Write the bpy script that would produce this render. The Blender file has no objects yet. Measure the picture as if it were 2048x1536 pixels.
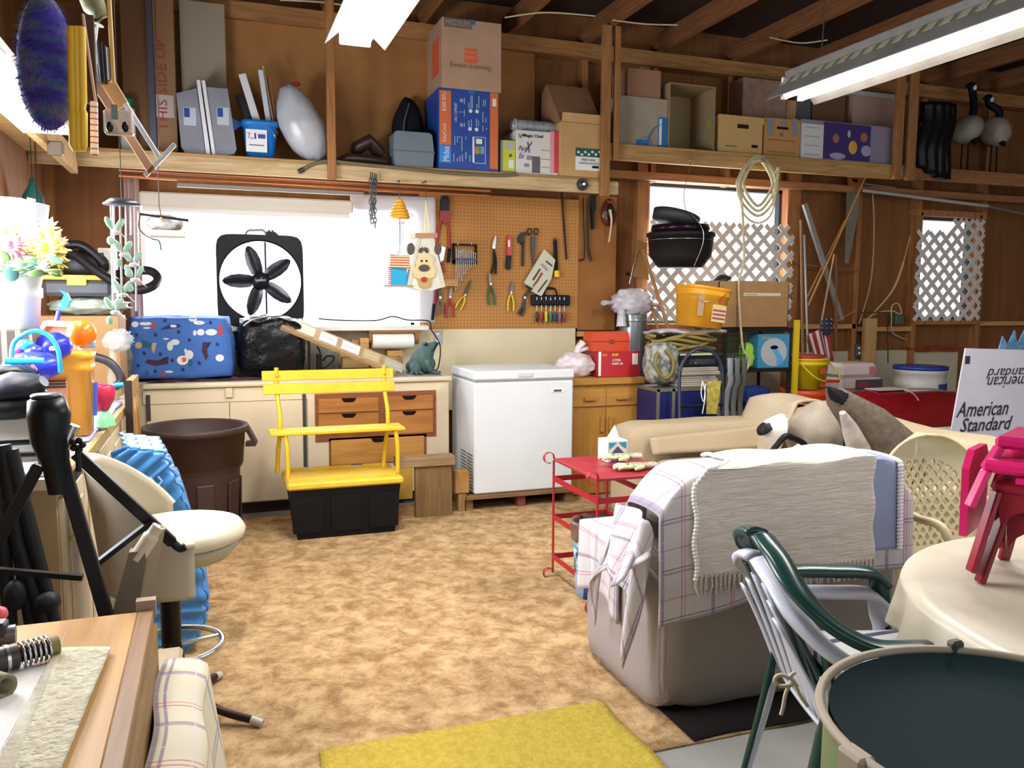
import bpy, math, random
from math import sin, cos, pi, radians, hypot, sqrt, atan2
from mathutils import Vector, Matrix, Euler, noise
V = Vector
S = bpy.context.scene
COL = S.collection
# ---------------------------------------------------------------- camera, light, exposure
CAM_H, FPX, YAW, PIT, ROL = 1.50, 1650.0, radians(19.9), radians(5.75), radians(0.3)
_f = V((sin(YAW)*cos(PIT), cos(YAW)*cos(PIT), -sin(PIT)))
_r = V((cos(YAW), -sin(YAW), 0)); _u = _r.cross(_f)
_r2 = _r*cos(ROL)+_u*sin(ROL); _u2 = -_r*sin(ROL)+_u*cos(ROL)
cam = bpy.data.objects.new('camera', bpy.data.cameras.new('camera')); COL.objects.link(cam)
cam.matrix_world = Matrix(((_r2.x, _u2.x, -_f.x, 0), (_r2.y, _u2.y, -_f.y, 0), (_r2.z, _u2.z, -_f.z, CAM_H), (0, 0, 0, 1)))
cam.data.sensor_width = 36; cam.data.lens = FPX/2048*36; cam.data.clip_start = .05
S.camera = cam
W = bpy.data.worlds.new('daylight'); S.world = W; W.use_nodes = True
bg = W.node_tree.nodes['Background']; bg.inputs[0].default_value = (.87, .93, 1, 1); bg.inputs[1].default_value = 1.2
S.view_settings.view_transform = 'Standard'; S.view_settings.look = 'None'
S.view_settings.exposure = 0.27; S.view_settings.gamma = 1; S.view_settings.use_curve_mapping = False
def area(name, loc, rot, sx, sy, power, color=(1, 1, 1)):
    l = bpy.data.lights.new(name, 'AREA'); l.shape = 'RECTANGLE'; l.size = sx; l.size_y = sy; l.energy = power; l.color = color
    o = bpy.data.objects.new(name, l); COL.objects.link(o); o.location = loc; o.rotation_euler = rot; return o
# daylight entering by the windows (portals of the openings themselves)
area('window_daylight', (.55, 6.72, 1.75), (radians(-90), 0, 0), 2.1, .8, 80, (.9, .95, 1))
area('lattice_window_daylight', (4.15, 6.80, 1.95), (radians(-90), 0, 0), 1.1, .9, 45, (.9, .95, 1))
area('side_window_daylight', (-1.16, 3.6, 1.6), (0, radians(-90), 0), .9, 1.6, 150, (.84, .9, 1))
# ---------------------------------------------------------------- measuring: pixel of the photograph -> point on a known plane
def ray(px, py):
    return _r2*(px-1024) + _u2*(768-py) + _f*FPX
def PY(px, py, y): d = ray(px, py); t = y/d.y; return V((d.x*t, y, d.z*t+CAM_H))
def PZ(px, py, z=0.): d = ray(px, py); t = (z-CAM_H)/d.z; return V((d.x*t, d.y*t, z))
def PX(px, py, x): d = ray(px, py); t = x/d.x; return V((x, d.y*t, d.z*t+CAM_H))
# ---------------------------------------------------------------- materials
def lin(h):
    if not isinstance(h, str): return h
    c = [int(h[i:i+2], 16)/255 for i in (0, 2, 4)]
    return tuple(x/12.92 if x <= .04045 else ((x+.055)/1.055)**2.4 for x in c) + (1,)
_mc = {}
def N(t, k, **kw):
    n = t.nodes.new(k)
    for a, b in kw.items(): setattr(n, a, b)
    return n
def mt(c, rough=.6, metal=0., kind='plain', c2=None, sc=1., bump=0., ax=0, em=0., trans=0., alpha=1., amt=.5, coat=0.):
    key = (c, rough, metal, kind, c2, sc, bump, ax, em, trans, alpha, amt, coat)
    if key in _mc: return _mc[key]
    m = bpy.data.materials.new(kind+'_'+(c if isinstance(c, str) else 'c')); m.use_nodes = True; t = m.node_tree; L = t.links
    b = t.nodes['Principled BSDF']; b.inputs['Roughness'].default_value = rough; b.inputs['Metallic'].default_value = metal
    b.inputs['Base Color'].default_value = lin(c); b.inputs['Coat Weight'].default_value = coat
    if isinstance(c, str) and sum(lin(c)[:3]) < .06: b.inputs['Specular IOR Level'].default_value = .22
    if em: b.inputs['Emission Color'].default_value = lin(c); b.inputs['Emission Strength'].default_value = em
    if trans: b.inputs['Transmission Weight'].default_value = trans
    if alpha < 1: b.inputs['Alpha'].default_value = alpha
    c2l = lin(c2) if c2 else tuple(x*.72 for x in lin(c)[:3])+(1,)
    tc = N(t, 'ShaderNodeTexCoord'); mp = N(t, 'ShaderNodeMapping'); L.new(tc.outputs['Object'], mp.inputs[0])
    mix = N(t, 'ShaderNodeMix', data_type='RGBA'); mix.inputs[6].default_value = lin(c); mix.inputs[7].default_value = c2l
    fac = None
    if kind == 'plain' and (c2 or bump):
        n = N(t, 'ShaderNodeTexNoise'); n.inputs['Scale'].default_value = 9*sc; n.inputs['Detail'].default_value = 6; L.new(mp.outputs[0], n.inputs['Vector'])
        r = N(t, 'ShaderNodeMapRange'); r.inputs[1].default_value = .5-amt*.4; r.inputs[2].default_value = .5+amt*.4; L.new(n.outputs['Fac'], r.inputs[0]); fac = r.outputs[0]; bs = n.outputs['Fac']
    elif kind == 'wood':
        s = [14*sc]*3; s[ax] = 1.1*sc; mp.inputs['Scale'].default_value = s
        n = N(t, 'ShaderNodeTexNoise'); n.inputs['Scale'].default_value = 2.2; n.inputs['Detail'].default_value = 7; n.inputs['Distortion'].default_value = 1.2; L.new(mp.outputs[0], n.inputs['Vector'])
        r = N(t, 'ShaderNodeMapRange'); r.inputs[1].default_value = .34; r.inputs[2].default_value = .68; L.new(n.outputs['Fac'], r.inputs[0]); fac = r.outputs[0]; bs = n.outputs['Fac']
    elif kind == 'fabric':
        n = N(t, 'ShaderNodeTexNoise'); n.inputs['Scale'].default_value = 160*sc; n.inputs['Detail'].default_value = 3; L.new(mp.outputs[0], n.inputs['Vector'])
        fac = n.outputs['Fac']; bs = fac; bump = bump or .25
    elif kind == 'carpet':
        n = N(t, 'ShaderNodeTexNoise'); n.inputs['Scale'].default_value = 9*sc; n.inputs['Detail'].default_value = 12; n.inputs['Roughness'].default_value = .75; n.inputs['Distortion'].default_value = .3; L.new(mp.outputs[0], n.inputs['Vector'])
        r = N(t, 'ShaderNodeMapRange'); r.inputs[1].default_value = .40; r.inputs[2].default_value = .60; L.new(n.outputs['Fac'], r.inputs[0]); fac = r.outputs[0]
        n2 = N(t, 'ShaderNodeTexNoise'); n2.inputs['Scale'].default_value = 130; n2.inputs['Detail'].default_value = 5; L.new(mp.outputs[0], n2.inputs['Vector']); bs = n2.outputs['Fac']; bump = bump or .6
    elif kind == 'peg':
        sx = N(t, 'ShaderNodeSeparateXYZ'); L.new(mp.outputs[0], sx.inputs[0]); ds = []
        for o in ('X', 'Z'):
            a = N(t, 'ShaderNodeMath', operation='MULTIPLY'); a.inputs[1].default_value = 1/.0282; L.new(sx.outputs[o], a.inputs[0])
            f = N(t, 'ShaderNodeMath', operation='FRACT'); L.new(a.outputs[0], f.inputs[0])
            s = N(t, 'ShaderNodeMath', operation='SUBTRACT'); s.inputs[1].default_value = .5; L.new(f.outputs[0], s.inputs[0])
            q = N(t, 'ShaderNodeMath', operation='POWER'); q.inputs[1].default_value = 2; L.new(s.outputs[0], q.inputs[0]); ds.append(q)
        a = N(t, 'ShaderNodeMath', operation='ADD'); L.new(ds[0].outputs[0], a.inputs[0]); L.new(ds[1].outputs[0], a.inputs[1])
        g = N(t, 'ShaderNodeMath', operation='LESS_THAN'); g.inputs[1].default_value = .018; L.new(a.outputs[0], g.inputs[0]); fac = g.outputs[0]; bs = None
    elif kind == 'plaid':
        # woven check: bands in object X and Z/Y (or UV), dark and red lines
        uv = N(t, 'ShaderNodeUVMap'); sx = N(t, 'ShaderNodeSeparateXYZ'); L.new(uv.outputs[0], sx.inputs[0])
        col = lin(c)
        prev = None
        for ch, per, lo, hi, cc, am in ((0, .30, 0, .085, c2, .62), (1, .27, .0, .05, c2, .62), (1, .27, .09, .12, c2, .75), (0, .30, .42, .445, 'b04468', .6), (0, .30, .485, .505, 'b04468', .6), (1, .27, .50, .52, 'b04468', .6), (0, .1, 0, .06, 'c9c0cc', .5), (1, .09, 0, .06, 'c9c0cc', .5)):
            a = N(t, 'ShaderNodeMath', operation='DIVIDE'); a.inputs[1].default_value = per*sc; L.new(sx.outputs[ch], a.inputs[0])
            f = N(t, 'ShaderNodeMath', operation='FRACT'); L.new(a.outputs[0], f.inputs[0])
            g = N(t, 'ShaderNodeMath', operation='COMPARE'); g.inputs[1].default_value = (lo+hi)/2; g.inputs[2].default_value = (hi-lo)/2; L.new(f.outputs[0], g.inputs[0])
            k = N(t, 'ShaderNodeMath', operation='MULTIPLY'); k.inputs[1].default_value = am; L.new(g.outputs[0], k.inputs[0])
            mx = N(t, 'ShaderNodeMix', data_type='RGBA'); mx.inputs[6].default_value = col; mx.inputs[7].default_value = lin(cc)
            if prev: L.new(prev, mx.inputs[6])
            L.new(k.outputs[0], mx.inputs[0]); prev = mx.outputs[2]
        L.new(prev, b.inputs['Base Color']); bs = None
    elif kind == 'stripe':
        sx = N(t, 'ShaderNodeSeparateXYZ'); L.new(mp.outputs[0], sx.inputs[0])
        a = N(t, 'ShaderNodeMath', operation='MULTIPLY'); a.inputs[1].default_value = sc; L.new(sx.outputs[ax], a.inputs[0])
        f = N(t, 'ShaderNodeMath', operation='FRACT'); L.new(a.outputs[0], f.inputs[0])
        g = N(t, 'ShaderNodeMath', operation='LESS_THAN'); g.inputs[1].default_value = amt; L.new(f.outputs[0], g.inputs[0]); fac = g.outputs[0]; bs = None
    elif kind == 'rib':
        w = N(t, 'ShaderNodeTexWave'); w.bands_direction = 'XYZ'[ax]; w.inputs['Scale'].default_value = 60*sc; w.inputs['Distortion'].default_value = 1.5; L.new(mp.outputs[0], w.inputs['Vector'])
        fac = w.outputs['Fac']; bs = fac; bump = bump or .3
    else: bs = None
    if fac is not None:
        L.new(fac, mix.inputs[0]); L.new(mix.outputs[2], b.inputs['Base Color'])
    if bump and fac is not None and bs is not None:
        bp = N(t, 'ShaderNodeBump'); bp.inputs['Strength'].default_value = bump; bp.inputs['Distance'].default_value = .01; L.new(bs, bp.inputs['Height']); L.new(bp.outputs[0], b.inputs['Normal'])
    _mc[key] = m; return m
def glass(c='ffffff', rough=.02, a=.15):
    return mt(c, rough, alpha=a)
# ---------------------------------------------------------------- mesh builder
def frame(z, up=(0, 0, 1)):
    z = V(z).normalized(); u = V(up)
    if abs(z.dot(u)) > .98: u = V((1, 0, 0))
    x = u.cross(z).normalized(); return x, z.cross(x), z
class MB:
    def __init__(s): s.v = []; s.f = []; s.mi = []; s.sm = []; s.T = None; s.k = 0; s.uv = {}
    def add(s, vs, fs, sm=False):
        n = len(s.v)
        for p in vs:
            p = V(p)
            s.v.append(s.T @ p if s.T else p)
        for f in fs: s.f.append([i+n for i in f]); s.mi.append(s.k); s.sm.append(sm)
        return s
    def mat(s, k): s.k = k; return s
    def at(s, loc=(0, 0, 0), rot=(0, 0, 0), sc=(1, 1, 1)):
        s.T = Matrix.LocRotScale(V(loc), Euler(rot), V(sc) if not isinstance(sc, (int, float)) else V((sc,)*3)); return s
    def box(s, a, b, bev=0., R=None):
        """box between corners a and b, chamfered by bev"""
        a = V(a); b = V(b); c = (a+b)/2; h = V((abs(b.x-a.x)/2, abs(b.y-a.y)/2, abs(b.z-a.z)/2))
        R = R or Matrix.Identity(3)
        if not bev:
            vs = [c+R@V((h.x*x, h.y*y, h.z*z)) for x in (-1, 1) for y in (-1, 1) for z in (-1, 1)]
            return s.add(vs, [(0, 1, 3, 2), (4, 6, 7, 5), (0, 4, 5, 1), (2, 3, 7, 6), (0, 2, 6, 4), (1, 5, 7, 3)])
        e = min(bev, h.x*.98, h.y*.98, h.z*.98); vs = []; ix = {}
        for sg in [(x, y, z) for x in (-1, 1) for y in (-1, 1) for z in (-1, 1)]:
            for k in range(3):
                q = [sg[i]*(h[i] if i == k else h[i]-e) for i in range(3)]
                ix[sg, k] = len(vs); vs.append(c+R@V(q))
        fs = []
        for k in range(3):
            i, j = [(1, 2), (2, 0), (0, 1)][k]
            for d in (-1, 1):
                def K(p, q):
                    g = [0, 0, 0]; g[k] = d; g[i] = p; g[j] = q; return ix[tuple(g), k]
                q = [K(-1, -1), K(1, -1), K(1, 1), K(-1, 1)]; fs.append(q if d > 0 else q[::-1])
            for p in (-1, 1):
                for q in (-1, 1):
                    def K2(kk, w):
                        g = [0, 0, 0]; g[i] = p; g[j] = q; g[k] = w; return ix[tuple(g), kk]
                    r = [K2(i, -1), K2(i, 1), K2(j, 1), K2(j, -1)]; fs.append(r if p*q > 0 else r[::-1])
        for sg in [(x, y, z) for x in (-1, 1) for y in (-1, 1) for z in (-1, 1)]:
            r = [ix[sg, 0], ix[sg, 1], ix[sg, 2]]; fs.append(r if sg[0]*sg[1]*sg[2] > 0 else r[::-1])
        return s.add(vs, fs)
    def bar(s, p, q, w, h=None, bev=0., up=(0, 0, 1)):
        """rectangular bar from p to q, w wide, h high"""
        p = V(p); q = V(q); x, y, z = frame(q-p, up); h = h or w; L = (q-p).length
        R = Matrix((x, y, z)).transposed(); c = (p+q)/2
        return s.box(c-V((w/2, h/2, L/2)), c+V((w/2, h/2, L/2)), bev, R)
    def cyl(s, p, q, r0, r1=None, n=16, cap=True, el=1.):
        p = V(p); q = V(q); r1 = r0 if r1 is None else r1; x, y, z = frame(q-p)
        vs = []
        for c, r in ((p, r0), (q, r1)):
            vs += [c+x*cos(2*pi*i/n)*r+y*sin(2*pi*i/n)*r*el for i in range(n)]
        s.add(vs, [(i, (i+1) % n, n+(i+1) % n, n+i) for i in range(n)], True)
        if cap: s.add(vs[:n], [tuple(range(n))[::-1]]); s.add(vs[n:], [tuple(range(n))])
        return s
    def tube(s, pts, r, n=8, closed=False, cap=True, flat=1., up=None):
        pts = [V(p) for p in pts]; m = len(pts)
        R = r if isinstance(r, (list, tuple)) else [r]*m
        T0 = (pts[1]-pts[0]).normalized()
        x, y, _ = frame(T0, up or (0, 0, 1)); vs = []; prev = T0
        for i, p in enumerate(pts):
            if closed: t = pts[(i+1) % m]-pts[i-1]
            else: t = pts[min(i+1, m-1)]-pts[max(i-1, 0)]
            t.normalize()
            if prev.dot(t) < .99999:
                q = prev.rotation_difference(t); x = q@x; y = q@y
            prev = t
            vs += [p+x*cos(2*pi*j/n)*R[i]+y*sin(2*pi*j/n)*R[i]*flat for j in range(n)]
        fs = []
        for i in range(m if closed else m-1):
            a = i*n; b = ((i+1) % m)*n
            fs += [(a+j, a+(j+1) % n, b+(j+1) % n, b+j) for j in range(n)]
        s.add(vs, fs, True)
        if cap and not closed: s.add(vs[:n], [tuple(range(n))[::-1]]); s.add(vs[-n:], [tuple(range(n))])
        return s
    def lathe(s, prof, c=(0, 0, 0), n=32, ax=(0, 0, 1), sx=1., sy=1., fn=None):
        c = V(c); x, y, z = frame(ax, (0, 1, 0) if abs(V(ax).normalized().y) < .9 else (1, 0, 0)); vs = []
        for r, h in prof:
            for i in range(n):
                a = 2*pi*i/n; rr = r*(fn(a, h) if fn else 1)
                vs.append(c+x*cos(a)*rr*sx+y*sin(a)*rr*sy+z*h)
        fs = []
        for k in range(len(prof)-1):
            fs += [(k*n+i, k*n+(i+1) % n, (k+1)*n+(i+1) % n, (k+1)*n+i) for i in range(n)]
        s.add(vs, fs, True)
        if prof[0][0] > 1e-5: s.add(vs[:n], [tuple(range(n))[::-1]])
        if prof[-1][0] > 1e-5: s.add(vs[-n:], [tuple(range(n))])
        return s
    def open_lathe(s, prof, c=(0, 0, 0), n=32, ax=(0, 0, 1), sx=1., sy=1., fn=None):
        k = len(s.f); s.lathe(prof, c, n, ax, sx, sy, fn)
        while len(s.f) > k and len(s.f[-1]) == n: s.f.pop(); s.mi.pop(); s.sm.pop()
        return s
    def prism(s, poly, o, u, w, d):
        """polygon given in (u,w) about origin o, pushed along d (vector)"""
        o = V(o); u = V(u); w = V(w); d = V(d); n = len(poly)
        a = [o+u*p[0]+w*p[1] for p in poly]; b = [p+d for p in a]
        flip = u.cross(w).dot(d) > 0
        ar = sum(poly[i][0]*poly[(i+1) % n][1]-poly[(i+1) % n][0]*poly[i][1] for i in range(n))
        if ar < 0: flip = not flip
        f = [tuple(range(n))[::-1], tuple(range(n, 2*n))]+[(i, (i+1) % n, n+(i+1) % n, n+i) for i in range(n)]
        if not flip: f = [g[::-1] for g in f]
        return s.add(a+b, f)
    def fprism(s, poly, y, d=.01):
        """polygon of (x,z) facing the viewer at plane y, d thick behind"""
        return s.prism(poly, (0, y, 0), (1, 0, 0), (0, 0, 1), (0, d, 0))
    def sph(s, c, r, n=16, m=10, fn=None, R=None):
        c = V(c); r = V((r, r, r)) if isinstance(r, (int, float)) else V(r); vs = []; R = R or Matrix.Identity(3)
        for k in range(m+1):
            th = pi*k/m
            for i in range(n if 0 < k < m else 1):
                a = 2*pi*i/n; d = V((sin(th)*cos(a), sin(th)*sin(a), -cos(th))); q = V((d.x*r.x, d.y*r.y, d.z*r.z))
                if fn: q = fn(q, d)
                vs.append(c+R@q)
        fs = [(0, 1+(i+1) % n, 1+i) for i in range(n)]
        for k in range(m-2):
            a = 1+k*n; b = a+n; fs += [(a+i, a+(i+1) % n, b+(i+1) % n, b+i) for i in range(n)]
        a = 1+(m-2)*n; t = len(vs)-1; fs += [(a+i, a+(i+1) % n, t) for i in range(n)]
        return s.add(vs, fs, True)
    def grid(s, fn, nu, nv, th=0., uvs=None, mask=None):
        """surface fn(u,v), u,v in 0..1; th gives it real thickness"""
        P = [[V(fn(i/nu, j/nv)) for i in range(nu+1)] for j in range(nv+1)]
        vs = [p for r in P for p in r]; w = nu+1; base = len(s.v)
        fs = [(j*w+i, j*w+i+1, (j+1)*w+i+1, (j+1)*w+i) for j in range(nv) for i in range(nu) if not mask or mask((i+.5)/nu, (j+.5)/nv)]
        if uvs:
            for j in range(nv+1):
                for i in range(nu+1): s.uv[base+j*w+i] = uvs(i/nu, j/nv)
        if not th: return s.add(vs, fs, True)
        nm = []
        for j in range(nv+1):
            for i in range(nu+1):
                a = P[j][min(i+1, nu)]-P[j][max(i-1, 0)]; b = P[min(j+1, nv)][i]-P[max(j-1, 0)][i]
                q = a.cross(b); nm.append(q.normalized() if q.length > 1e-12 else V((0, 0, 1)))
        n0 = len(vs); vs2 = [p-nm[k]*th for k, p in enumerate(vs)]
        if uvs:
            for j in range(nv+1):
                for i in range(nu+1): s.uv[base+n0+j*w+i] = uvs(i/nu, j/nv)
        fs2 = [tuple(i+n0 for i in f[::-1]) for f in fs]; cnt = {}
        for f in fs:
            for k in range(4):
                e = (f[k], f[(k+1) % 4]); cnt[e] = 1
        side = [(b, a, a+n0, b+n0) for (a, b) in cnt if (b, a) not in cnt]
        return s.add(vs+vs2, fs+fs2+side, True)
    def loft(s, secs, n=16, cap=True, up=(0, 0, 1)):
        """secs: (centre, rx, rz) or with own frames (centre, rx, rz, x, y)"""
        cs = [V(q[0]) for q in secs]; m = len(cs); vs = []
        for i, q in enumerate(secs):
            t = (cs[min(i+1, m-1)]-cs[max(i-1, 0)]).normalized()
            x, y, _ = frame(t, up)
            vs += [cs[i]+x*cos(2*pi*j/n)*q[1]+y*sin(2*pi*j/n)*q[2] for j in range(n)]
        s.add(vs, [(i*n+j, i*n+(j+1) % n, (i+1)*n+(j+1) % n, (i+1)*n+j) for i in range(m-1) for j in range(n)], True)
        if cap: s.add(vs[:n], [tuple(range(n))[::-1]]); s.add(vs[-n:], [tuple(range(n))])
        return s
    def build(s, name, mats, parent=None, origin=None):
        if not isinstance(mats, (list, tuple)): mats = [mats]
        if parent is not None: inv = parent.matrix_world.inverted()
        else:
            if origin is None:
                xs = [p.x for p in s.v]; ys = [p.y for p in s.v]; zs = [p.z for p in s.v]
                origin = V(((min(xs)+max(xs))/2, (min(ys)+max(ys))/2, min(zs)))
            inv = Matrix.Translation(-V(origin))
        me = bpy.data.meshes.new(name); me.from_pydata([inv@p for p in s.v], [], s.f)
        for m in mats: me.materials.append(m)
        me.polygons.foreach_set('material_index', s.mi); me.polygons.foreach_set('use_smooth', s.sm)
        if s.uv:
            ul = me.uv_layers.new(name='UVMap')
            for lp in me.loops:
                ul.data[lp.index].uv = s.uv.get(lp.vertex_index, (0, 0))
        me.update()
        o = bpy.data.objects.new(name, me); COL.objects.link(o)
        if parent is not None: o.parent = parent; o.matrix_world = parent.matrix_world.copy()
        else: o.location = origin
        return o
def tag(o, label, cat, group=None, kind=None):
    o['label'] = label
    if cat: o['category'] = cat
    if group: o['group'] = group
    if kind: o['kind'] = kind
    return o
def T(name, label, cat, loc=(0, 0, 0), rz=0., group=None):
    o = bpy.data.objects.new(name, None); COL.objects.link(o); o.empty_display_size = .05
    o.location = loc; o.rotation_euler = (0, 0, rz); o.matrix_world = Matrix.LocRotScale(V(loc), Euler((0, 0, rz)), V((1, 1, 1)))
    return tag(o, label, cat, group)
def one(mb, name, mats, label, cat, group=None): return tag(mb.build(name, mats), label, cat, group)
def st(mb, name, mats, kind='structure', label=None):
    o = mb.build(name, mats); o['kind'] = kind
    if label: o['label'] = label
    return o
def plabel(o, l): o['label'] = l; return o
def copy_tree(o, loc=None, rot=None, label=None, parent=None):
    c = o.copy(); COL.objects.link(c)
    if parent: c.parent = parent
    for ch in list(o.children): copy_tree(ch, parent=c)
    if loc is not None: c.location = loc
    if rot is not None: c.rotation_euler = rot
    if label: c['label'] = label
    return c
def txt(body, c, w, mat, parent, u=(1, 0, 0), up=(0, 0, 1), h=None, name='lettering', shear=0., d=.001, bold=0.):
    """real lettering: centre c, total width w (and height h), reading along u with its top towards up"""
    cu = bpy.data.curves.new('t', 'FONT'); cu.body = body; cu.align_x = 'CENTER'; cu.align_y = 'CENTER'; cu.shear = shear; cu.offset = bold; cu.resolution_u = 2
    o = bpy.data.objects.new('t', cu); COL.objects.link(o); dg = bpy.context.evaluated_depsgraph_get(); dg.update()
    me = bpy.data.meshes.new_from_object(o.evaluated_get(dg)); bpy.data.objects.remove(o); bpy.data.curves.remove(cu)
    xs = [v.co.x for v in me.vertices]; ys = [v.co.y for v in me.vertices]
    cx = (min(xs)+max(xs))/2; cy = (min(ys)+max(ys))/2; sx = w/(max(xs)-min(xs)); sy = h/(max(ys)-min(ys)) if h else sx
    u = V(u).normalized(); up = V(up).normalized(); nn = u.cross(up); c = V(c)
    mb = MB(); mb.add([c+u*(v.co.x-cx)*sx+up*(v.co.y-cy)*sy+nn*d for v in me.vertices], [tuple(p.vertices) for p in me.polygons]); bpy.data.meshes.remove(me)
    return mb.build(name, mat, parent)
def decal(poly, mat, parent, name, c, u=(1, 0, 0), up=(0, 0, 1), d=.0015):
    u = V(u).normalized(); up = V(up).normalized(); nn = u.cross(up)
    return MB().prism(poly, V(c), u, up, nn*d).build(name, mat, parent)
def rect(w, h): return [(-w/2, -h/2), (w/2, -h/2), (w/2, h/2), (-w/2, h/2)]
def ell(w, h, n=16, c=(0, 0)): return [(c[0]+w/2*cos(2*pi*i/n), c[1]+h/2*sin(2*pi*i/n)) for i in range(n)]
def nz(p, s=1., o=0.): return noise.noise(V(p)*s+V((o, o*1.7, o*.3)))
def blob(mb, c, r, amp=.12, fr=6., seed=0., n=28, m=18, R=None, pw=1., flat=None):
    c = V(c)
    def fn(q, d):
        if pw != 1: 
            L = max(abs(d.x), abs(d.y), abs(d.z)); q = q*((1/L)**(1-pw))
        q = q*(1+amp*noise.fractal(d*fr+V((seed, seed, seed)), .7, 2., 4))
        if flat is not None and q.z < flat: q.z = flat
        return q
    return mb.sph(c, r, n, m, fn, R)
def arc(c, r, a0, a1, n, u=(1, 0, 0), w=(0, 0, 1)):
    c = V(c); u = V(u); w = V(w); return [c+u*cos(a0+(a1-a0)*i/n)*r+w*sin(a0+(a1-a0)*i/n)*r for i in range(n+1)]
def spline(pts, k=6):
    pts = [V(p) for p in pts]; out = []
    for i in range(len(pts)-1):
        p0 = pts[max(i-1, 0)]; p1 = pts[i]; p2 = pts[i+1]; p3 = pts[min(i+2, len(pts)-1)]
        for j in range(k):
            t = j/k; out.append(.5*((2*p1)+(p2-p0)*t+(2*p0-5*p1+4*p2-p3)*t*t+(3*p1-p0-3*p2+p3)*t**3))
    return out+[pts[-1]]
# common materials
STUD = mt('a87440', .75, kind='wood', c2='86552c', ax=2); STUDX = mt('b08048', .75, kind='wood', c2='8c5c30', ax=0); STUDY = mt('8a5a30', .8, kind='wood', c2='6a4022', ax=1)
PINE = mt('d0a468', .65, kind='wood', c2='b4854a', ax=0); PLY = mt('86562a', .8, kind='wood', c2='744820', ax=2, sc=.3)
HARD = mt('a8743c', .75, c2='98662f', sc=.6, bump=.05); CREAM = mt('e2d6b4', .6, c2='d6c8a2', sc=.3)
BLACK = mt('101012', .35); BLACKM = mt('17171a', .7); WHITE = mt('f0f0ee', .45); STEEL = mt('c8cacc', .25, metal=1.); DARKST = mt('4a4a4c', .45, metal=.8)
CARD = mt('b8895c', .85, c2='aa7b4e', sc=.8); CARDT = mt('c8a06c', .85, c2='bc935e', sc=.8); RED = mt('b02026', .4); GREY = mt('7c8288', .55); TAPE = mt('2a6ab0', .5)
# ================================================================ the setting
WY = 6.55; SY = 6.64; XL = -1.07; XR = 9.0; ZC = 3.64
def panel(mb, x0, x1, z0, z1, y, th, holes):
    """wall board with rectangular openings"""
    xs = sorted({x0, x1, *[h[0] for h in holes], *[h[1] for h in holes]}); zs = sorted({z0, z1, *[h[2] for h in holes], *[h[3] for h in holes]})
    xs = [x for x in xs if x0 <= x <= x1]; zs = [z for z in zs if z0 <= z <= z1]
    for i in range(len(xs)-1):
        for j in range(len(zs)-1):
            a, b, c, d = xs[i], xs[i+1], zs[j], zs[j+1]; mx, mz = (a+b)/2, (c+d)/2
            if any(h[0] < mx < h[1] and h[2] < mz < h[3] for h in holes): continue
            mb.box((a, y, c), (b, y+th, d))
    return mb
st(MB().box((XL-.3, -2.2, -.1), (XR, 6.9, 0)), 'floor', mt('92918c', .6, c2='7a7874', sc=.3, bump=.05))
W1 = (-.44, 1.55, 1.30, 2.20); _a = PY(1300, 362, WY); _b = PY(1567, 632, WY)
W2 = (_a.x, _b.x, 1.30, _a.z); _a = PY(1846, 431, WY); _b = PY(1948, 640, WY); W3 = (_a.x, _b.x, 1.33, _a.z)
st(panel(MB(), XL-.1, XR, 0, 3.9, SY, .1, [W1, W2, W3]), 'wall_back', PLY)
W4 = (2.75, 5.15, 1.25, 2.25)  # in the left wall, (y0,y1,z0,z1)
mb = MB()
for a, b, c, d in ((-2.2, W4[0], 0, 3.9), (W4[1], 6.74, 0, 3.9), (W4[0], W4[1], 0, W4[2]), (W4[0], W4[1], W4[3], 3.9)): mb.box((XL-.1, a, c), (XL, b, d))
st(mb, 'wall_left', PLY)
st(MB().box((XR, -2.2, 0), (XR+.1, 6.74, 3.9)), 'wall_right', PLY)
st(MB().box((XL-.3, -2.2, 3.9), (XR+.2, 6.9, 3.98)), 'ceiling', mt('3c2616', .85, kind='wood', c2='2e1c10', ax=0))
# boards on the back wall
panel(MB(), -.55, 2.55, 2.45, 3.56, WY-.012, .01, []).build('x', HARD).name = 'trim_1'; bpy.data.objects['trim_1']['kind'] = 'structure'
PGX = (PY(868, 640, WY).x, PY(1154, 655, WY).x)
o = st(MB().box((PGX[0]-.12, WY-.012, 1.27), (PGX[1], WY, 2.36)).box((PGX[0]-.1, WY-.0135, 1.618), (PGX[1], WY-.01, 1.622)), 'trim_2', mt('b88040', .7, kind='peg', c2='5a3616'), label='brown pegboard panel between window and plywood')
st(MB().box((PGX[1], WY-.004, 1.25), (3.33, WY, 2.4)), 'trim_3', mt('a06a30', .7, c2='8a5724', sc=.4, bump=.03))
st(MB().box((1.2, WY-.012, .6), (PGX[1]-.02, WY, 1.268)), 'trim_4', CREAM)
st(MB().box((XL, WY-.01, .6), (1.2, WY, 1.26)), 'trim_5', mt('b8a894', .7, c2='a89684', sc=.5))
st(MB().box((3.95, SY-.05, .0), (7.4, SY-.03, 1.02)), 'trim_6', mt('c6bda4', .6, c2='bab096', sc=.3))
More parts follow.
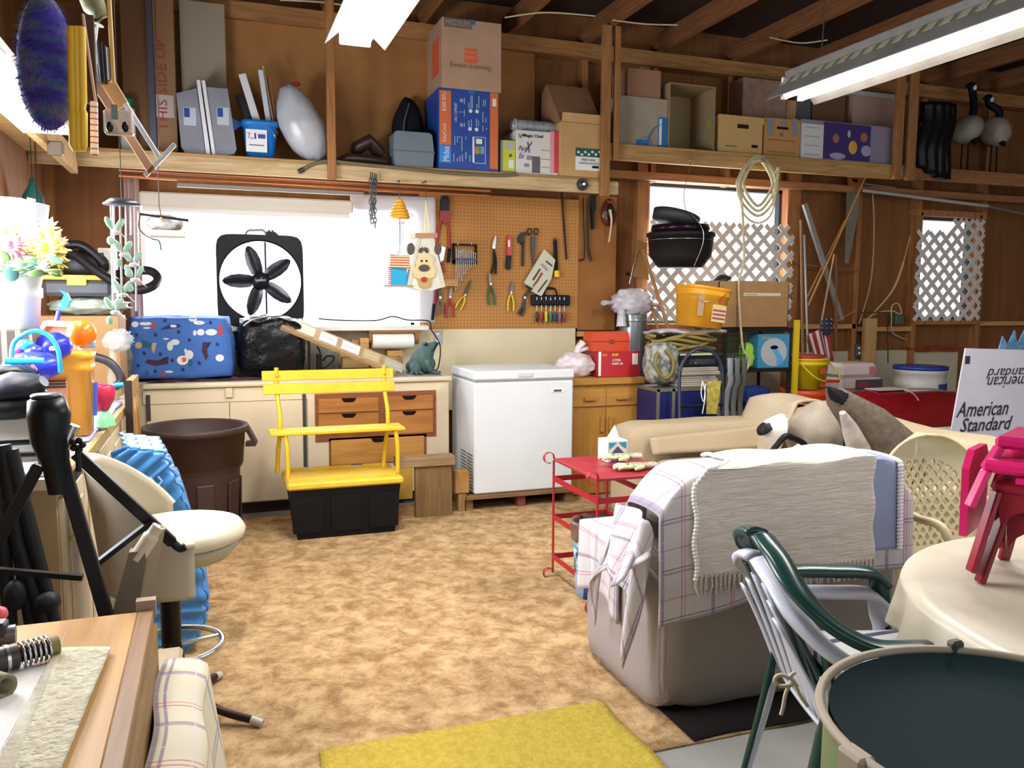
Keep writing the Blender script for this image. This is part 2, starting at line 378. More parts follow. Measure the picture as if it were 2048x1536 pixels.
# studs of the bare part and plates
k = 7
def stud(px, py, z0, z1, w=.05, lab='', X=None):
    global k
    x = X if X is not None else PY(px, py, WY).x
    o = MB().box((x-w/2, WY, z0), (x+w/2, SY, z1)).build('wall_stud', STUD)
    return tag(o, lab, 'stud')
stud(0, 0, 0, ZC-.1, .10, 'doubled wooden stud at left side of the big lattice window', X=W2[0]-.07)
stud(0, 0, 0, ZC-.1, .13, 'doubled wooden stud at right side of the big lattice window', X=W2[1]+.085)
stud(1716, 500, 0, ZC-.1, .055, 'wooden wall stud where the hand saw hangs')
stud(0, 0, 0, ZC-.1, .06, 'wooden stud left of the small lattice window', X=W3[0]-.045)
stud(0, 0, 0, ZC-.1, .06, 'wooden stud right of the small lattice window', X=W3[1]+.06)
stud(1170, 200, 2.45, ZC-.1, .05, 'dark upper stud right of the tan hardboard by the tall post')
stud(1310, 200, 2.55, ZC-.1, .05, 'dark upper stud behind small carton on the loft shelf')
stud(1460, 200, 2.55, ZC-.1, .05, 'upper stud above the tan lidded file box')
stud(1560, 300, 2.55, ZC-.1, .05, 'upper stud behind the shrink wrapped carton')
stud(97, 400, 0, 3.6, .06, 'corner wall stud left of the plastic curtain')
st(MB().box((XL, WY-.06, ZC-.12), (XR, SY, ZC)), 'trim_7', STUDX)
for i, (x0, x1, z) in enumerate(((PY(1594, 640, WY).x, PY(1712, 640, WY).x, 1.29), (PY(1722, 650, WY).x, W3[0]-.075, 1.26), (W3[1]+.09, XR, 1.31), (PGX[1], W2[0]-.12, 1.24))):
    o = MB().box((x0, WY, z-.045), (x1, SY, z)).build('wall_blocking', PINE); tag(o, ['wooden cross rail beneath the leaning sticks', 'wooden cross rail under the green utility box', 'wooden cross rail right of small lattice window', 'wooden rail behind the galvanised duct'][i], 'rail')
# windows -------------------------------------------------------
def window(name, w, fr=.04, mull=False, mat=None, glz=None):
    x0, x1, z0, z1 = w; mat = mat or mt('3a3a3c', .5); t = .03
    mb = MB().box((x0, SY, z0), (x0+t, SY+.06, z1)).box((x1-t, SY, z0), (x1, SY+.06, z1)).box((x0, SY, z0), (x1, SY+.06, z0+t)).box((x0, SY, z1-t), (x1, SY+.06, z1))
    if mull: mb.box(((x0+x1)/2-.015, SY, z0), ((x0+x1)/2+.015, SY+.06, z1))
    o = st(mb, name, mat)
    g = MB().box((x0+t, SY+.04, z0+t), (x1-t, SY+.044, z1-t)).build('pane', mt('f4f8fa', .05, alpha=.08), o)
    return o
window('window_1', W1, mat=WHITE, mull=False); w2 = window('window_2', W2); w3 = window('window_3', W3)
# timber linings
for nm, w in (('trim_8', W2), ('trim_9', W3)):
    x0, x1, z0, z1 = w
    st(MB().box((x0-.02, WY-.004, z0-.03), (x0, SY, z1+.03)).box((x1, WY-.004, z0-.03), (x1+.02, SY, z1+.03)).box((x0-.09, WY-.004, z1), (x1+.09, SY, z1+.06)).box((x0-.05, WY-.02, z0-.05), (x1+.05, SY, z0)), nm, mt('b87a48', .65, kind='wood', c2='935a32', ax=2))
# window 1 casing, sill
x0, x1, z0, z1 = W1
st(MB().box((x0-.1, WY-.16, z0-.035), (x1+.06, SY, z0), .005), 'trim_10', mt('e8e2d4', .5))
st(MB().box((x0-.03, WY-.004, z0), (x0, SY, z1)).box((x1, WY-.004, z0), (x1+.03, SY, z1)).box((x0, WY-.004, z1), (x1, SY, z1+.04)), 'trim_11', WHITE)
# left wall window
o = st(MB().box((XL-.1, W4[0], W4[2]), (XL-.04, W4[0]+.04, W4[3])).box((XL-.1, W4[1]-.04, W4[2]), (XL-.04, W4[1], W4[3])).box((XL-.1, W4[0], W4[2]), (XL, W4[1], W4[2]+.03)).box((XL-.1, W4[0], W4[3]-.03), (XL-.04, W4[1], W4[3])), 'window_4', WHITE)
MB().box((XL-.07, W4[0]+.04, W4[2]+.03), (XL-.066, W4[1]-.04, W4[3]-.03)).build('pane', mt('f4f8fa', .05, alpha=.08), o)
# ceiling joists ------------------------------------------------
for i, x in enumerate((-.6, .1, .85, 1.6, 2.32, 3.0, 3.70, 4.46, 5.27, 6.0, 6.75, 7.5)):
    tag(MB().box((x-.022, 1.0, ZC), (x+.022, SY, ZC+.16)).build('ceiling_joist', STUDY), 'wooden ceiling joist, %s counted from the left wall' % ('first', 'second', 'third', 'fourth', 'fifth', 'sixth', 'seventh', 'eighth', 'ninth', 'tenth', 'eleventh', 'twelfth')[i], 'joist', 'ceiling joists')
WIRE = mt('c8b890', .6)
for i, (pts) in enumerate((((1010, 35), (1090, 25), (1190, 32)), ((1225, 40), (1290, 48), (1355, 50)), ((1540, 75), (1600, 86), (1655, 80)), ((560, 0), (640, 4), (700, 12)))):
    one(MB().tube(spline([PZ(a, b, ZC-.01) for a, b in pts]), .006, 6), 'ceiling_cable', WIRE, ['pale cable stapled under joists right of the moving box', 'pale cable under joists right of the tall doubled post', 'pale cable by the right fluorescent light chain', 'pale cable under ceiling left of the near light'][i], 'cable')
# carpet and rug
one(MB().grid(lambda u, v: (-.49+u*3.25, 2.30+v*3.55, .007+.0015*nz((u*9, v*9, 0))), 30, 30, .006), 'carpet', mt('c4a478', .95, kind='carpet', c2='8c6a40'), 'tan mottled carpet covering the middle of the floor', 'carpet')
one(MB().grid(lambda u, v: (.285+u*1.04+.006*sin(v*20), 1.45+v*1.205, .018), 30, 30, .008), 'rug', mt('b8a23c', .95, kind='carpet', c2='a38c2c', sc=5), 'mustard yellow rectangular rug on carpet in foreground', 'rug')
# ================================================================ lofts and what is stored on them
SH = 2.475; SR = 2.755; SF = 6.05
def FB(a, b, c, d, y):
    cx, cy = (a+c)/2, (b+d)/2
    return PY(a, cy, y).x, PY(c, cy, y).x, PY(cx, d, y).z, PY(cx, b, y).z   # x0 x1 z0 z1
def beam(a, b, name, m, label, cat): return one(MB().box(a, b, .004), name, m, label, cat)
BEAMX = mt('cbb083', .7, kind='wood', c2='a88c5e', ax=0)
beam((XL, SF, 2.355), (3.09, SF+.038, SH-.02), 'shelf_beam', BEAMX, 'pale wooden beam on edge carrying the left loft shelf', 'beam')
beam((XL, SF, SH-.02), (2.95, WY-.013, SH), 'loft_shelf', mt('b08850', .7, kind='wood', c2='94703c', ax=0), 'plywood loft shelf over the window full of cartons', 'shelf')
RB = mt('c29a60', .7, kind='wood', c2='a2783f', ax=0)
beam((2.98, SF, SR-.13), (5.90, SF+.038, SR-.018), 'shelf_beam', RB, 'yellowish wooden beam under the file box loft', 'beam')
beam((2.98, SF, SR-.018), (5.96, WY, SR), 'loft_shelf', RB, 'plywood loft shelf holding the file boxes', 'shelf')
RB2 = mt('a8744a', .7, kind='wood', c2='8c5a36', ax=0)
beam((6.02, SF+.02, SR-.11), (8.98, SF+.06, SR+.01), 'shelf_beam', RB2, 'reddish wooden beam of the loft below the standing geese', 'beam')
beam((6.02, SF+.06, SR-.01), (8.98, WY, SR+.01), 'loft_shelf', RB2, 'loft shelf on which two goose decoys stand', 'shelf')
one(MB().box((2.98, WY-.07, SR-.2), (8.98, WY-.005, SR-.135)), 'ledger_board', RB2, 'long ledger board nailed along the studs beneath the right lofts', 'board')
for px, px2, zt, z0, lab in ((654, 671, 3.64, 2.34, 'slim wooden post left of the grey plastic case'), (1203, 1220, 3.64, 2.33, 'tall wooden post at right end of the left loft'), (1228, 1238, 3.64, 2.62, 'thin wooden post at left end of the file box loft'), (1791, 1806, 3.64, 2.62, 'wooden post right of the purple printed box'), (1817, 1833, 3.64, 2.62, 'wooden post left of the black hanging bag')):
    xa = PY(px, 250, SF-.03).x; xb = PY(px2, 250, SF-.03).x
    one(MB().box((xa, SF-.045, z0), (xb, SF-.002, zt), .003), 'wooden_post', STUD, lab, 'post')
# copper pipes, grey strip
CU = mt('b4704a', .35, metal=.9)
for i, (z, y) in enumerate(((2.335, 6.03), (2.30, 6.045))):
    one(MB().cyl((-.55, y, z), (2.0, y, z-.01), .011, n=10), 'copper_pipe', CU, ['upper copper pipe under the loft beam above window', 'lower copper pipe above the roller shade'][i], 'pipe')
one(MB().box((-.2, 6.06, 2.25), (1.05, 6.085, 2.275)), 'metal_strip', mt('7c7468', .6), 'grey metal strip lying under the copper pipes', 'strip')
# hose strap drooping along the beam
p = spline([PY(a, b, 6.03) for a, b in ((601, 341), (622, 330), (655, 322), (700, 326), (800, 336), (900, 346), (1000, 351), (1035, 348))])
t = T('garden_hose', 'olive grey hose lying along the left loft beam', 'hose', p[0]); MB().tube(p, .012, 8).build('hose', mt('6a6248', .6), t)
MB().cyl(p[0]+V((-.012, -.004, -.01)), p[0]+V((.02, 0, .008)), .018, n=12).build('hose_end', DARKST, t)
# caster disc on beam end
c = PY(1165, 369, SF-.012)
t = T('pulley_wheel', 'round dark pulley wheel fixed to right end of the loft beam', 'wheel', c)
MB().lathe([(.0, -.02), (.02, -.02), (.022, -.008), (.036, -.008), (.045, -.016), (.048, 0), (.045, .012), (0, .012)], c, 24, (0, 1, 0)).build('wheel', DARKST, t); MB().cyl(c+V((0, -.028, 0)), c+V((0, -.018, 0)), .012).build('hub', STEEL, t)
# ---- cartons -------------------------------------------------
def carton(name, label, px, y, depth, zb, m, cat='box', bev=.004, tape=None, grp=None, rz=0.):
    x0, x1, _, z1 = FB(*px, y); t = T(name, label, cat, ((x0+x1)/2, y+depth/2, zb), 0, grp)
    MB().box((x0, y, zb), (x1, y+depth, z1), bev).build('carton', m, t)
    if tape: MB().box(((x0+x1)/2-.025, y-.001, z1-.1), ((x0+x1)/2+.025, y, z1+.001)).box(((x0+x1)/2-.025, y-.001, z1), ((x0+x1)/2+.025, y+depth, z1+.0012)).build('packing_tape', mt(tape, .4), t)
    return t, x0, x1, zb, z1
_dk = [0]
def D(t, name, px, m, y, d=.002):
    """flat printed rectangle given by its pixel box on a front plane y"""
    _dk[0] = (_dk[0]+1) % 40; d += _dk[0]*.00006; x0, x1, z0, z1 = FB(*px, y); return MB().box((x0, y-d, z0), (x1, y, z1)).build(name, m, t)
def L(t, s, px, m, y, **k):
    x0, x1, z0, z1 = FB(*px, y); return txt(s, ((x0+x1)/2, y-.003, (z0+z1)/2), x1-x0, m, t, h=z1-z0, d=.0035, **k)
INK = mt('1c1c20', .7); OR = mt('d8703a', .6); NAVY = mt('1e3f8c', .5); PRW = mt('e8e8e4', .6)
# air conditioner carton
t, x0, x1, zb, zAC = carton('air_conditioner_carton', 'navy blue printed carton with orange side bands, under the moving box', (877, 180, 997, 337), 6.10, .42, SH, mt('1f4796', .45))
y = 6.10
D(t, 'orange_band', (879, 181, 902, 289), OR, y); D(t, 'orange_band', (980, 186, 996, 338), OR, y); D(t, 'blue_panel', (879, 290, 902, 325), mt('3a86d0', .5), y)
L(t, 'EasyCool', (885, 250, 893, 284), PRW, y, u=(0, 0, 1), up=(-1, 0, 0)) if 0 else None
def LV(t, s, px, m, y):
    x0, x1, z0, z1 = FB(*px, y); return txt(s, ((x0+x1)/2, y-.003, (z0+z1)/2), z1-z0, m, t, u=(0, 0, 1), up=(-1, 0, 0), h=x1-x0, d=.0035)
LV(t, 'EasyCool', (884, 248, 894, 283), PRW, y); LV(t, '8,000 BTU', (884, 184, 893, 222), PRW, y); LV(t, 'Midea', (886, 293, 898, 322), PRW, y); LV(t, '3-IN-1 COMFORT', (908, 206, 914, 244), PRW, y)
for i, (a, b, c_) in enumerate(((909, 272, 290), (914, 272, 285), (918, 272, 276), (923, 273, 302), (931, 273, 279), (907, 307, 323), (914, 316, 323), (919, 312, 323), (924, 309, 323), (931, 304, 318), (939, 311, 323), (928, 196, 208), (928, 219, 232), (928, 246, 254), (937, 206, 217), (941, 191, 217), (944, 191, 217), (953, 208, 217), (957, 192, 217), (937, 241, 254), (942, 239, 254), (952, 238, 253), (956, 241, 253), (966, 200, 213), (970, 199, 212), (965, 224, 245), (971, 236, 245), (965, 252, 263), (972, 256, 260))): D(t, 'text_line', (a, b, a+1.3, c_), mt('b4bccc', .6), y)
for a, b in ((941, 222), (954, 223), (940, 258), (953, 259)):
    c = PY(a, b, y-.002); MB().cyl(c, c+V((0, -.002, 0)), .014, n=16).build('icon_dot', PRW, t)
for q, (a, b) in enumerate(((923, 201), (922, 224), (923, 250))):
    c = PY(a, b, y-.002)
    m_ = MB()
    for k in range(3 if q != 1 else 1): m_.bar(c+V((cos(k*pi/3), 0, sin(k*pi/3)))*.017, c-V((cos(k*pi/3), 0, sin(k*pi/3)))*.017, .004, .002)
    m_.build('icon', PRW, t)
m_ = MB()
x0_, x1_, z0_, z1_ = FB(945, 274, 971, 327, y)
for a, b in (((x0_, z0_), (x1_, z0_+.003)), ((x0_, z1_-.003), (x1_, z1_)), ((x0_, z0_), (x0_+.014, z1_)), ((x1_-.003, z0_), (x1_, z1_))): m_.box((a[0], y-.002, a[1]), (b[0], y, b[1]))
m_.build('diagram_frame', PRW, t)
for i, c in enumerate(('d8703a', '4a9a50', '7a9ad0')): D(t, 'colour_chart', (950+i*6, 293, 956+i*6, 308), mt(c, .5), y)
D(t, 'diagram', (952, 278, 964, 288), PRW, y); D(t, 'barcode', (985, 198, 992, 213), PRW, y)
D(t, 'painters_tape', (936, 180, 949, 188), TAPE, y-.002)
# moving box on top
t, x0, x1, zb, zz = carton('moving_box', 'large tan moving box marked MEDIUM on top of the blue carton', (884, 40, 1003, 186), 6.09, .46, zAC, mt('b8957a', .8, c2='ac8a6e', sc=.5)); y = 6.09
D(t, 'grey_banner', (888, 38, 943, 56), mt('6a6460', .7), y); L(t, 'MEDIUM', (891, 41, 938, 52), mt('b8957a', .8), y)
D(t, 'orange_square', (929, 97, 954, 126), mt('d8603a', .7), y)
txt('THE HOME', (PY(941, 105, y).x, y-.0035, PY(941, 105, y).z), .08, mt('e8a080', .7), t, h=.02); txt('DEPOT', (PY(941, 116, y).x, y-.0035, PY(941, 116, y).z), .075, mt('e8a080', .7), t, h=.024)
L(t, 'Keepin it moving', (900, 127, 981, 141), mt('8a6c58', .7), y); D(t, 'painters_tape', (935, 40, 950, 49), TAPE, y-.002)
MB().box((x0-.0015, y+.08, zb+.12), (x0, y+.28, zz-.12)).build('orange_square', mt('d8603a', .7), t)
# yellow/black small box, stove box
t, *_ = carton('small_box', 'small yellow and grey box between blue carton and stove box', (1001, 280, 1030, 342), 6.12, .2, SH, mt('8a8a80', .5)); D(t, 'yellow_face', (1006, 281, 1030, 342), mt('c8cc30', .5), 6.12); D(t, 'barcode', (1017, 320, 1027, 336), PRW, 6.12); D(t, 'picture', (1010, 284, 1027, 298), mt('b0b4c0', .5), 6.12)
c = PY(1021, 311, 6.118); MB().cyl(c, c+V((0, -.002, 0)), .013, n=16).build('badge', mt('5a5a60', .5), t)
t, x0, x1, zb, zMC = carton('stove_box', 'white carton lettered Magic Chef with a red right edge', (1033, 262, 1117, 346), 6.10, .3, SH, mt('ddd8d0', .55)); y = 6.10
D(t, 'red_edge', (1108, 263, 1117, 346), mt('c83a48', .5), y); D(t, 'pink_band', (1100, 263, 1108, 346), mt('e09aa0', .5), y)
L(t, 'Magic Chef', (1045, 269, 1086, 277), INK, y, bold=.02); L(t, 'V', (1036, 268, 1044, 277), INK, y)
L(t, 'Part', (1036, 292, 1054, 302), mt('2a2a60', .6), y, shear=.4); L(t, 'Ex', (1037, 306, 1048, 317), mt('2a2a60', .6), y, shear=.4); L(t, 'X', (1048, 284, 1064, 306), mt('2a2a60', .6), y, shear=.5); D(t, 'duct_tape', (1064, 313, 1080, 346), mt('5c5c60', .5), y); D(t, 'picture', (1053, 311, 1064, 320), mt('8a8a98', .5), y); D(t, 'picture', (1048, 327, 1058, 334), mt('8a8a98', .5), y)
for b in (300, 318, 334): D(t, 'print_line', (1082, b, 1100, b+2), mt('a0a0a0', .6), y)
# clear plastic roll
c0 = PY(1022, 246, 6.2); c1 = PY(1112, 249, 6.2); r = .048; zc = zMC+r+.002
t = T('rolled_bag', 'grey translucent plastic roll on top of the Magic Chef carton', 'roll', ((c0.x+c1.x)/2, 6.2, zMC))
MB().tube([(c0.x, 6.2, zc), (c0.x+.02, 6.2, zc), (c1.x-.03, 6.2, zc), (c1.x, 6.2, zc)], [.03, r, r, .04], 16).build('roll', mt('7c807c', .25, c2='a8acac', sc=2), t)
MB().tube(arc((c0.x+.03, 6.2, zc), r+.003, 0, 2*pi, 16, (0, 1, 0))[:-1], .004, 6, True).build('band', mt('d8c8a8', .5), t)
one(blob(MB(), (PY(1018, 270, 6.35).x, 6.475, SH+.15), (.08, .055, .15), .1, 3, 4), 'dark_pouch', BLACKM, 'dark cloth pouch behind the Magic Chef carton', 'pouch')
# tall carton with slanted open flap
t, x0, x1, zb, z1 = carton('tall_carton', 'tall kraft carton with raised slanting lid and a green label', (1121, 246, 1205, 345), 6.06, .4, SH, CARDT); y = 6.06
xl = PY(1112, 168, 6.3).x; xr_ = PY(1192, 168, 6.3).x; zt = PY(1150, 170, 6.3).z
m_ = MB().prism([(0, 0), (.30, zt-z1), (.40, zt-z1-.05), (.42, 0)], (x0, y, z1), (0, 1, 0), (0, 0, 1), (x1-x0, 0, 0)); m_.build('lid', mt('a07650', .8, c2='94694a'), t)
MB().box((x0+.01, y-.004, z1-.005), (x1+.01, y+.0, z1+.07), 0, Matrix.Rotation(radians(12), 3, 'X')).build('flap', CARDT, t)
x2 = x0-.02
D(t, 'label_plate', (1151, 297, 1203, 341), PRW, y); D(t, 'green_header', (1151, 297, 1203, 314), mt('1c5a4a', .5), y-.001); L(t, 'PRINT WINE', (1163, 318, 1190, 323), INK, y-.001)
m_ = MB()
for i in range(7):
    c = PY(1157+i*7, 304+(i % 2)*5, y-.004); m_.sph(c, (.012, .001, .010), 8, 6)
m_.build('printed_leaves', PRW, t); D(t, 'label_bar', (1158, 325, 1197, 329), mt('98a8b0', .5), y-.001); D(t, 'barcode', (1184, 332, 1197, 337), INK, y-.001)
# ---- left group ------------------------------------------------
CLR = mt('8e8e94', .3, c2='7c7c84', sc=.6)
def tub(label, p, lidp, lb):
    t = T('storage_tub', label, 'tub', (PY(p[0][0], 300, 6.15).x, 6.3, SH))
    y = 6.15; P = [PY(a, b, y) for a, b in p]; zmin = min(q.z for q in P); P = [V((q.x, 0, q.z-zmin+SH+.001)) for q in P]
    MB().prism([(q.x, q.z) for q in P], (0, y, 0), (1, 0, 0), (0, 0, 1), (0, .22, 0)).build('tub', CLR, t)
    P = [PY(a, b, y-.01) for a, b in lidp]; m_ = MB().prism([(q.x, q.z) for q in P], (0, y-.012, 0), (1, 0, 0), (0, 0, 1), (0, .24, 0)); m_.build('lid', mt('e0e0e2', .4), t)
    x0, x1, z0, z1 = FB(*lb, y); MB().box((x0, y-.002, z0), (x1, y, z1)).build('paper_label', mt('b8c0c8', .5), t); MB().box((x0+.004, y-.003, z0+(z1-z0)*.45), (x0+(x1-x0)*.5, y-.002, z1-.005)).build('blue_print', NAVY, t)
tub('left of two grey storage tubs standing on edge, lids together', [(352, 178), (393, 168), (411, 304), (372, 300), (362, 285)], [(393, 160), (400, 160), (421, 308), (412, 308)], (367, 215, 392, 251))
tub('right of two grey storage tubs standing on edge, beside blue bucket', [(407, 168), (455, 172), (473, 293), (468, 303), (430, 308)], [(403, 161), (410, 161), (431, 309), (424, 309)], (434, 215, 458, 250))
# blue bucket with boards
x0, x1, z0, z1 = FB(487, 235, 556, 313, 6.13); cx = (x0+x1)/2; h = z1-z0; w = (x1-x0)/2; cy = 6.13+w
t = T('blue_bucket', 'blue plastic bucket with a 7in1 label holding white boards', 'bucket', (cx, cy, SH))
def sq(a, h_): return 1/(abs(cos(a))**5+abs(sin(a))**5)**.2
m_ = MB().open_lathe([(0, SH), (w*.80, SH), (w*.97, SH+h*.86), (w*1.08, SH+h*.88), (w*1.1, SH+h), (w*1.02, SH+h), (w*.92, SH+h*.85), (w*.75, SH+.02), (0, SH+.015)], (cx, cy, 0), 32, fn=sq); m_.build('pail', mt('1f72c0', .4), t)
MB().prism([(-.02, .035), (.06, 0), (0, -.05)], (cx-w*1.12-.04, cy, SH+h*.96), (1, 0, 0), (0, 0, 1), (0, .05, 0)).build('spout', mt('1f72c0', .4), t)
yl = cy-w*.94-.004; x0, x1, z0, z1 = FB(492, 259, 534, 304, yl); MB().box((x0, yl-.002, z0), (x1, yl, z1)).build('paper_label', PRW, t)
txt('7', ((x0+.02), yl-.003, z1-.045), .02, RED, t, h=.04); txt('in', ((x0+.04), yl-.003, z1-.06), .02, INK, t, h=.016); txt('1', ((x0+.062), yl-.003, z1-.045), .012, NAVY, t, h=.04); MB().box((x1-.06, yl-.003, z1-.06), (x1-.01, yl-.002, z1-.03)).build('printed_picture', mt('4a3a98', .5), t); MB().box((x0+.02, yl-.003, z0+.043), (x1-.02, yl-.002, z0+.05)).build('text_line', mt('5a5a60', .6), t)
a = PY(530, 238, yl); MB().tube(spline([V((cx+w*1.05, cy, SH+h*.4)), PY(552, 278, yl-.01), PY(540, 255, yl-.01), a]), .0025, 6).build('bail_handle', STEEL, t)
for i, (p0, p1, w_, m, lb) in enumerate((((512, 238), (484, 148), .05, mt('d8d8da', .15), 'white plastic wrapped board leaning left in the blue bucket'), ((536, 238), (521, 140), .035, mt('caced2', .2), 'shiny ribbed strip standing in the blue bucket'), ((545, 238), (526, 132), .012, mt('c8b090', .4), 'thin edge-on slat right of the ribbed strip'), ((548, 236), (538, 155), .03, mt('8c5a3a', .6), 'brown slat at right in the blue bucket'), ((497, 238), (478, 190), .05, mt('28282c', .5), 'dark cloth bundle at left in the blue bucket'))):
    a = PY(*p0, cy+.02*i-.04); b = PY(*p1, cy+.02*i-.02); a = a+(a-b).normalized()*.12
    one(MB().bar(a, b, w_, .022, .003, up=(0, 1, 0)), ['wrapped_board', 'ribbed_strip', 'slat', 'slat', 'cloth_bundle'][i], m, lb, ['board', 'strip', 'slat', 'slat', 'cloth'][i])
# white bag
a, b, c_, d_ = FB(553, 172, 650, 325, 6.2); cx = (a+b)/2
t = T('stuffed_bag', 'white translucent stuffed plastic bag hanging over the loft edge', 'bag', (cx, 6.2, SH))
def fnb(q, d):
    k = (q.z+.3)/.6; q.x *= .72+.5*sin(pi*min(1, max(0, .95-k*.8)))*.9; q.x += (.03-k*.10)
    return q*(1+.04*nz(d, 4))
MB().sph((cx, 6.17, (c_+d_)/2+.0), (.165, .13, (d_-c_)/2), 28, 20, lambda q, d: V((q.x*(1-.25*(d.z > 0)*d.z)+(-.08*d.z), q.y, q.z))*(1+.05*noise.fractal(d*5, .7, 2., 3))).build('bag', mt('c2c2c4', .3, c2='a8a8ac', sc=.8, bump=.5), t)
MB().sph((cx-.03, 6.17, d_+.005), (.03, .02, .014), 10, 6).build('red_tie', RED, t)
# brown leather bundle
t = T('leather_bag', 'crumpled dark brown leather bag left of the grey case', 'bag', (PY(745, 310, 6.15).x, 6.2, SH))
m_ = MB(); p0 = PY(678, 314, 6.12); p1 = PY(780, 318, 6.12)
m_.loft([((p0.x, 6.18, SH+.03), .03, .02), ((p0.x+.06, 6.18, SH+.045), .08, .04), (((p0.x+p1.x)/2, 6.2, SH+.045), .1, .043), ((p1.x-.03, 6.2, SH+.04), .09, .04), ((p1.x, 6.2, SH+.035), .05, .03)], 14)
a = PY(712, 295, 6.2); b = PY(740, 272, 6.2); c = PY(768, 303, 6.2)
m_.loft([(a+V((-.01, .05, -.03)), .05, .03), (a+V((.01, .05, 0)), .1, .05), (b+V((0, .05, -.03)), .11, .05), ((b+c)/2+V((0, .05, -.03)), .1, .045), (c+V((0, .05, -.02)), .06, .04)], 14); m_.build('bag', mt('3a2622', .4, bump=.3, sc=3), t)
# grey clam case
x0, x1, z0, z1 = FB(788, 262, 867, 333, 6.10); zm = SH+(z1-z0)*.46; hh = z1-z0
t = T('plastic_case', 'grey plastic clamshell case in front of the black backpack', 'case', ((x0+x1)/2, 6.2, SH)); GC = mt('6e7880', .5)
MB().prism([(0.005, 0), (x1-x0-.005, 0), (x1-x0+.005, zm-SH), (-.005, zm-SH)], (x0, 6.10, SH), (1, 0, 0), (0, 0, 1), (0, .2, 0)).build('lower_shell', GC, t)
MB().prism([(-.005, 0), (x1-x0+.005, 0), (x1-x0-.01, hh*.48), (x1-x0-.03, hh*.54), (.02, hh*.54), (.002, hh*.48)], (x0, 6.10, zm+.003), (1, 0, 0), (0, 0, 1), (0, .2, 0)).build('upper_shell', GC, t)
MB().box((x0-.008, 6.095, zm-.004), (x1+.008, 6.305, zm+.006)).build('rim', mt('5c666e', .5), t)
# black backpack
x0, x1, z0, z1 = FB(793, 188, 860, 262, 6.25); t = T('backpack', 'black backpack standing behind the grey clamshell case', 'backpack', ((x0+x1)/2, 6.42, SH))
blob(MB(), ((x0+x1)/2, 6.43, SH+(z1-SH)/2), ((x1-x0)/2, .1, (z1-SH)/2), .08, 2.5, 3).build('bag', mt('14141a', .8), t)
MB().tube(spline([((x0+x1)/2-.05, 6.33, SH+.2), ((x0+x1)/2-.06, 6.31, SH+.35), ((x0+x1)/2-.01, 6.34, z1-.05)]), .006, 6).build('piping', mt('4a5a48', .6), t)
# upright packaging at left
t, *_ = carton('flat_carton', 'tall brown flat carton standing at left end of loft', (243, -60, 302, 300), 6.30, .1, SH, mt('7a5636', .8))
t, *_ = carton('flat_carton', 'tall flat carton printed THIS SIDE UP in red', (307, -60, 350, 300), 6.28, .1, SH, mt('94704c', .8)); LV(t, 'THIS SIDE UP', (314, 80, 333, 262), mt('a04038', .7), 6.28); D(t, 'paper_label', (312, 190, 348, 235), mt('c4b4aa', .6), 6.28)
t, *_ = carton('foam_board', 'grey beige board leaning on wall behind the grey tubs', (361, 3, 452, 230), 6.40, .04, SH, mt('9c9078', .8)); t.location.z = SH
one(MB().box((PY(294, 100, 6.25).x, 6.25, SH), (PY(306, 100, 6.25).x, 6.28, 3.60)), 'metal_angle', mt('5c5e6c', .5, metal=.5), 'blue grey metal angle standing beside the THIS SIDE UP carton', 'metal bar')
a = PY(255, 200, 6.25); t = T('spray_bottle', 'white bottle with a green cap at left end of loft', 'bottle', (a.x, 6.25, SH)); MB().box((a.x-.05, 6.2, SH), (a.x+.045, 6.28, SH+.30), .01).build('bottle', mt('b8b8b0', .4), t); MB().box((a.x-.04, 6.2, SH+.30), (a.x+.04, 6.28, SH+.375), .02).build('cap', mt('10804c', .4), t)
# ---- file box loft -------------------------------------------
t, x0, x1, zb, zS = carton('printed_carton', 'worn grey carton with blue oval printing, under small carton', (1237, 194, 1335, 296), 6.12, .36, SR, mt('a89c84', .7, c2='9a8e78'))
y = 6.12; BL = mt('2a6ea8', .5); m_ = MB()
c = PY(1290, 296, y-.001)
for r0, r1, cx_ in ((.085, .065, 0), (.19, .155, .17)):
    cc = V((c.x+cx_, y-.002, SR+.0)); pts = [p for p in arc(cc, r1, 0, pi, 24, (1, 0, 0), (0, 0, 1.25)) if p.x < x1-.004]
    m_.tube(pts, .006 if r0 < .1 else .014, 4, flat=.2, up=(0, 0, 1)) if len(pts) > 2 else None
m_.build('printed_ovals', BL, t); D(t, 'blue_print', (1316, 235, 1334, 297), BL, y); D(t, 'blue_print', (1272, 279, 1297, 295), BL, y); D(t, 'pale_band', (1318, 238, 1323, 290), PRW, y-.001)
carton('small_carton', 'small pinkish brown carton stacked on the blue printed carton', (1255, 138, 1322, 200), 6.14, .28, zS, mt('9c7256', .8))
# open box
x0, x1, z0, z1 = FB(1338, 169, 1430, 300, 6.10); y = 6.10; d = .38; th = .008; t = T('open_carton', 'empty tall carton lying open towards the room on the file loft', 'box', ((x0+x1)/2, y+d/2, SR))
m_ = MB().box((x0, y, SR), (x0+th, y+d, z1)).box((x1-th, y, SR), (x1, y+d, z1)).box((x0+th, y, z1-th), (x1-th, y+d, z1)).box((x0+th, y, SR), (x1-th, y+d, SR+th)).box((x0+th, y+d-th, SR+th), (x1-th, y+d, z1-th)); m_.build('carton', mt('96805c', .85), t)
MB().box((x1-th-.002, y+.05, SR+.2), (x1-th, y+.1, SR+.28)).build('green_label', mt('88a030', .6), t)
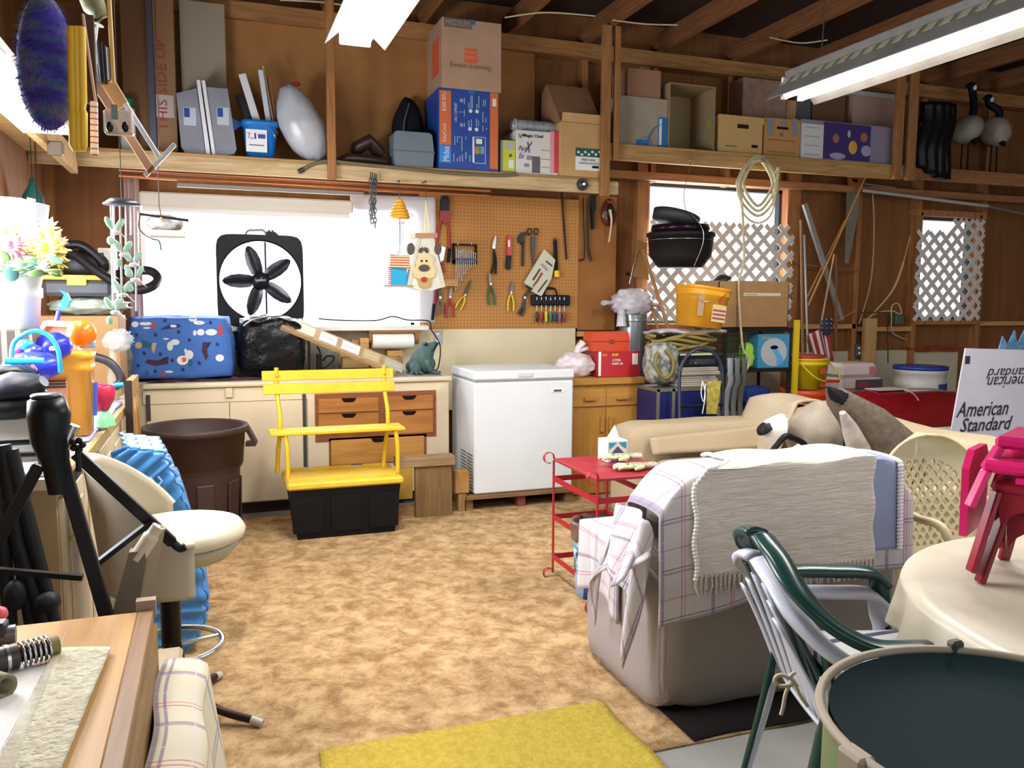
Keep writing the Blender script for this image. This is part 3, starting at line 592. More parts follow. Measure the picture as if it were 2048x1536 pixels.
# lidded file box
x0, x1, z0, z1 = FB(1437, 232, 1527, 306, 6.10); y = 6.10
t = T('file_box', 'tan cardboard file box with a lift-off lid and hand hole', 'box', ((x0+x1)/2, y+.19, SR)); MB().box((x0+.008, y, SR), (x1-.008, y+.22, z1-.05), .003).build('carton', mt('c8a468', .8), t); MB().box((x0, y-.01, z1-.055), (x1, y+.228, z1), .003).build('lid', mt('c8a468', .8), t)
D(t, 'hand_hole', (1475, 249, 1497, 257), mt('2c1c10', .9), y); D(t, 'text_line', (1450, 291, 1474, 293), mt('6a5434', .6), y, .0015); D(t, 'print_block', (1503, 290, 1515, 296), INK, y, .0015)
t, x0, x1, zb, z1 = carton('taped_carton', 'brown carton with three strips of grey duct tape', (1528, 237, 1601, 312), 6.11, .2, SR, mt('bd8c52', .8)); y = 6.11
for p in ((1534, 236, 1547, 270), (1561, 242, 1572, 256), (1583, 238, 1595, 272)): D(t, 'duct_tape', p, mt('8c8c8e', .4), y)
D(t, 'hand_hole', (1554, 254, 1576, 259), mt('2c1c10', .9), y-.002); D(t, 'printed_table', (1535, 280, 1590, 282), mt('8a6238', .8), y); D(t, 'printed_table', (1535, 304, 1590, 305), mt('8a6238', .8), y)
c = PY(1563, 269, y-.002); MB().cyl(c, c+V((0, -.002, 0)), .018, n=16).build('round_stamp', mt('8a6a48', .8), t)
t, *_ = carton('wrapped_carton', 'brown carton wrapped in shrink film behind the file box', (1485, 158, 1572, 300), 6.34, .2, SR, mt('8c6a54', .35, c2='a08474', sc=2))
t, *_ = carton('small_carton', 'narrow kraft carton between shrink wrapped carton and grey case', (1572, 200, 1594, 300), 6.38, .12, SR, CARDT)
t, *_ = carton('grey_case', 'grey plastic cased item under the right fluorescent light end', (1594, 196, 1621, 300), 6.36, .14, SR, mt('5e5e60', .3))
t, *_ = carton('brown_carton', 'dark brown carton behind the purple printed box', (1625, 150, 1690, 300), 6.36, .18, SR, mt('6a4a30', .8))
x0, x1, z0, z1 = FB(1705, 195, 1796, 250, 6.34); t = T('file_box', 'pinkish file box with a pale lid behind the purple box', 'box', ((x0+x1)/2, 6.4, SR)); MB().box((x0, 6.34, SR), (x1, 6.54, z1), .003).build('carton', mt('a8897a', .8), t); MB().box((x0-.03, 6.325, z1), (x1+.03, 6.545, z1+.045), .003).build('lid', mt('b4aa9c', .7), t)
t, x0, x1, zb, z1 = carton('printed_box', 'long white and purple box printed with toy animals', (1602, 247, 1812, 320), 6.10, .2, SR, mt('8e8494', .45)); y = 6.10
D(t, 'white_panel', (1602, 248, 1646, 320), mt('d4d2ce', .5), y)
for i in range(10): D(t, 'text_line', (1608, 254+i*6, 1638, 256+i*6), mt('a4a4a4', .5), y, .003) if i % 3 == 0 else None
D(t, 'purple_panel', (1646, 248, 1740, 320), mt('3c2c6c', .5), y)
m_ = MB().mat(0).sph(PY(1672, 277, y-.003), (.045, .002, .05), 12, 8).mat(1).sph(PY(1698, 268, y-.003), (.022, .002, .04), 10, 8).mat(2).sph(PY(1706, 295, y-.004), (.05, .002, .06), 12, 8).mat(3).sph(PY(1675, 312, y-.003), (.11, .002, .035), 12, 8).sph(PY(1732, 302, y-.003), (.07, .002, .06), 12, 8).mat(0).sph(PY(1728, 275, y-.003), (.05, .002, .05), 12, 8)
m_.build('printed_animals', [mt('a8685c', .5), mt('b8b4b8', .5), mt('d8a838', .5), mt('a4a2b4', .5)], t)
# black hanging bag
a = PY(1838, 205, 6.1); b = PY(1890, 335, 6.1); cx = PY(1866, 270, 6.1).x
one(MB().grid(lambda u, v: (a.x+(b.x-a.x)*u+.02*sin(v*7), 6.09+.05*sin(u*3.1)*-1+.02*sin(u*25+v*3), SR-.09*(u)*(v > .95)+(a.z-SR+.0)*(1-v)+.0-(.05 if v > .9 else 0)*sin(u*3.1)), 22, 16, .05), 'black_bag', mt('121216', .3), 'black plastic bag hanging left of the standing goose decoys', 'bag')
# standing goose decoys
GB = mt('aca294', .7, c2='8a8072', sc=.8, bump=.2); GBL = mt('131316', .5); GW = mt('e6e4e0', .6)
def goose(label, body, neck, headc, yy, lean):
    bx, bz, rx, rz = body; t = T('goose_decoy', label, 'decoy', (bx, yy, SR+.01), 0, 'goose decoys standing on the right loft')
    MB().sph((bx, yy, bz), (rx, .15, rz), 24, 16, lambda q, d: V((q.x+lean*q.z, q.y, q.z*(1 if d.z > 0 else 1.1)))).build('body', GB, t)
    MB().tube(spline(neck), [.045, .04, .038, .035, .034, .034, .034][:1]*1+[.036]*(len(spline(neck))-1), 12).build('neck', GBL, t)
    hd = MB().sph(headc, (.05, .04, .036), 14, 10).cyl(headc+V((-.035, -.01, -.005)), headc+V((-.1, -.02, -.018)), .02, .008, 10).build('head', GBL, t)
    MB().sph(headc+V((.012, -.03, -.018)), (.022, .014, .028), 10, 8).build('cheek_patch', GW, hd)
    for s in (-.04, .05): MB().cyl((bx+s, yy, SR+.012), (bx+s*.8, yy, bz-rz*.8), .008, n=8).build('leg', GBL, t)
    MB().prism([(0, 0), (.07, -.03), (.06, .05)], (bx-.03, yy-.1, bz-rz*.95), (1, 0, 0), (0, 0, 1), (0, .03, 0)).build('tail', GBL, t)
a = PY(1932, 258, 6.25); hc = PY(1943, 172, 6.25); goose('left goose decoy on loft, head raised high near ceiling', (a.x, a.z, .155, .135), [a+V((.03, -.03, .1)), a+V((.05, -.03, .2)), hc+V((.02, 0, -.06)), hc], hc, 6.25, .35)
a = PY(1990, 262, 6.35); hc = PY(1977, 196, 6.35); goose('right goose decoy on loft with lower head, nearest photo edge', (a.x, a.z, .15, .14), [a+V((-.03, -.05, .1)), a+V((-.02, -.05, .18)), hc+V((.02, 0, -.06)), hc], hc, 6.35, -.15)
# ---- fluorescent lights ---------------------------------------
TUBE = mt('fff6ee', .3, em=14.); HOUS = mt('8a8680', .5, c2='76726a'); REFL = mt('e8e6e2', .35)
def fixture(label, xc, y0, y1, z, hw=.16, slots=False, power=60, tubes=(-.06, .06), chain=True, wing=.10):
    t = T('fluorescent_light', label, 'light', (xc, (y0+y1)/2, z)); ym = (y0+y1)/2
    for s in (-1, 1):
        o = MB().prism([(s*.05, wing), (s*hw, 0), (s*hw, .006), (s*.05, wing+.008)], (xc, y0, z), (1, 0, 0), (0, 0, 1), (0, y1-y0, 0)).build('reflector_wing', REFL if not slots else HOUS, t)
        if slots and s < 0:
            n = 26
            for i in range(n):
                ya = y0+(i+.2)*(y1-y0)/n; yb = y0+(i+.8)*(y1-y0)/n
                k0 = .30; k1 = .12
                p = lambda k, dz: (xc-(hw-.05)*k-.05, wing-wing*k+dz)
                a0 = p(.42, .010); a1 = p(.12, .010)
                MB().prism([a0, a1, (a1[0], a1[1]+.002), (a0[0], a0[1]+.002)], (0, ya, z), (1, 0, 0), (0, 0, 1), (0, yb-ya, 0)).build('slot', mt('b4b08c', .5), t)
    MB().box((xc-.055, y0, z+wing), (xc+.055, y1, z+wing+.05), .006).build('housing', HOUS if slots else REFL, t)
    for tx in tubes:
        o = MB().cyl((xc+tx, y0+.03, z+.03), (xc+tx, y1-.03, z+.03), .019, n=16).build('lamp_tube', TUBE, t)
        MB().cyl((xc+tx, y1-.03, z+.03), (xc+tx, y1-.005, z+.03), .021, n=14).build('tube_end', mt('d8d8d4', .3, metal=.3), o)
        MB().box((xc+tx-.02, y1-.02, z+.01), (xc+tx+.02, y1, z+wing+.01), .005).build('lamp_holder', WHITE, t)
    if not slots: MB().box((xc-.085, y1-.01, z+.005), (xc+.085, y1+.004, z+wing+.04), .015).build('end_plate', REFL, t)
    if chain:
        for yy in (y0+.3, y1-.25): MB().tube([(xc, yy, z+wing+.05), (xc+.03, yy+.02, z+.5), (xc+.02, yy, ZC)], .004, 6).build('hanging_chain', STEEL, t)
    l = area('lamp', (xc, ym, z-.01), (0, 0, 0), .2, y1-y0-.1, power, (1, .98, .94))
    l.parent = t; l.matrix_parent_inverse = t.matrix_world.inverted(); return t
fixture('white two tube fluorescent light hanging at top centre', .76, 2.2, 4.60, 2.85, power=55)
fixture('grey slotted fluorescent light hanging at upper right', 3.32, 1.75, 4.25, 2.70, .17, True, power=60, wing=.13)
# ================================================================ window wall, pegboard and back counter
from mathutils.bvhtree import BVHTree
def stick(mb, bvh, poly, k, off=.002):
    """printed patch laid on the surface, polygon of (x,z) pushed along +Y on to it"""
    cx = sum(p[0] for p in poly)/len(poly); cz = sum(p[1] for p in poly)/len(poly); pts = []
    for p in [(cx, cz)]+list(poly):
        h = bvh.ray_cast(V((p[0], -5, p[1])), V((0, 1, 0)))
        if h[0] is None: return
        pts.append(h[0]+V((0, -off, 0)))
    n = len(poly); mb.mat(k); mb.add(pts, [(0, 1+i, 1+(i+1) % n) for i in range(n)], True)
# roller shade + curtain sheets
a = PY(278, 385, 6.46); b = PY(705, 400, 6.46)
t = T('roller_shade', 'white rolled up window shade in a cassette above the big window', 'shade', ((a.x+b.x)/2, 6.46, 2.2))
MB().box((a.x, 6.43, 2.155), (b.x, 6.50, 2.255), .012).build('cassette', mt('dcd6c8', .45), t); MB().cyl((a.x+.02, 6.455, 2.135), (b.x-.03, 6.455, 2.135), .03, n=20).build('rolled_blind', mt('e6e4dc', .5), t)
SHEET = mt('d8d4dc', .6, alpha=.9); SHEETL = mt('b89c94', .6, c2='a88c86', sc=.6)
def sheet(name, label, px, m, y, fr=10, th=.003):
    a = PY(px[0], px[1], y); b = PY(px[2], px[3], y)
    return one(MB().grid(lambda u, v: (a.x+(b.x-a.x)*u, y+.012*sin(u*fr+v*2)+.006*sin(v*9+u*3), b.z+(a.z-b.z)*(1-v)), 26, 16, th), name, m, label, 'curtain')
sheet('plastic_curtain', 'pinkish grey plastic curtain at left edge of the big window', (246, 352, 288, 640), SHEETL, 6.44, 14)
sheet('plastic_sheet', 'white plastic sheet covering right part of the big window', (700, 387, 871, 645), mt('ecebf2', .7, trans=.0, alpha=.72), 6.53, 5)
one(MB().tube(spline([PY(a, b, 6.40) for a, b in ((637, 637), (670, 640), (750, 641), (785, 633), (815, 640), (857, 642), (863, 660), (880, 690), (878, 728), (872, 742))]), .005, 6), 'power_cord', BLACK, 'black cord along the window sill going down behind the frog', 'cord')
# ---- box fan --------------------------------------------------
c = PY(519, 553, 6.43); x0, x1, z0, z1 = FB(433, 470, 606, 637, 6.43); hw = (x1-x0)/2; z0 = 1.302; hh = (z1-z0)/2; cx = (x0+x1)/2; cz = z0+hh
t = T('box_fan', 'black box fan with five blades standing on the window sill', 'fan', (cx, 6.45, z0)); FK = mt('16161a', .3)
R = hw*.94
def sqr(a, w, h, p=9): return 1/((abs(cos(a))/w)**p+(abs(sin(a))/h)**p)**(1/p)
prof = [(0, 0), (1, 0)]
m_ = MB(); n = 72; vs = []
for k in range(n):
    a = 2*pi*k/n; ro = sqr(a, hw, hh); ri = R
    for r, y in ((ro, 6.405), (ro, 6.50), (ri+.0, 6.50), (ri, 6.415), (ri+.012, 6.405)): vs.append((cx+cos(a)*r, y, cz+sin(a)*min(r, 9)))
m_.add(vs, [(k*5+j, ((k+1) % n)*5+j, ((k+1) % n)*5+(j+1) % 5, k*5+(j+1) % 5) for k in range(n) for j in range(5)], False); m_.build('frame', FK, t)
for s in (0.0, 1.0): pass
for k in range(5):
    a0 = radians(36+72*k); d = V((cos(a0), 0, sin(a0))); nrm = V((-sin(a0), 0, cos(a0))); tw = []
    secs = [(.04, .03), (.09, .045), (.15, .05), (.21, .042), (.255, .02), (.268, .004)]
    top = [(V((cx, 6.45, cz))+d*r*(R/.29)+nrm*w+V((0, w*.55, 0))) for r, w in secs]; bot = [(V((cx, 6.45, cz))+d*r*(R/.29)-nrm*w-V((0, w*.55, 0))) for r, w in secs]
    m_ = MB(); m_.grid(lambda u, v: top[round(u*5)].lerp(bot[round(u*5)], v), 5, 2, .004); m_.build('blade', mt('1c1c22', .35), t)
hb = MB().lathe([(0, -.035), (.055, -.03), (.07, -.012), (.072, .03), (0, .03)], (cx, 6.45, cz), 24, (0, 1, 0)).build('hub', FK, t); txt('Lasko', (cx, 6.413, cz+.008), .07, mt('c8ccd0', .4), hb)
MB().box((cx+.035, 6.485, cz-R), (cx+.047, 6.493, cz+R)).build('motor_strut', FK, t)
MB().tube(spline([(cx-.10, 6.45, z1-.003), (cx-.08, 6.45, z1+.03), (cx-.04, 6.45, z1+.036), (cx+.03, 6.45, z1+.036), (cx+.05, 6.45, z1-.003)]), .009, 8).build('handle', mt('8a8a8a', .4), t)
MB().prism([(0, 0), (.09, 0), (.06, .028), (0, .03)], (cx+.05, 6.42, z1-.002), (1, 0, 0), (0, 0, 1), (0, .05, 0)).build('control_panel', FK, t)
for s in (.07, .095): MB().cyl((cx+s, 6.44, z1+.02), (cx+s, 6.44, z1+.038), .008, n=10).build('switch_knob', FK, t)
# ---- things hanging off the beam ------------------------------
HY = 5.98
CHN = mt('5c625c', .5, metal=.6)
def chain_links(p, q, m_, s=.026, r=.004):
    p = V(p); q = V(q); L = (q-p).length; n = int(L/(s*1.3)); d = (q-p)/n
    for i in range(n):
        c = p+d*(i+.5); k = i % 2
        u = V((1, 0, 0)) if k else V((0, 1, 0)); pts = [c+u*cos(a)*s*.4+V((0, 0, 1))*sin(a)*s*.85 for a in [2*pi*j/8 for j in range(8)]]; m_.tube(pts, r, 5, True)
t = T('chain_bundle', 'bundle of grey steel chains hanging at window middle', 'chain', PY(746, 350, HY)); 
for i, (a, b, c_, d_) in enumerate(((741, 346, 741, 440), (745, 346, 744, 447), (749, 348, 750, 455), (753, 350, 746, 430))): m_ = MB(); chain_links(PY(a, b, HY+.01*i), PY(c_, d_, HY+.01*i), m_); m_.build('chain', CHN, t)
# beehive chime
t = T('beehive_wind_chime', 'yellow ringed beehive wind chime hanging in front of window', 'wind chime', PY(799, 440, HY))
zz = [PY(799, q, HY).z for q in (402, 408.5, 415, 421.5, 428, 434)]; ww = [16, 22, 27, 33, 38, 41]; x = PY(799, 420, HY).x
m_ = MB()
for z, w in zip(zz, ww): m_.lathe([(0, -.011), (w*.00182-.006, -.0115), (w*.00182, -.005), (w*.00182, .005), (w*.00182-.006, .0115), (0, .011)], (x, HY, z), 20)
m_.build('beehive', mt('e0a428', .5), t); MB().cyl((x, HY, zz[-1]-.05), (x, HY, 2.36), .0025, n=6).build('wire', DARKST, t); MB().box((x-.004, HY-.004, 2.355), (x+.004, 6.052, 2.363)).build('hook', DARKST, t)
zd = PY(799, 446, HY).z; MB().lathe([(0, 0), (.038, 0), (.038, .003), (0, .003)], (x, HY, zd), 18).build('chime_disc', STEEL, t)
for i in range(5): a = i*1.26; q = V((x+cos(a)*.022, HY+sin(a)*.022, zd)); MB().cyl(q, q+V((0, 0, -.13-.02*(i % 3))), .004, n=8).build('chime_tube', STEEL, t)
MB().cyl((x, HY, zd-.22), (x, HY, zd), .0018, n=5).build('string', BLACK, t)
# blue birdhouse
x0, x1, z0, z1 = FB(783, 530, 814, 570, HY-.03); t = T('birdhouse', 'small blue birdhouse with a striped roof beneath the beehive chime', 'birdhouse', ((x0+x1)/2, HY, z0))
MB().box((x0, HY-.03, z0), (x1, HY+.07, z1)).build('house', mt('18a0c8', .6), t)
MB().prism([(-.035, -.045), (.005, .07), (x1-x0+.0, .07), (x1-x0+.02, -.01)], (x0-.00, HY-.045, z1+.0), (1, 0, 0), (0, .0, 1), (0, .02, 0)) if 0 else None
m_ = MB().prism([(x0-.02, z1-.015), (x0-.01, z1+.075), (x1+.015, z1+.06), (x1+.02, z1-.03)], (0, HY-.055, 0), (1, 0, 0), (0, 0, 1), (0, .012, 0)); m_.box((x0-.02, HY-.05, z1+.06), (x1+.015, HY+.08, z1+.068)); m_.build('roof', mt('b85a40', .6, kind='stripe', c2='e0c49c', sc=55, ax=2, amt=.5), t)
m_ = MB().box((x0-.06, HY-.06, z0-.012), (x1+.04, HY+.09, z0)); m_.build('base', mt('a08c80', .7), t)
MB().box((x0-.022, HY-.02, z0), (x0-.001, HY+.06, z1-.01)).build('front_wall', mt('c84870', .6, kind='stripe', c2='f0e8ea', sc=70, ax=2, amt=.4), t)
MB().cyl(((x0+x1)/2, HY, z1+.06), ((x0+x1)/2, HY, zd-.2), .0018, n=5).build('string', BLACK, t)
# dog-face birdhouse
y = HY-.05; t = T('dog_face_birdhouse', 'white wooden birdhouse with a droopy dog face and brown ears', 'birdhouse', PY(850, 578, HY))
def Q(pts, y): return [(PY(760+a/6.98, 380+b/6.98, y).x, PY(760+a/6.98, 380+b/6.98, y).z) for a, b in pts]
MB().fprism(Q([(520, 665), (750, 665), (915, 1345), (740, 1400), (560, 1400), (380, 1345)], y), y, .12).build('house', mt('dcdccc', .6, c2='c8c4b0', sc=.8), t)
m_ = MB().fprism(Q([(520, 665), (570, 665), (420, 1365), (378, 1345)], y-.008), y-.008, .009).fprism(Q([(700, 665), (745, 665), (915, 1345), (870, 1365)], y-.008), y-.008, .009); m_.build('trim_board', mt('c8c4b4', .6), t)
MB().fprism(Q([(495, 600), (800, 600), (800, 665), (495, 665)], y-.02), y-.02, .15).build('roof_board', mt('b08058', .6), t)
for lb, e in (('l', [(430+52*cos(a), 822+85*sin(a)) for a in [i*pi/8 for i in range(16)]]), ('r', [(805+52*cos(a), 822+85*sin(a)) for a in [i*pi/8 for i in range(16)]])): MB().fprism(Q(e, y+.0), y-.01, .03).build('ear', mt('54463e', .7), t)
JAW = mt('b8985c', .6); FACE = mt('d8c08c', .6); DKB = mt('4c4038', .6)
MB().fprism(Q([(500, 1000), (530, 920), (610, 890), (700, 900), (745, 960), (735, 1020), (775, 1120), (760, 1210), (700, 1235), (618, 1215), (540, 1240), (475, 1210), (465, 1120), (505, 1050)], y-.02), y-.02, .019).build('muzzle', FACE, t)
MB().fprism(Q([(525, 1240), (618, 1215), (720, 1240), (710, 1320), (670, 1370), (590, 1370), (545, 1330)], y-.016), y-.016, .015).build('jaw', JAW, t)
MB().fprism(Q([(618+75*cos(a), 1090+(48 if sin(a) > 0 else 50)*sin(a)) for a in [i*pi/8 for i in range(16)]], y-.03), y-.03, .012).build('nose', DKB, t)
MB().fprism(Q([(618+38*cos(a), 1250+38*sin(a)) for a in [i*pi/6 for i in range(12)]], y-.026), y-.026, .01).build('tongue', mt('a02030', .5), t)
for q in (583, 650): MB().fprism(Q([(q+15*cos(a), 990+16*sin(a)) for a in [i*pi/4 for i in range(8)]], y-.024), y-.024, .005).build('eye', BLACK, t)
for q, s in ((580, 1), (645, -1)): MB().fprism(Q([(q-35*s, 870), (q-30*s, 820), (q+15*s, 795), (q+32*s, 830), (q, 880)], y-.012), y-.012, .011).build('eyebrow', DKB, t)
m_ = MB()
for a, b in (((640, 150), (618, 600)), ((640, 150), (685, 600))): pa = Q([a], y)[0]; pb = Q([b], y)[0]; m_.bar((pa[0], y, pa[1]), (pb[0], y, pb[1]), .012, .003)
m_.build('ribbon', mt('e0d838', .5), t); pa = Q([(640, 150)], y)[0]; MB().cyl((pa[0], y, pa[1]-.005), (pa[0], y, 2.36), .002, n=5).build('wire', DARKST, t); MB().box((pa[0]-.004, y-.004, 2.355), (pa[0]+.004, 6.052, 2.363)).build('hook', DARKST, t)
one(MB().box((PY(893, 560, 6.45).x, 6.42, PY(893, 572, 6.45).z), (PY(913, 560, 6.45).x, WY-.02, PY(893, 558, 6.45).z)), 'wood_block', PINE, 'short pine block sticking out beside the dog face birdhouse', 'block')
# ---- pegboard tools -------------------------------------------
TY = WY-.035; SG = 'hand tools hung on the pegboard'
def P2(a, b, y=None): return PY(a, b, y or TY)
def plier(name, label, cat, tip, piv, ends, hc, head='4a4c50', hw=.014, sp=.3, extra=None, gr=.006, metal=.8):
    """tongs-like tool: tip pixel, pivot pixel, two handle end pixels"""
    tp, pv = P2(*tip), P2(*piv); t = T(name, label, cat, pv); H = mt(head, .35, metal=metal)
    d = tp-pv; L = d.length; u = d.normalized(); s = V((-u.z, 0, u.x))
    for k in (-1, 1):
        P = [(0, -.012), (hw*k*1.0, -.008), (hw*k, L*.35), (hw*.35*k, L), (.001*k, L)]
        MB().prism(P if k > 0 else P[::-1], pv+V((0, -.006, 0)), s, u, (0, .011, 0)).build('jaw', H, t)
    MB().cyl(pv+V((0, -.010, 0)), pv+V((0, .006, 0)), hw*.75, n=14).build('pivot', STEEL, t)
    for k, e in zip((-1, 1), ends):
        q = P2(*e); mid = (pv+q)/2+s*sp*hw*2*k*1.0
        st_ = -1 if (q-pv).dot(s) < 0 else 1; mid = (pv+q)/2+s*st_*hw*.9
        pts = spline([pv, mid, q], 6); MB().tube(pts, [gr*.8]*3+[gr*1.25]*(len(pts)-3), 8).build('handle', mt(hc, .4), t)
    if extra: extra(t, pv, s, u)
    return t
def bolt(label, a, b, c, d, e, ccol):
    t = plier('bolt_cutter', label, 'bolt cutter', a, b, (c, d), ccol, '2a2a2e', .03, gr=.011)
    return t
t = T('bolt_cutter', 'long red handled bolt cutters hanging at left of the pegboard', 'bolt cutter', P2(889, 430))
MB().fprism([(p.x, p.z) for p in (P2(880, 400), P2(884, 392), P2(894, 392), P2(898, 402), P2(898, 422), P2(880, 422))], TY-.02, .03).build('jaw_head', mt('26262a', .4, metal=.5), t)
MB().fprism([(p.x, p.z) for p in (P2(878, 422), P2(899, 422), P2(899, 440), P2(892, 446), P2(887, 446), P2(878, 440))], TY-.022, .028).build('crotch_plate', mt('9a1c24', .4), t)
for e, m in (((882, 442), (872, 495)), ((895, 442), (899, 498))): MB().tube([P2(*e), P2((e[0]*2+m[0])/3+ (1 if m[0] > 880 else -1), (e[1]*2+m[1])/3), P2(*m)], .012, 8).build('handle', mt('9a1c24', .4), t)
MB().tube([P2(899, 497), P2(896, 525)], .014, 8).build('grip', BLACKM, t); MB().tube([P2(872, 495), P2(866, 520)], .014, 8).build('grip', BLACKM, t)
t = T('bolt_cutter', 'second red bolt cutters mostly hidden behind the dog face birdhouse', 'bolt cutter', P2(885, 540)); MB().fprism([(p.x, p.z) for p in (P2(882, 492), P2(890, 495), P2(886, 520), P2(880, 525), P2(876, 505))], TY-.02, .025).build('jaw_head', STEEL, t)
for a, b in (((882, 515), (889, 545)), ((880, 515), (868, 610))): MB().tube([P2(*a), P2(*b)], .009, 8).build('handle', mt('9a1c24', .4), t)
MB().tube([P2(868, 608), P2(865, 640)], .012, 8).build('grip', BLACKM, t)
# wrench rack
t = T('wrench_set', 'black rack of twelve chrome combination wrenches graded by length', 'wrench set', P2(930, 530)); x0, x1, z0, z1 = FB(905, 488, 953, 528, TY)
MB().box((x0, TY-.012, z1-.012), (x1, TY+.01, z1)).box((x0, TY-.012, z0), (x0+.016, TY+.01, z1)).box((x1-.012, TY-.012, z0), (x1, TY+.01, z1)).box((x0, TY-.012, z0), (x1, TY+.01, z0+.03)).build('rack', BLACKM, t)
MB().box((x0+.02, TY-.02, z0+.03), (x1-.004, TY-.012, z0+.046)).build('label_strip', mt('243c80', .4), t); MB().box((x0+.028, TY-.021, z0+.04), (x0+.07, TY-.012, z0+.05)).build('red_mark', mt('a02c50', .4), t)
tops = (499, 502, 501, 500, 499, 501, 500, 502, 502, 505, 507); bots = (580, 577, 571, 561, 550, 546, 539, 537, 534, 532, 530)
for i in range(11):
    px = 913+i*3.8; a = P2(px, tops[i], TY-.014); b = P2(px-(10-i)*.15, bots[i], TY-.014)
    m_ = MB().tube([a, b], .0035, 6); m_.sph(a, (.0065, .004, .008), 8, 6).sph(b, (.0065, .004, .008), 8, 6); m_.build('wrench', STEEL, t)
for q in (916, 943): MB().cyl(P2(q, 484, TY-.015), P2(q, 490, TY-.015), .003, n=6).build('hook', STEEL, t)
plier('channel_pliers', 'large chrome headed slip joint pliers with black handles', 'pliers', (991, 472), (987, 495), ((983, 547), (991, 548)), '18181a', 'a8aab0', .014, gr=.007)
t = T('pipe_wrench', 'small red and black knife-like tool hanging upright on pegboard', 'hand tool', P2(1017, 500)); MB().fprism([(p.x, p.z) for p in (P2(1014, 474), P2(1017, 470), P2(1023, 473), P2(1023, 512), P2(1013, 512))], TY-.012, .02).build('body', mt('c02c28', .4), t); MB().fprism([(p.x, p.z) for p in (P2(1013, 511), P2(1022, 511), P2(1020, 538), P2(1015, 540), P2(1011, 534))], TY-.016, .026).build('grip', BLACK, t); MB().box(P2(1016, 494, TY-.014), P2(1020, 480, TY-.012)).build('paper_label', PRW, t); t.name = 'utility_tool'
t = T('pipe_wrench', 'black adjustable pipe wrench left of the shears', 'wrench', P2(1046, 500)); PW = mt('2c2c30', .45, metal=.5)
MB().fprism([(p.x, p.z) for p in (P2(1041, 466), P2(1052, 463), P2(1053, 470), P2(1047, 474), P2(1049, 482), P2(1037, 486), P2(1036, 474))], TY-.012, .024).build('jaw', PW, t)
MB().tube([P2(1046, 478), P2(1045, 532)], .011, 8).build('handle', PW, t); MB().cyl(P2(1042, 486), P2(1048, 488), .012, n=12).build('nut', PW, t)
t = T('shears', 'black handled tailor shears hanging by their loops', 'scissors', P2(1065, 490)); 
for q in (1059, 1072): c = P2(q, 463); MB().tube([c+V((cos(a)*.019, 0, sin(a)*.026)) for a in [2*pi*i/14 for i in range(14)]], .005, 6, True).build('loop_handle', mt('241a1c', .35), t)
MB().fprism([(p.x, p.z) for p in (P2(1061, 472), P2(1070, 472), P2(1069, 500), P2(1066, 536), P2(1062, 505))], TY-.01, .012).build('blade', DARKST, t)
# black and yellow torch
t = T('flashlight', 'black and yellow long torch hanging at right of pegboard', 'torch', P2(1114, 520)); MB().tube([P2(1110, 481), P2(1112, 520), P2(1113, 542)], .016, 12).build('tube', BLACKM, t); MB().tube([P2(1113, 541), P2(1114, 554)], [.026, .029], 14).build('head', mt('e8b820', .4), t); MB().cyl(P2(1110, 476), P2(1110, 484), .010, n=10).build('cap', DARKST, t)
# carded tool set, tilted
t = T('carded_tool_set', 'tool kit on a pale tilted display card, black and red pieces', 'tool set', P2(1077, 548)); yc = TY-.03
MB().fprism([(p.x, p.z) for p in (P2(1086, 499), P2(1108, 520), P2(1100, 558), P2(1080, 593), P2(1062, 583), P2(1046, 565))], yc, .02).build('card', mt('c8c6ac', .4), t)
for a, b, w, c in (((1072, 566), (1084, 546), .016, 'a82838'), ((1076, 584), (1094, 560), .012, '303034'), ((1066, 560), (1080, 538), .014, '28282c'), ((1052, 572), (1064, 578), .022, '2c2c30'), ((1083, 528), (1094, 540), .018, 'a0a4a8'), ((1066, 573), (1072, 564), .01, '303034'), ((1092, 522), (1104, 532), .012, '26262a')): MB().tube([P2(*a, yc-.006), P2(*b, yc-.006)], w*.55, 8, flat=.8).build('tool_piece', mt(c, .35, metal=.2), t)
one(MB().bar(P2(1123, 383), P2(1133, 519), .018, .012, .003), 'pry_bar', mt('232326', .5, metal=.4), 'straight black flat bar hanging above the torch', 'bar')
# lower row
plier('pliers', 'grey handled pliers at lower left of the pegboard', 'pliers', (880, 575), (880, 595), ((874, 632), (885, 628)), '6a6a70', '55555a', .015, gr=.006)
plier('tin_snips', 'red handled tin snips beneath the wrench rack', 'snips', (902, 574), (900, 594), ((892, 636), (906, 635)), 'b02024', '8a8c90', .012, gr=.007)
plier('tin_snips', 'yellow handled snips with long dark blades hanging aslant', 'snips', (942, 560), (930, 590), ((911, 616), (921, 620)), 'd8b420', '4c5044', .012, gr=.007)
plier('tin_snips', 'green handled tin snips under the slip joint pliers', 'snips', (978, 545), (981, 568), ((978, 610), (989, 610)), '1c6840', '787a80', .013, gr=.007)
plier('tin_snips', 'upright yellow and black handled snips left of the clamp', 'snips', (1024, 562), (1022, 585), ((1016, 622), (1027, 622)), 'd8c420', '6c6e74', .013, gr=.007)
t = plier('locking_clamp', 'black locking clamp hanging by the screwdriver rack', 'clamp', (1060, 577), (1049, 595), ((1036, 628), (1043, 632)), '2c2e2c', '3c3e3e', .014, gr=.008)
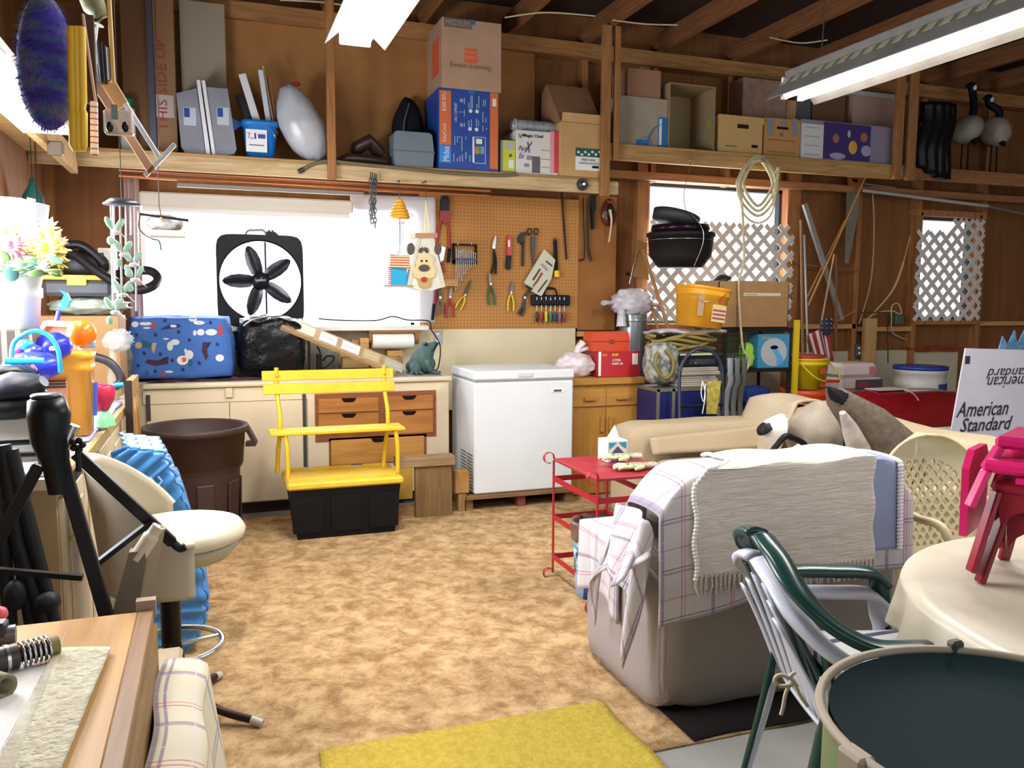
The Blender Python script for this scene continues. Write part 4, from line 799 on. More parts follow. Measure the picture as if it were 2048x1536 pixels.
# screwdriver rack
t = T('screwdriver_rack', 'black holder with seven coloured screwdrivers', 'screwdriver set', P2(1101, 610)); x0, x1, z0, z1 = FB(1063, 590, 1140, 611, TY-.02)
MB().box((x0, TY-.03, z0), (x1, TY+.015, z1), .008).build('holder', BLACK, t); c = P2(1100, 592)
MB().tube(spline([(c.x-.055, TY-.01, z1-.005), (c.x-.045, TY-.01, z1+.045), (c.x-.02, TY-.01, z1+.058), (c.x+.03, TY-.01, z1+.055), (c.x+.05, TY-.01, z1+.035), (c.x+.06, TY-.01, z1-.005)]), .008, 8).build('carry_handle', BLACK, t)
for i, hc in enumerate(('1c2034', '9c2c30', 'd8c828', '1c8054', '243a80', '6a6a6e', '982c34')):
    px = 1074+i*9.1; a = P2(px, 594, TY-.035); b = P2(px, 612, TY-.035)
    s = MB().cyl(P2(px, 609, TY-.02), P2(px, 626, TY-.02), .0035, n=8).build('shank', STEEL, t)
    MB().tube([P2(px, 623, TY-.02), P2(px, 626, TY-.02), P2(px, 641, TY-.02), P2(px, 644, TY-.02)], [.007, .0125, .0125, .008], 8).build('grip', mt(hc, .35), t)
    MB().cyl(a, P2(px, 600, TY-.035), .004, n=6).build('tip', STEEL, t)
# plywood strip tools
t = T('pry_bar', 'thin hooked black rod hanging right of the pegboard', 'bar', P2(1167, 450)); MB().tube(spline([P2(1166, 395), P2(1168, 460), P2(1169, 510), P2(1166, 519), P2(1158, 520)]), .006, 8).build('rod', mt('232326', .5, metal=.4), t)
one(MB().tube(spline([P2(1181, 392), P2(1177, 430), P2(1177, 490), P2(1183, 522)]), .009, 8), 'pry_bar', mt('2c2c30', .5, metal=.4), 'curved grey black pry bar beside the antler plaque', 'bar')
one(MB().fprism([(p.x, p.z) for p in (P2(1181, 390), P2(1191, 390), P2(1191, 418), P2(1188, 425), P2(1188, 458), P2(1184, 458), P2(1183, 420), P2(1180, 412))], TY-.01, .03), 'clamp_tool', mt('1c1c1e', .5), 'short black clamp tool hung over the curved pry bar', 'clamp')
c = P2(1218, 425); t = T('antler_plaque', 'oval glossy red brown plaque with a cream horn and brass trim', 'plaque', c)
MB().sph(c, (.072, .03, .118), 20, 14, lambda q, d: V((q.x*(1-.12*d.z), q.y, q.z))).build('plaque', mt('5c1c10', .2, coat=.6), t); MB().sph(c+V((0, -.022, .0)), (.04, .02, .07), 16, 10).build('dark_inset', mt('1c1410', .4), t)
MB().tube(spline([P2(1220, 420, TY-.05), P2(1223, 440, TY-.07), P2(1221, 462, TY-.06), P2(1218, 484, TY-.04)]), [.014, .013, .012, .011, .011, .010, .009, .009, .008]+[.007]*10, 10).build('horn', mt('dccfa8', .4), t)
for b in (400, 456): MB().tube(arc(P2(1219, b, TY-.036), .02, radians(200), radians(340), 8), .004, 6).build('brass_trim', mt('c8a050', .25, metal=.9), t)
t = T('wall_outlet', 'electrical outlet on cream panel above the frog statue', 'outlet', PY(876, 672, WY-.015)); x0, x1, z0, z1 = FB(868, 661, 885, 690, WY-.02); MB().box((x0, WY-.02, z0), (x1, WY-.012, z1), .003).build('plate', mt('b4aeae', .5), t)
for q in (668, 682): MB().cyl(PY(876, q, WY-.02), PY(876, q, WY-.023), .012, n=12).build('socket', PRW, t)
# ================================================================ back counter
CF = 5.93; CT = .94; CX0 = -.45; CX1 = 1.66; CAB = mt('e0d0b2', .55, c2='d4c2a2', sc=.3)
t = T('base_cabinet', 'long cream base cabinet beneath the window with wooden drawers', 'cabinet', (.6, 6.2, 0))
MB().box((CX0-.6, CF+.002, .09), (CX1-.015, WY-.02, CT-.035)).build('carcass', mt('cdbc9c', .6), t)
MB().box((CX0, CF+.06, 0), (CX1-.03, CF+.4, .09)).build('toe_kick', mt('3c2218', .8), t)
ds = PY(458, 785, CF).x
MB().box((CX0+.02, CF-.012, .10), (ds-.003, CF, .80)).box((ds+.003, CF-.012, .10), (.60, CF, .80)).build('cabinet_door', CAB, t); MB().box((.61, CF-.010, .09), (CX1-.02, CF, CT-.04)).box((CX0, CF-.008, .805), (CX1-.02, CF, CT-.04)).build('face_panel', CAB, t)
for q, p in (('door_catch', (451, 776, 465, 795)),): x0, x1, z0, z1 = FB(*p, CF-.02); MB().box((x0, CF-.03, z0), (x1, CF-.012, z1), .003).build(q, mt('d4c8a8', .5), t)
for px in ((293, 790, 301, 842), (606, 788, 613, 935)): x0, x1, z0, z1 = FB(*px, CF-.012); MB().box((x0, CF-.016, z0), (x1, CF-.010, z1)).build('dark_strip', mt('3c3a3a', .6), t)
DW = mt('bc7e3c', .5, kind='wood', c2='a0642a', ax=0, sc=.6); DWD = mt('94562a', .55, kind='wood', c2='7c4420', ax=0)
def frame_board(px): x0, x1, z0, z1 = FB(*px, CF-.014); MB().box((x0, CF-.018, z0), (x1, CF-.008, z1)).build('drawer_surround', DWD, t)
def drawer(px, pull=True, m=DW):
    x0, x1, z0, z1 = FB(*px, CF-.02); o = MB().box((x0, CF-.026, z0), (x1, CF-.018, z1), .002).build('drawer', m, t)
    if pull:
        cx = (x0+x1)/2; w = .055; MB().fprism([(cx-w, z1), (cx-w*.75, z1-.022), (cx-w*.5, z1-.03), (cx+w*.5, z1-.03), (cx+w*.75, z1-.022), (cx+w, z1)], CF-.0275, .003).build('finger_pull', mt('1c0c06', .9), o)
frame_board((630, 784, 872, 878)); drawer((637, 796, 757, 824)); drawer((637, 827, 757, 853)); drawer((770, 791, 866, 819)); drawer((770, 822, 866, 867))
frame_board((658, 872, 853, 925)); drawer((662, 876, 848, 925), True, mt('c8924a', .5, kind='wood', c2='b07a36', ax=0, sc=.5)); drawer((664, 940, 825, 1003), False, mt('c8a040', .5))
t = T('worktop', 'pale laminate worktop running along the back under the window', 'worktop', (.6, 6.2, CT))
MB().box((XL, 5.90, CT-.035), (CX1, WY-.012, CT), .004).build('top', mt('dcd4be', .5, c2='c8bea4', sc=.5), t); MB().box((XL, 5.895, CT-.03), (CX1+.003, 5.9, CT-.018)).build('edge_strip', mt('c8b890', .6), t)
one(MB().box((-.25, 5.93, CT+.001), (1.60, 6.3, CT+.005)), 'counter_mat', mt('8e8c88', .7), 'thin grey mat lying along the front of the back worktop', 'mat')
CT += .006
# dog print bundle
x0, x1, z0, z1 = FB(243, 628, 474, 754, 6.02); cx = (x0+x1)/2; rx = (x1-x0)/2; rz = (z1-CT)/2
mb = MB(); mb.mat(0)
def fdb(q, d):
    L = max(abs(d.x), abs(d.y), abs(d.z)); q = q*((1/L)**.78); q = q*(1+.035*noise.fractal(d*2.2+V((3, 1, 2)), .7, 2., 3))
    if q.z < -rz*.97: q.z = -rz*.97
    q.x *= 1-.04*(q.z/rz); return q
mb.sph((cx, 6.20, CT+rz*.98), (rx*.97, .18, rz*.98), 56, 36, fdb)
bvh = BVHTree.FromPolygons([tuple(v) for v in mb.v], mb.f)
def DP(pts, k):
    poly = []
    n = len(pts)
    for i in range(n):
        a, b = pts[i], pts[(i+1) % n]; m2 = ((a[0]+b[0])/2, (a[1]+b[1])/2)
        for q in (a, m2): p = PY(230+q[0]/7.585, 600+q[1]/7.585, 6.02); poly.append((p.x, p.z))
    stick(mb, bvh, poly, k)
def el(c, r, rt=0, n=12): return [(c[0]+r[0]*cos(a)*cos(rt)-r[1]*sin(a)*sin(rt), c[1]+r[0]*cos(a)*sin(rt)+r[1]*sin(a)*cos(rt)) for a in [2*pi*i/n for i in range(n)]]
for q in ((385, 292), (325, 535), (615, 535), (965, 490), (1130, 610), (1555, 680), (445, 815), (690, 825), (870, 920), (1280, 965), (350, 1000), (610, 1090), (1030, 1060), (755, 320), (1450, 350)): DP(el(q, (28, 22)), 1); DP(el((q[0]-5, q[1]-26), (20, 9)), 1)
for e in (((300, 370), (55, 45)), ((460, 360), (95, 28)), ((480, 425), (60, 14)), ((1300, 490), (60, 50)), ((1210, 500), (28, 42)), ((1460, 490), (90, 50)), ((835, 700), (48, 70)), ((910, 640), (70, 45)), ((775, 590), (45, 12)), ((1125, 830), (65, 70)), ((1070, 770), (20, 35)), ((1180, 290), (65, 42)), ((1590, 880), (65, 55)), ((185, 1040), (55, 40)), ((820, 1090), (65, 18)), ((620, 255), (70, 22))): DP(el(*e), 2)
for e in (((1025, 915), (88, 72)), ((1275, 345), (85, 30))): DP(el(*e), 3)
for e in (((1045, 905), (42, 40)), ((1275, 345), (45, 16)), ((555, 945), (25, 25)), ((1375, 835), (32, 22))): DP(el(*e), 4)
for e in (((575, 390), (26, 50)), ((1598, 465), (30, 75)), ((728, 1120), (22, 40)), ((725, 200), (24, 18))): DP([(e[0][0]-e[1][0], e[0][1]-e[1][1]), (e[0][0]+e[1][0], e[0][1]-e[1][1]), (e[0][0]+e[1][0], e[0][1]+e[1][1]), (e[0][0]-e[1][0], e[0][1]+e[1][1])], 5)
DP([(500, 900), (560, 910), (780, 920), (790, 860), (815, 870), (805, 970), (600, 1000), (530, 980), (450, 950)], 6); DP([(1330, 640), (1460, 640), (1410, 660), (1395, 800), (1420, 850), (1380, 920), (1350, 850), (1315, 780)], 6); DP([(900, 230), (980, 225), (975, 290), (880, 320), (850, 290)], 6)
DP([(415, 600), (570, 660), (560, 740), (415, 710)], 7); DP([(1125, 910), (1180, 915), (1170, 1010), (1115, 1000)], 7); DP([(460, 1070), (510, 1080), (520, 1150), (460, 1150)], 7)
DP(el((355, 690), (55, 52)), 8); DP([(560, 650), (630, 650), (590, 820), (550, 730)], 8); DP([(690, 440), (840, 360), (980, 370), (1000, 410), (860, 430), (700, 455)], 1); DP(el((880, 395), (60, 22)), 2)
o = one(mb, 'fabric_bundle', [mt('3f6cb4', .8, c2='3863a8', sc=.6), mt('1c2c60', .8), mt('cfd4dc', .8), mt('e8e4e2', .8), mt('c86a4c', .8), mt('b83a3c', .8), mt('402038', .8), mt('1c5c78', .8), mt('b8a078', .8)], 'blue fabric covered bundle printed with dogs and paw marks', 'bundle')
one(MB().grid(lambda u, v: (-.42+u*.85, 5.95+v*.09+.02*sin(u*9), CT+.006+.005*sin(u*25+v*4)), 24, 6, .004), 'red_cloth', mt('58202c', .9), 'dark red cloth lying beneath the dog print bundle', 'cloth')
# garbage bag
x0, x1, z0, z1 = FB(468, 634, 622, 750, 6.05); cx = (x0+x1)/2
t = T('garbage_bag', 'black plastic garbage bag full of things under the box fan', 'bag', (cx, 6.2, CT)); mb = blob(MB(), (cx, 6.22, CT+(z1-CT)*.5), ((x1-x0)/2*.9, .17, (z1-CT)*.5), .09, 3.2, 7, 40, 28, pw=.35); zmin = min(v.z for v in mb.v)
for v in mb.v: v.z = max(v.z, CT+.002)
mb.build('bag', mt('121214', .22, bump=.8, sc=2.5), t)
p0 = PY(487, 652, 6.02); p1 = PY(560, 632, 6.1); MB().tube(spline([p0, PY(505, 640, 6.02), PY(530, 634, 6.04), p1]), .016, 8, flat=.4).build('folded_mouth', mt('8a8e98', .2), t)
# leaning sign board
a = PY(561, 656, 6.06); b = PY(791, 744, 5.99); b.z = CT+.014; d = (b-a).normalized(); wd = V((0, .80, .60)); wd = (wd-d*wd.dot(d)).normalized(); nn = d.cross(wd).normalized(); nn = nn if nn.z > 0 else -nn
t = T('sign_board', 'pale wooden plank with white lettered tiles leaning on the garbage bag', 'sign', b); R3 = Matrix((d, wd, nn)).transposed(); W_ = .15
Lb = (b-a).length; c = (a+b)/2+wd*W_/2+nn*.0; MB().box(c-V((Lb/2, W_/2, .016)), c+V((Lb/2, W_/2, .016)), .002, R3).build('plank', mt('b49468', .6, kind='wood', c2='a08054', ax=0), t)
for i in range(5):
    q = a+d*(Lb*(.10+i*.19)+.02)+wd*W_/2+nn*.017; w = (.15, .15, .16, .15, .17)[i]*.85
    q = q+d*w*.5; mm = (mt('cfc8b0', .6), PRW, PRW, mt('c0ac84', .6), mt('b0ae9c', .6))[i]; MB().box(q-V((w/2, W_*.36, .0005)), q+V((w/2, W_*.36, .0012)), 0, R3).build('tile', mm, t)
    for k in (-.25, 0., .25): MB().box(q+wd*k*W_*.6-V((w*.36, .002, -.0014)), q+wd*k*W_*.6+V((w*.36*(1-abs(k)), .002, .0022)), 0, R3).build('print_line', mt('8a857c', .7) if i in (1, 2) else mt('e0dac8', .7), t)
# clutter under the sign
one(MB().tube(spline([PY(a_, b_, 6.2) for a_, b_ in ((634, 693), (640, 706), (634, 725), (646, 735), (660, 728), (668, 715), (655, 712), (645, 722))]), .007, 6), 'charger_cable', BLACK, 'tangled black cable behind the yellow bench slats', 'cable')
for i, (p, yy, dp, m, nm, lb) in enumerate((((620, 680, 676, 711, 0), 6.40, .12, mt('8c8a82', .7), 'grey_box', 'low grey patterned box behind the black cable'), ((634, 708, 644, 738, 0), 6.15, .05, BLACK, 'black_stand', 'small black upright stand beside garbage bag'), ((680, 700, 746, 714, 0), 6.28, .1, PINE, 'wood_block', 'upper pine offcut stacked under the sign board'), ((686, 715, 738, 723, 0), 6.26, .12, PINE, 'wood_block', 'lower pine offcut under the sign board'), ((720, 676, 738, 700, 0), 6.38, .1, PINE, 'wood_block', 'upright pine block left of the paper towels'), ((704, 679, 737, 690, 0), 6.45, .06, PINE, 'wood_block', 'dark shadowed block left behind towel holder'))):
    x0, x1, z0, z1 = FB(*p[:4], yy); z0 = CT if i in (0, 1, 3) else z0; one(MB().box((x0, yy, z0), (x1, yy+dp, z1), .003), nm, m, lb, 'box' if i < 2 else 'block')
one(MB().box((PY(650, 740, 6.0).x, 6.0, CT), (PY(745, 740, 6.0).x, 6.14, CT+.022), .006), 'plastic_tray', mt('2a8c78', .4), 'flat teal plastic tool tray behind the yellow bench', 'tray')
one(MB().box((PY(645, 740, 6.16).x, 6.16, CT), (PY(755, 725, 6.16).x, 6.25, CT+.045), .01), 'tool_case', BLACKM, 'flat black case between teal tray and pine offcuts', 'case')
# paper towel holder
yy = 6.42; t = T('paper_towel_holder', 'wooden paper towel holder hung beneath the window sill', 'holder', PY(785, 680, yy)); HW = mt('9c6c34', .5, kind='wood', c2='80522a', ax=0)
x0, x1, z0, z1 = FB(738, 653, 840, 661, yy); MB().box((x0, yy-.03, 1.245), (x1, yy+.1, 1.264), .002).build('top_board', HW, t)
for px in ((737, 742), (828, 837)): xa = PY(px[0], 680, yy).x; xb = PY(px[1], 680, yy).x; zb = PY(735, 685, yy).z; MB().prism([(-.03, 1.245), (.05, 1.245), (.045, 1.19), (.05, zb+.03), (.02, zb-.02), (-.02, zb+.0), (-.03, 1.19)], (xa, yy, 0), (0, 1, 0), (0, 0, 1), (xb-xa, 0, 0)).build('bracket', HW, t)
x0, x1, z0, z1 = FB(744, 667, 826, 697, yy); zc = (z0+z1)/2; MB().cyl((x0-.02, yy+.01, zc), (x1+.03, yy+.01, zc), .012, n=12).build('rod', HW, t)
t2 = one(MB().cyl((x0, yy+.01, zc), (x1, yy+.01, zc), (z1-z0)/2*1.02, n=28), 'paper_towel_roll', mt('ecebe6', .9), 'white paper towel roll on the holder under the sill', 'paper towels')
for i, (p, yy, nm) in enumerate((((775, 701, 806, 712), 6.44, 'upper'), ((730, 713, 795, 728), 6.40, 'middle'), ((742, 722, 806, 732), 6.36, 'lower'))):
    x0, x1, z0, z1 = FB(*p, yy); one(MB().box((x0, yy, z0 if i < 2 else CT), (x1, yy+.1, z1)), 'wood_offcut', PINE, nm+' of three boards stacked beneath the paper towels', 'board')
# frog
FR = mt('4f6a66', .7, c2='38504c', sc=2.5, bump=.5); c = PY(850, 720, 6.1); k = .0037*1.02
t = T('frog_statue', 'verdigris green toad statue gazing upward at counter end', 'statue', (c.x, 6.12, CT))
mb = MB()
mb.loft([((c.x-.085, 6.13, CT+.03), .05, .03), ((c.x-.07, 6.13, CT+.06), .075, .055), ((c.x-.03, 6.13, CT+.10), .09, .085), ((c.x+.01, 6.13, CT+.15), .08, .075), ((c.x+.035, 6.13, CT+.185), .07, .055), ((c.x+.07, 6.13, CT+.212), .05, .032), ((c.x+.098, 6.13, CT+.235), .02, .014)], 18)
mb.sph((c.x+.005, 6.10, CT+.22), (.022, .02, .022), 12, 8).sph((c.x+.005, 6.165, CT+.22), (.02, .02, .02), 12, 8)
mb.sph((c.x+.0, 6.12, CT+.075), (.085, .085, .075), 18, 12); mb.build('body', FR, t)
for s in (-1, 1):
    yy = 6.12+s*.075; MB().tube(spline([(c.x+.0, yy, CT+.11), (c.x+.01, yy-.01, CT+.06), (c.x+.05, yy-.015, CT+.015), (c.x+.10, yy-.02, CT+.01)]), [.03]*5+[.024]*5+[.016]*12, 10).build('front_leg', FR, t)
    m_ = MB().sph((c.x-.085, yy, CT+.05), (.045, .03, .05), 14, 10)
    for q in (-.03, 0, .03): m_.tube([(c.x-.09+q, yy-.02, CT+.02), (c.x-.085+q*1.5, yy-.06, CT+.008)], [.012, .007], 6)
    m_.build('hind_leg', FR, t)
MB().tube([(c.x+.035, 6.062, CT+.165), (c.x+.075, 6.07, CT+.20), (c.x+.10, 6.1, CT+.232)], [.003, .006, .008], 6).build('mouth', BLACK, t); MB().sph((c.x+.003, 6.082, CT+.222), (.012, .006, .011), 10, 8).build('eye', BLACK, t)
# ================================================================ floor things along the back
YEL = mt('e2bd24', .5, c2='d4ae1c', sc=1.2); TOTEY = mt('e8c238', .55, c2='d8b030', sc=1)
# brown trash can
c = V((-.118, 5.28, 0)); BR = mt('3e2a24', .55, c2='36231e', sc=.5); t = T('trash_can', 'large round brown plastic trash can by the cream cabinet', 'trash can', c)
m_ = MB().open_lathe([(0, 0), (.21, 0), (.225, .02), (.25, .47), (.255, .5), (.27, .51), (.285, .70), (.305, .705), (.31, .735), (.30, .745), (.278, .74), (.265, .5), (.24, .46), (.21, .03), (0, .025)], c, 40)
for k in range(8):
    a = k*pi/4+.2; q = c+V((cos(a)*.242, sin(a)*.242, .14)); q2 = c+V((cos(a)*.248, sin(a)*.248, .42)); m_.bar(q, q2, .10, .012, .005, up=(cos(a), sin(a), 0))
m_.build('can', BR, t)
for s, a in ((1, -.15), (-1, 2.3)):
    q = c+V((cos(a)*.305, sin(a)*.305, .63)); MB().prism([(-.03, .09), (.0, .09), (.045, -.005), (.04, -.025), (-.02, -.025), (-.02, 0), (.02, 0), (-.01, .06)], q, (cos(a), sin(a), 0), (0, 0, 1), (-sin(a)*.09, cos(a)*.09, 0)).build('handle', BR, t)
# tote with yellow lid
t = T('storage_tote', 'black storage tote with a yellow lid under the yellow bench', 'tote', (.76, 5.38, 0)); x0, x1, y0, y1 = .40, 1.13, 5.15, 5.60
m_ = MB(); b0 = [(x0+.06, y0+.03), (x1-.06, y0+.03), (x1-.06, y1-.03), (x0+.06, y1-.03)]; b1 = [(x0+.02, y0+.02), (x1-.02, y0+.02), (x1-.02, y1-.02), (x0+.02, y1-.02)]
m_.add([V((p[0], p[1], .0)) for p in b0]+[V((p[0], p[1], .33)) for p in b1], [(3, 2, 1, 0), (4, 5, 6, 7)]+[(i, (i+1) % 4, 4+(i+1) % 4, 4+i) for i in range(4)])
for xx in (.52, .76, 1.0): m_.prism([(xx-.09, .05), (xx+.09, .05), (xx+.10, .28), (xx-.10, .28)], (0, y0+.014, 0), (1, 0, 0), (0, 0, 1), (0, .02, 0))
m_.build('tub', mt('0e0e12', .45), t)
MB().box((x0, y0, .325), (x1, y1, .37), .012).build('lid', TOTEY, t)
m_ = MB()
for a, b in (((x0+.05, y1-.05), (x0+.16, y1-.03)), ((x0+.2, y1-.05), (x1-.28, y1-.03)), ((x1-.2, y1-.05), (x1-.04, y1-.03)), ((x0+.05, y0+.04), (x0+.16, y0+.055)), ((x0+.24, y0+.04), (x1-.24, y0+.055)), ((x1-.16, y0+.04), (x1-.05, y0+.055))): m_.box((*a, .37), (*b, .388))
m_.box((x0+.07, y0+.07, .37), (x1-.07, y1-.06, .374)); m_.build('lid_ribs', TOTEY, t)
# yellow bench
t = T('yellow_bench', 'small bright yellow slatted bench standing on the black tote', 'bench', (.72, 5.35, .389)); z0 = .389
for i, (za, zb, yy, xa, xb) in enumerate(((.985, 1.05, 5.42, .28, 1.12), (.90, .965, 5.40, .285, 1.125))): MB().box((xa, yy, za), (xb, yy+.018, zb), .003, Matrix.Rotation(radians(-10), 3, 'X')).build('back_slat', YEL, t)
for i in range(3): MB().box((.31, 5.19+i*.073, .665), (1.15, 5.19+i*.073+.064, .685), .004).build('seat_slat', YEL, t)
for x in (.37, 1.06):
    MB().tube(spline([(x, 5.43, 1.07), (x, 5.42, .92), (x+.01, 5.375, .78), (x+.01, 5.37, .665), (x, 5.41, .55), (x-.01, 5.43, z0)]), .014, 8).build('rear_leg', YEL, t)
    MB().tube(spline([(x+.03, 5.22, .66), (x+.04, 5.205, .56), (x+.04, 5.21, z0)]), .014, 8).build('front_leg', YEL, t); MB().tube([(x+.01, 5.40, .655), (x+.03, 5.2, .655)], .011, 8).build('seat_rail', YEL, t)
    for zz in (1.02, .935): MB().sph((x, 5.405, zz), (.01, .006, .01), 8, 6).build('bolt', YEL, t)
# loose boards
GW_ = mt('86683f', .8, kind='wood', c2='6e5434', ax=2); BX = mt('a08462', .8, kind='wood', c2='866c4c', ax=0)
one(MB().box((1.275, 5.46, .001), (1.535, 5.50, .362), .003), 'plywood_board', GW_, 'upright brown plywood offcut leaning before the cream cabinet', 'board')
one(MB().box((1.145, 5.44, .364), (1.555, 5.56, .43), .004), 'lumber_plank', BX, 'short grey brown plank lying on the upright plywood offcut', 'plank')
one(MB().box((1.575, 5.52, .14), (1.68, 5.60, .30), .004), 'wood_block', mt('b48a50', .7, kind='wood', c2='986c38', ax=2), 'pine block against lower left side of the freezer', 'block')
one(MB().box((1.60, 5.53, .001), (1.66, 5.60, .138), .003), 'wood_post', mt('a8884e', .7, kind='wood', c2='86683c', ax=2), 'short upright post supporting the pine block by the freezer', 'post')
# pallet
t = T('pallet', 'low wooden pallet carrying the white chest freezer', 'pallet', (2.1, 5.8, 0)); PL = mt('8c6840', .8, kind='wood', c2='6e4e2e', ax=0)
for x, m in ((1.68, PL), (2.08, mt('7a3a34', .7)), (2.46, PL)): MB().box((x-.03, 5.53, 0.001), (x+.03, 6.15, .09)).build('runner', m, t)
for i in range(5): MB().box((1.66, 5.50+i*.135, .09), (2.52, 5.60+i*.135, .115), .002).build('deck_board', PL, t)
# freezer
FW = mt('dde2e6', .35, c2='d4dade', sc=.2); x0, x1, y0, y1 = 1.72, 2.485, 5.53, 6.12
t = T('chest_freezer', 'white chest freezer with dented lower front corner', 'freezer', (2.1, 5.8, .116))
MB().box((x0, y0, .118), (x1, y1, .925), .012).build('cabinet', FW, t); MB().box((x0+.006, y0+.006, .925), (x1-.006, y1, .937)).build('gasket', mt('9a9ea2', .6), t)
ld = MB().box((x0-.004, y0-.012, .937), (x1+.004, y1, 1.005), .012).build('lid', FW, t); xa = (x0+x1)/2; MB().box((xa-.06, y0-.017, .955), (xa+.055, y0-.011, .985), .003).box((xa-.05, y0-.019, .96), (xa+.045, y0-.016, .98)).build('handle_recess', mt('c8ccd0', .4), ld)
MB().box((x1-.18, y0-.004, .835), (x1-.075, y0+.001, .865), .002).build('badge', mt('ecead8', .4), t); MB().box((x1-.16, y0-.006, .842), (x1-.10, y0-.003, .858)).build('badge_mark', mt('5a5a52', .5), t)
m_ = MB()
for i in range(11):
    for j in range(2): m_.box((x0-.003, y0+.04+j*.16, .15+i*.024), (x0+.001, y0+.17+j*.16, .158+i*.024))
m_.build('vent_grille', mt('55585c', .5), t)
# orange cabinet
OC = mt('b8853a', .5, kind='wood', c2='a5722c', ax=2, sc=.5); OCX = mt('bd8a40', .5, kind='wood', c2='a8742e', ax=0, sc=.5); x0, x1, y0, y1 = 2.53, 3.13, 5.70, 6.25
t = T('wooden_cabinet', 'honey coloured wooden cabinet right of the white freezer', 'cabinet', (2.83, 5.95, 0))
MB().box((x0, y0, 0.001), (x1, y1, .865)).build('carcass', OC, t); MB().box((x0-.02, y0-.03, .865), (x1+.025, y1, .915), .004).build('top', OCX, t)
xm = (x0+x1)/2
for a, b in ((x0+.02, xm-.002), (xm+.002, x1-.03)):
    o = MB().box((a, y0-.016, .70), (b, y0, .83), .002).build('drawer', OCX, t); cx = (a+b)/2; MB().box((cx-.05, y0-.04, .745), (cx+.05, y0-.016, .768), .003).cyl((cx, y0-.042, .757), (cx, y0-.038, .757), .006, n=8).build('handle', OCX, o)
    o = MB().box((a, y0-.016, .02), (b, y0, .68), .002).build('door', OC, t); hx = b-.035 if a < xm-.1 else a+.035; MB().box((hx-.013, y0-.04, .50), (hx+.013, y0-.016, .62), .003).cyl((hx, y0-.042, .56), (hx, y0-.038, .56), .006, n=8).build('handle', OC, o)
# on the orange cabinet
zc = .916
t = T('jack_box', 'red carton of a 2-ton jack lettered MVP', 'box', (2.93, 5.8, zc)); x0, x1, z0, z1 = FB(1222, 702, 1278, 742, 5.74); xl = PY(1197, 720, 5.74).x; RB3 = mt('b4222a', .45)
MB().box((xl, 5.74, zc), (x1, 5.95, z1), .003).build('carton', RB3, t)
txt('MVP', (x0+.035, 5.737, z1-.03), .055, mt('d8d838', .5), t, h=.022, bold=.02); txt('2-TON', (x0+.045, 5.737, z1-.07), .07, PRW, t, h=.02, bold=.02); txt('4,000 LB.', (x0+.055, 5.737, z1-.098), .10, PRW, t, h=.02, bold=.02); MB().box((x1-.06, 5.737, z0+.05), (x1-.012, 5.74, z1-.02)).build('barcode_label', PRW, t); txt('MVP', (xl+.05, 5.737, z1-.03), .04, mt('d8c838', .5), t, h=.02); MB().box((xl, 5.736, zc+.01), (xl+.02, 5.74, z1-.003)).build('white_flap', PRW, t)
zj = z1
t = T('tool_box', 'orange red plastic tool case on top of the jack carton', 'tool box', (2.88, 5.8, zj)); x0, x1, z0, z1 = FB(1185, 664, 1260, 702, 5.75); TR = mt('c84220', .4)
for nm, a, b in (('lower_shell', zj, (zj+z1)/2-.002), ('lid', (zj+z1)/2+.002, z1)): MB().prism([(x0+.01, a), (x1-.01, a), (x1, (zj+z1)/2), (x1, b), (x0, b), (x0, (zj+z1)/2)] if nm == 'lower_shell' else [(x0, a), (x1, a), (x1-.015, b), (x0+.015, b)], (0, 5.75, 0), (1, 0, 0), (0, 0, 1), (0, .18, 0)).build(nm, TR, t)
MB().box(((x0+x1)/2-.02, 5.742, (zj+z1)/2-.015), ((x0+x1)/2+.02, 5.75, (zj+z1)/2+.015), .003).build('latch', mt('8a2c18', .5), t)
PB = mt('cdbcbe', .35, c2='e0d6d6', sc=1.5, bump=.4)
def pbag(label, c, r, seed, knot, m=PB, nm='plastic_bag', fl=None):
    t = T(nm, label, 'bag', (c[0], c[1], c[2]-r[2])); mb = blob(MB(), c, r, .16, 3.0, seed, 36, 24)
    for v in mb.v:
        if v.z < c[2]-r[2]*.8: v.z = c[2]-r[2]*.8
    for k in knot: mb.tube(spline([V(p) for p in k]), [.03+.02*i/len(spline(k)) for i in range(len(spline(k)))], 8, flat=.5)
    mb.build('bag', m, t); return t
c = PY(1152, 712, 5.85); pbag('tied pinkish plastic bag on the wooden cabinet beside the freezer', (c.x, 5.86, zc+.085), (.15, .13, .105), 5, [[(c.x+.0, 5.86, zc+.15), (c.x+.02, 5.86, zc+.22), (c.x+.06, 5.85, zc+.27)], [(c.x+.02, 5.86, zc+.2), (c.x+.09, 5.87, zc+.22)]])
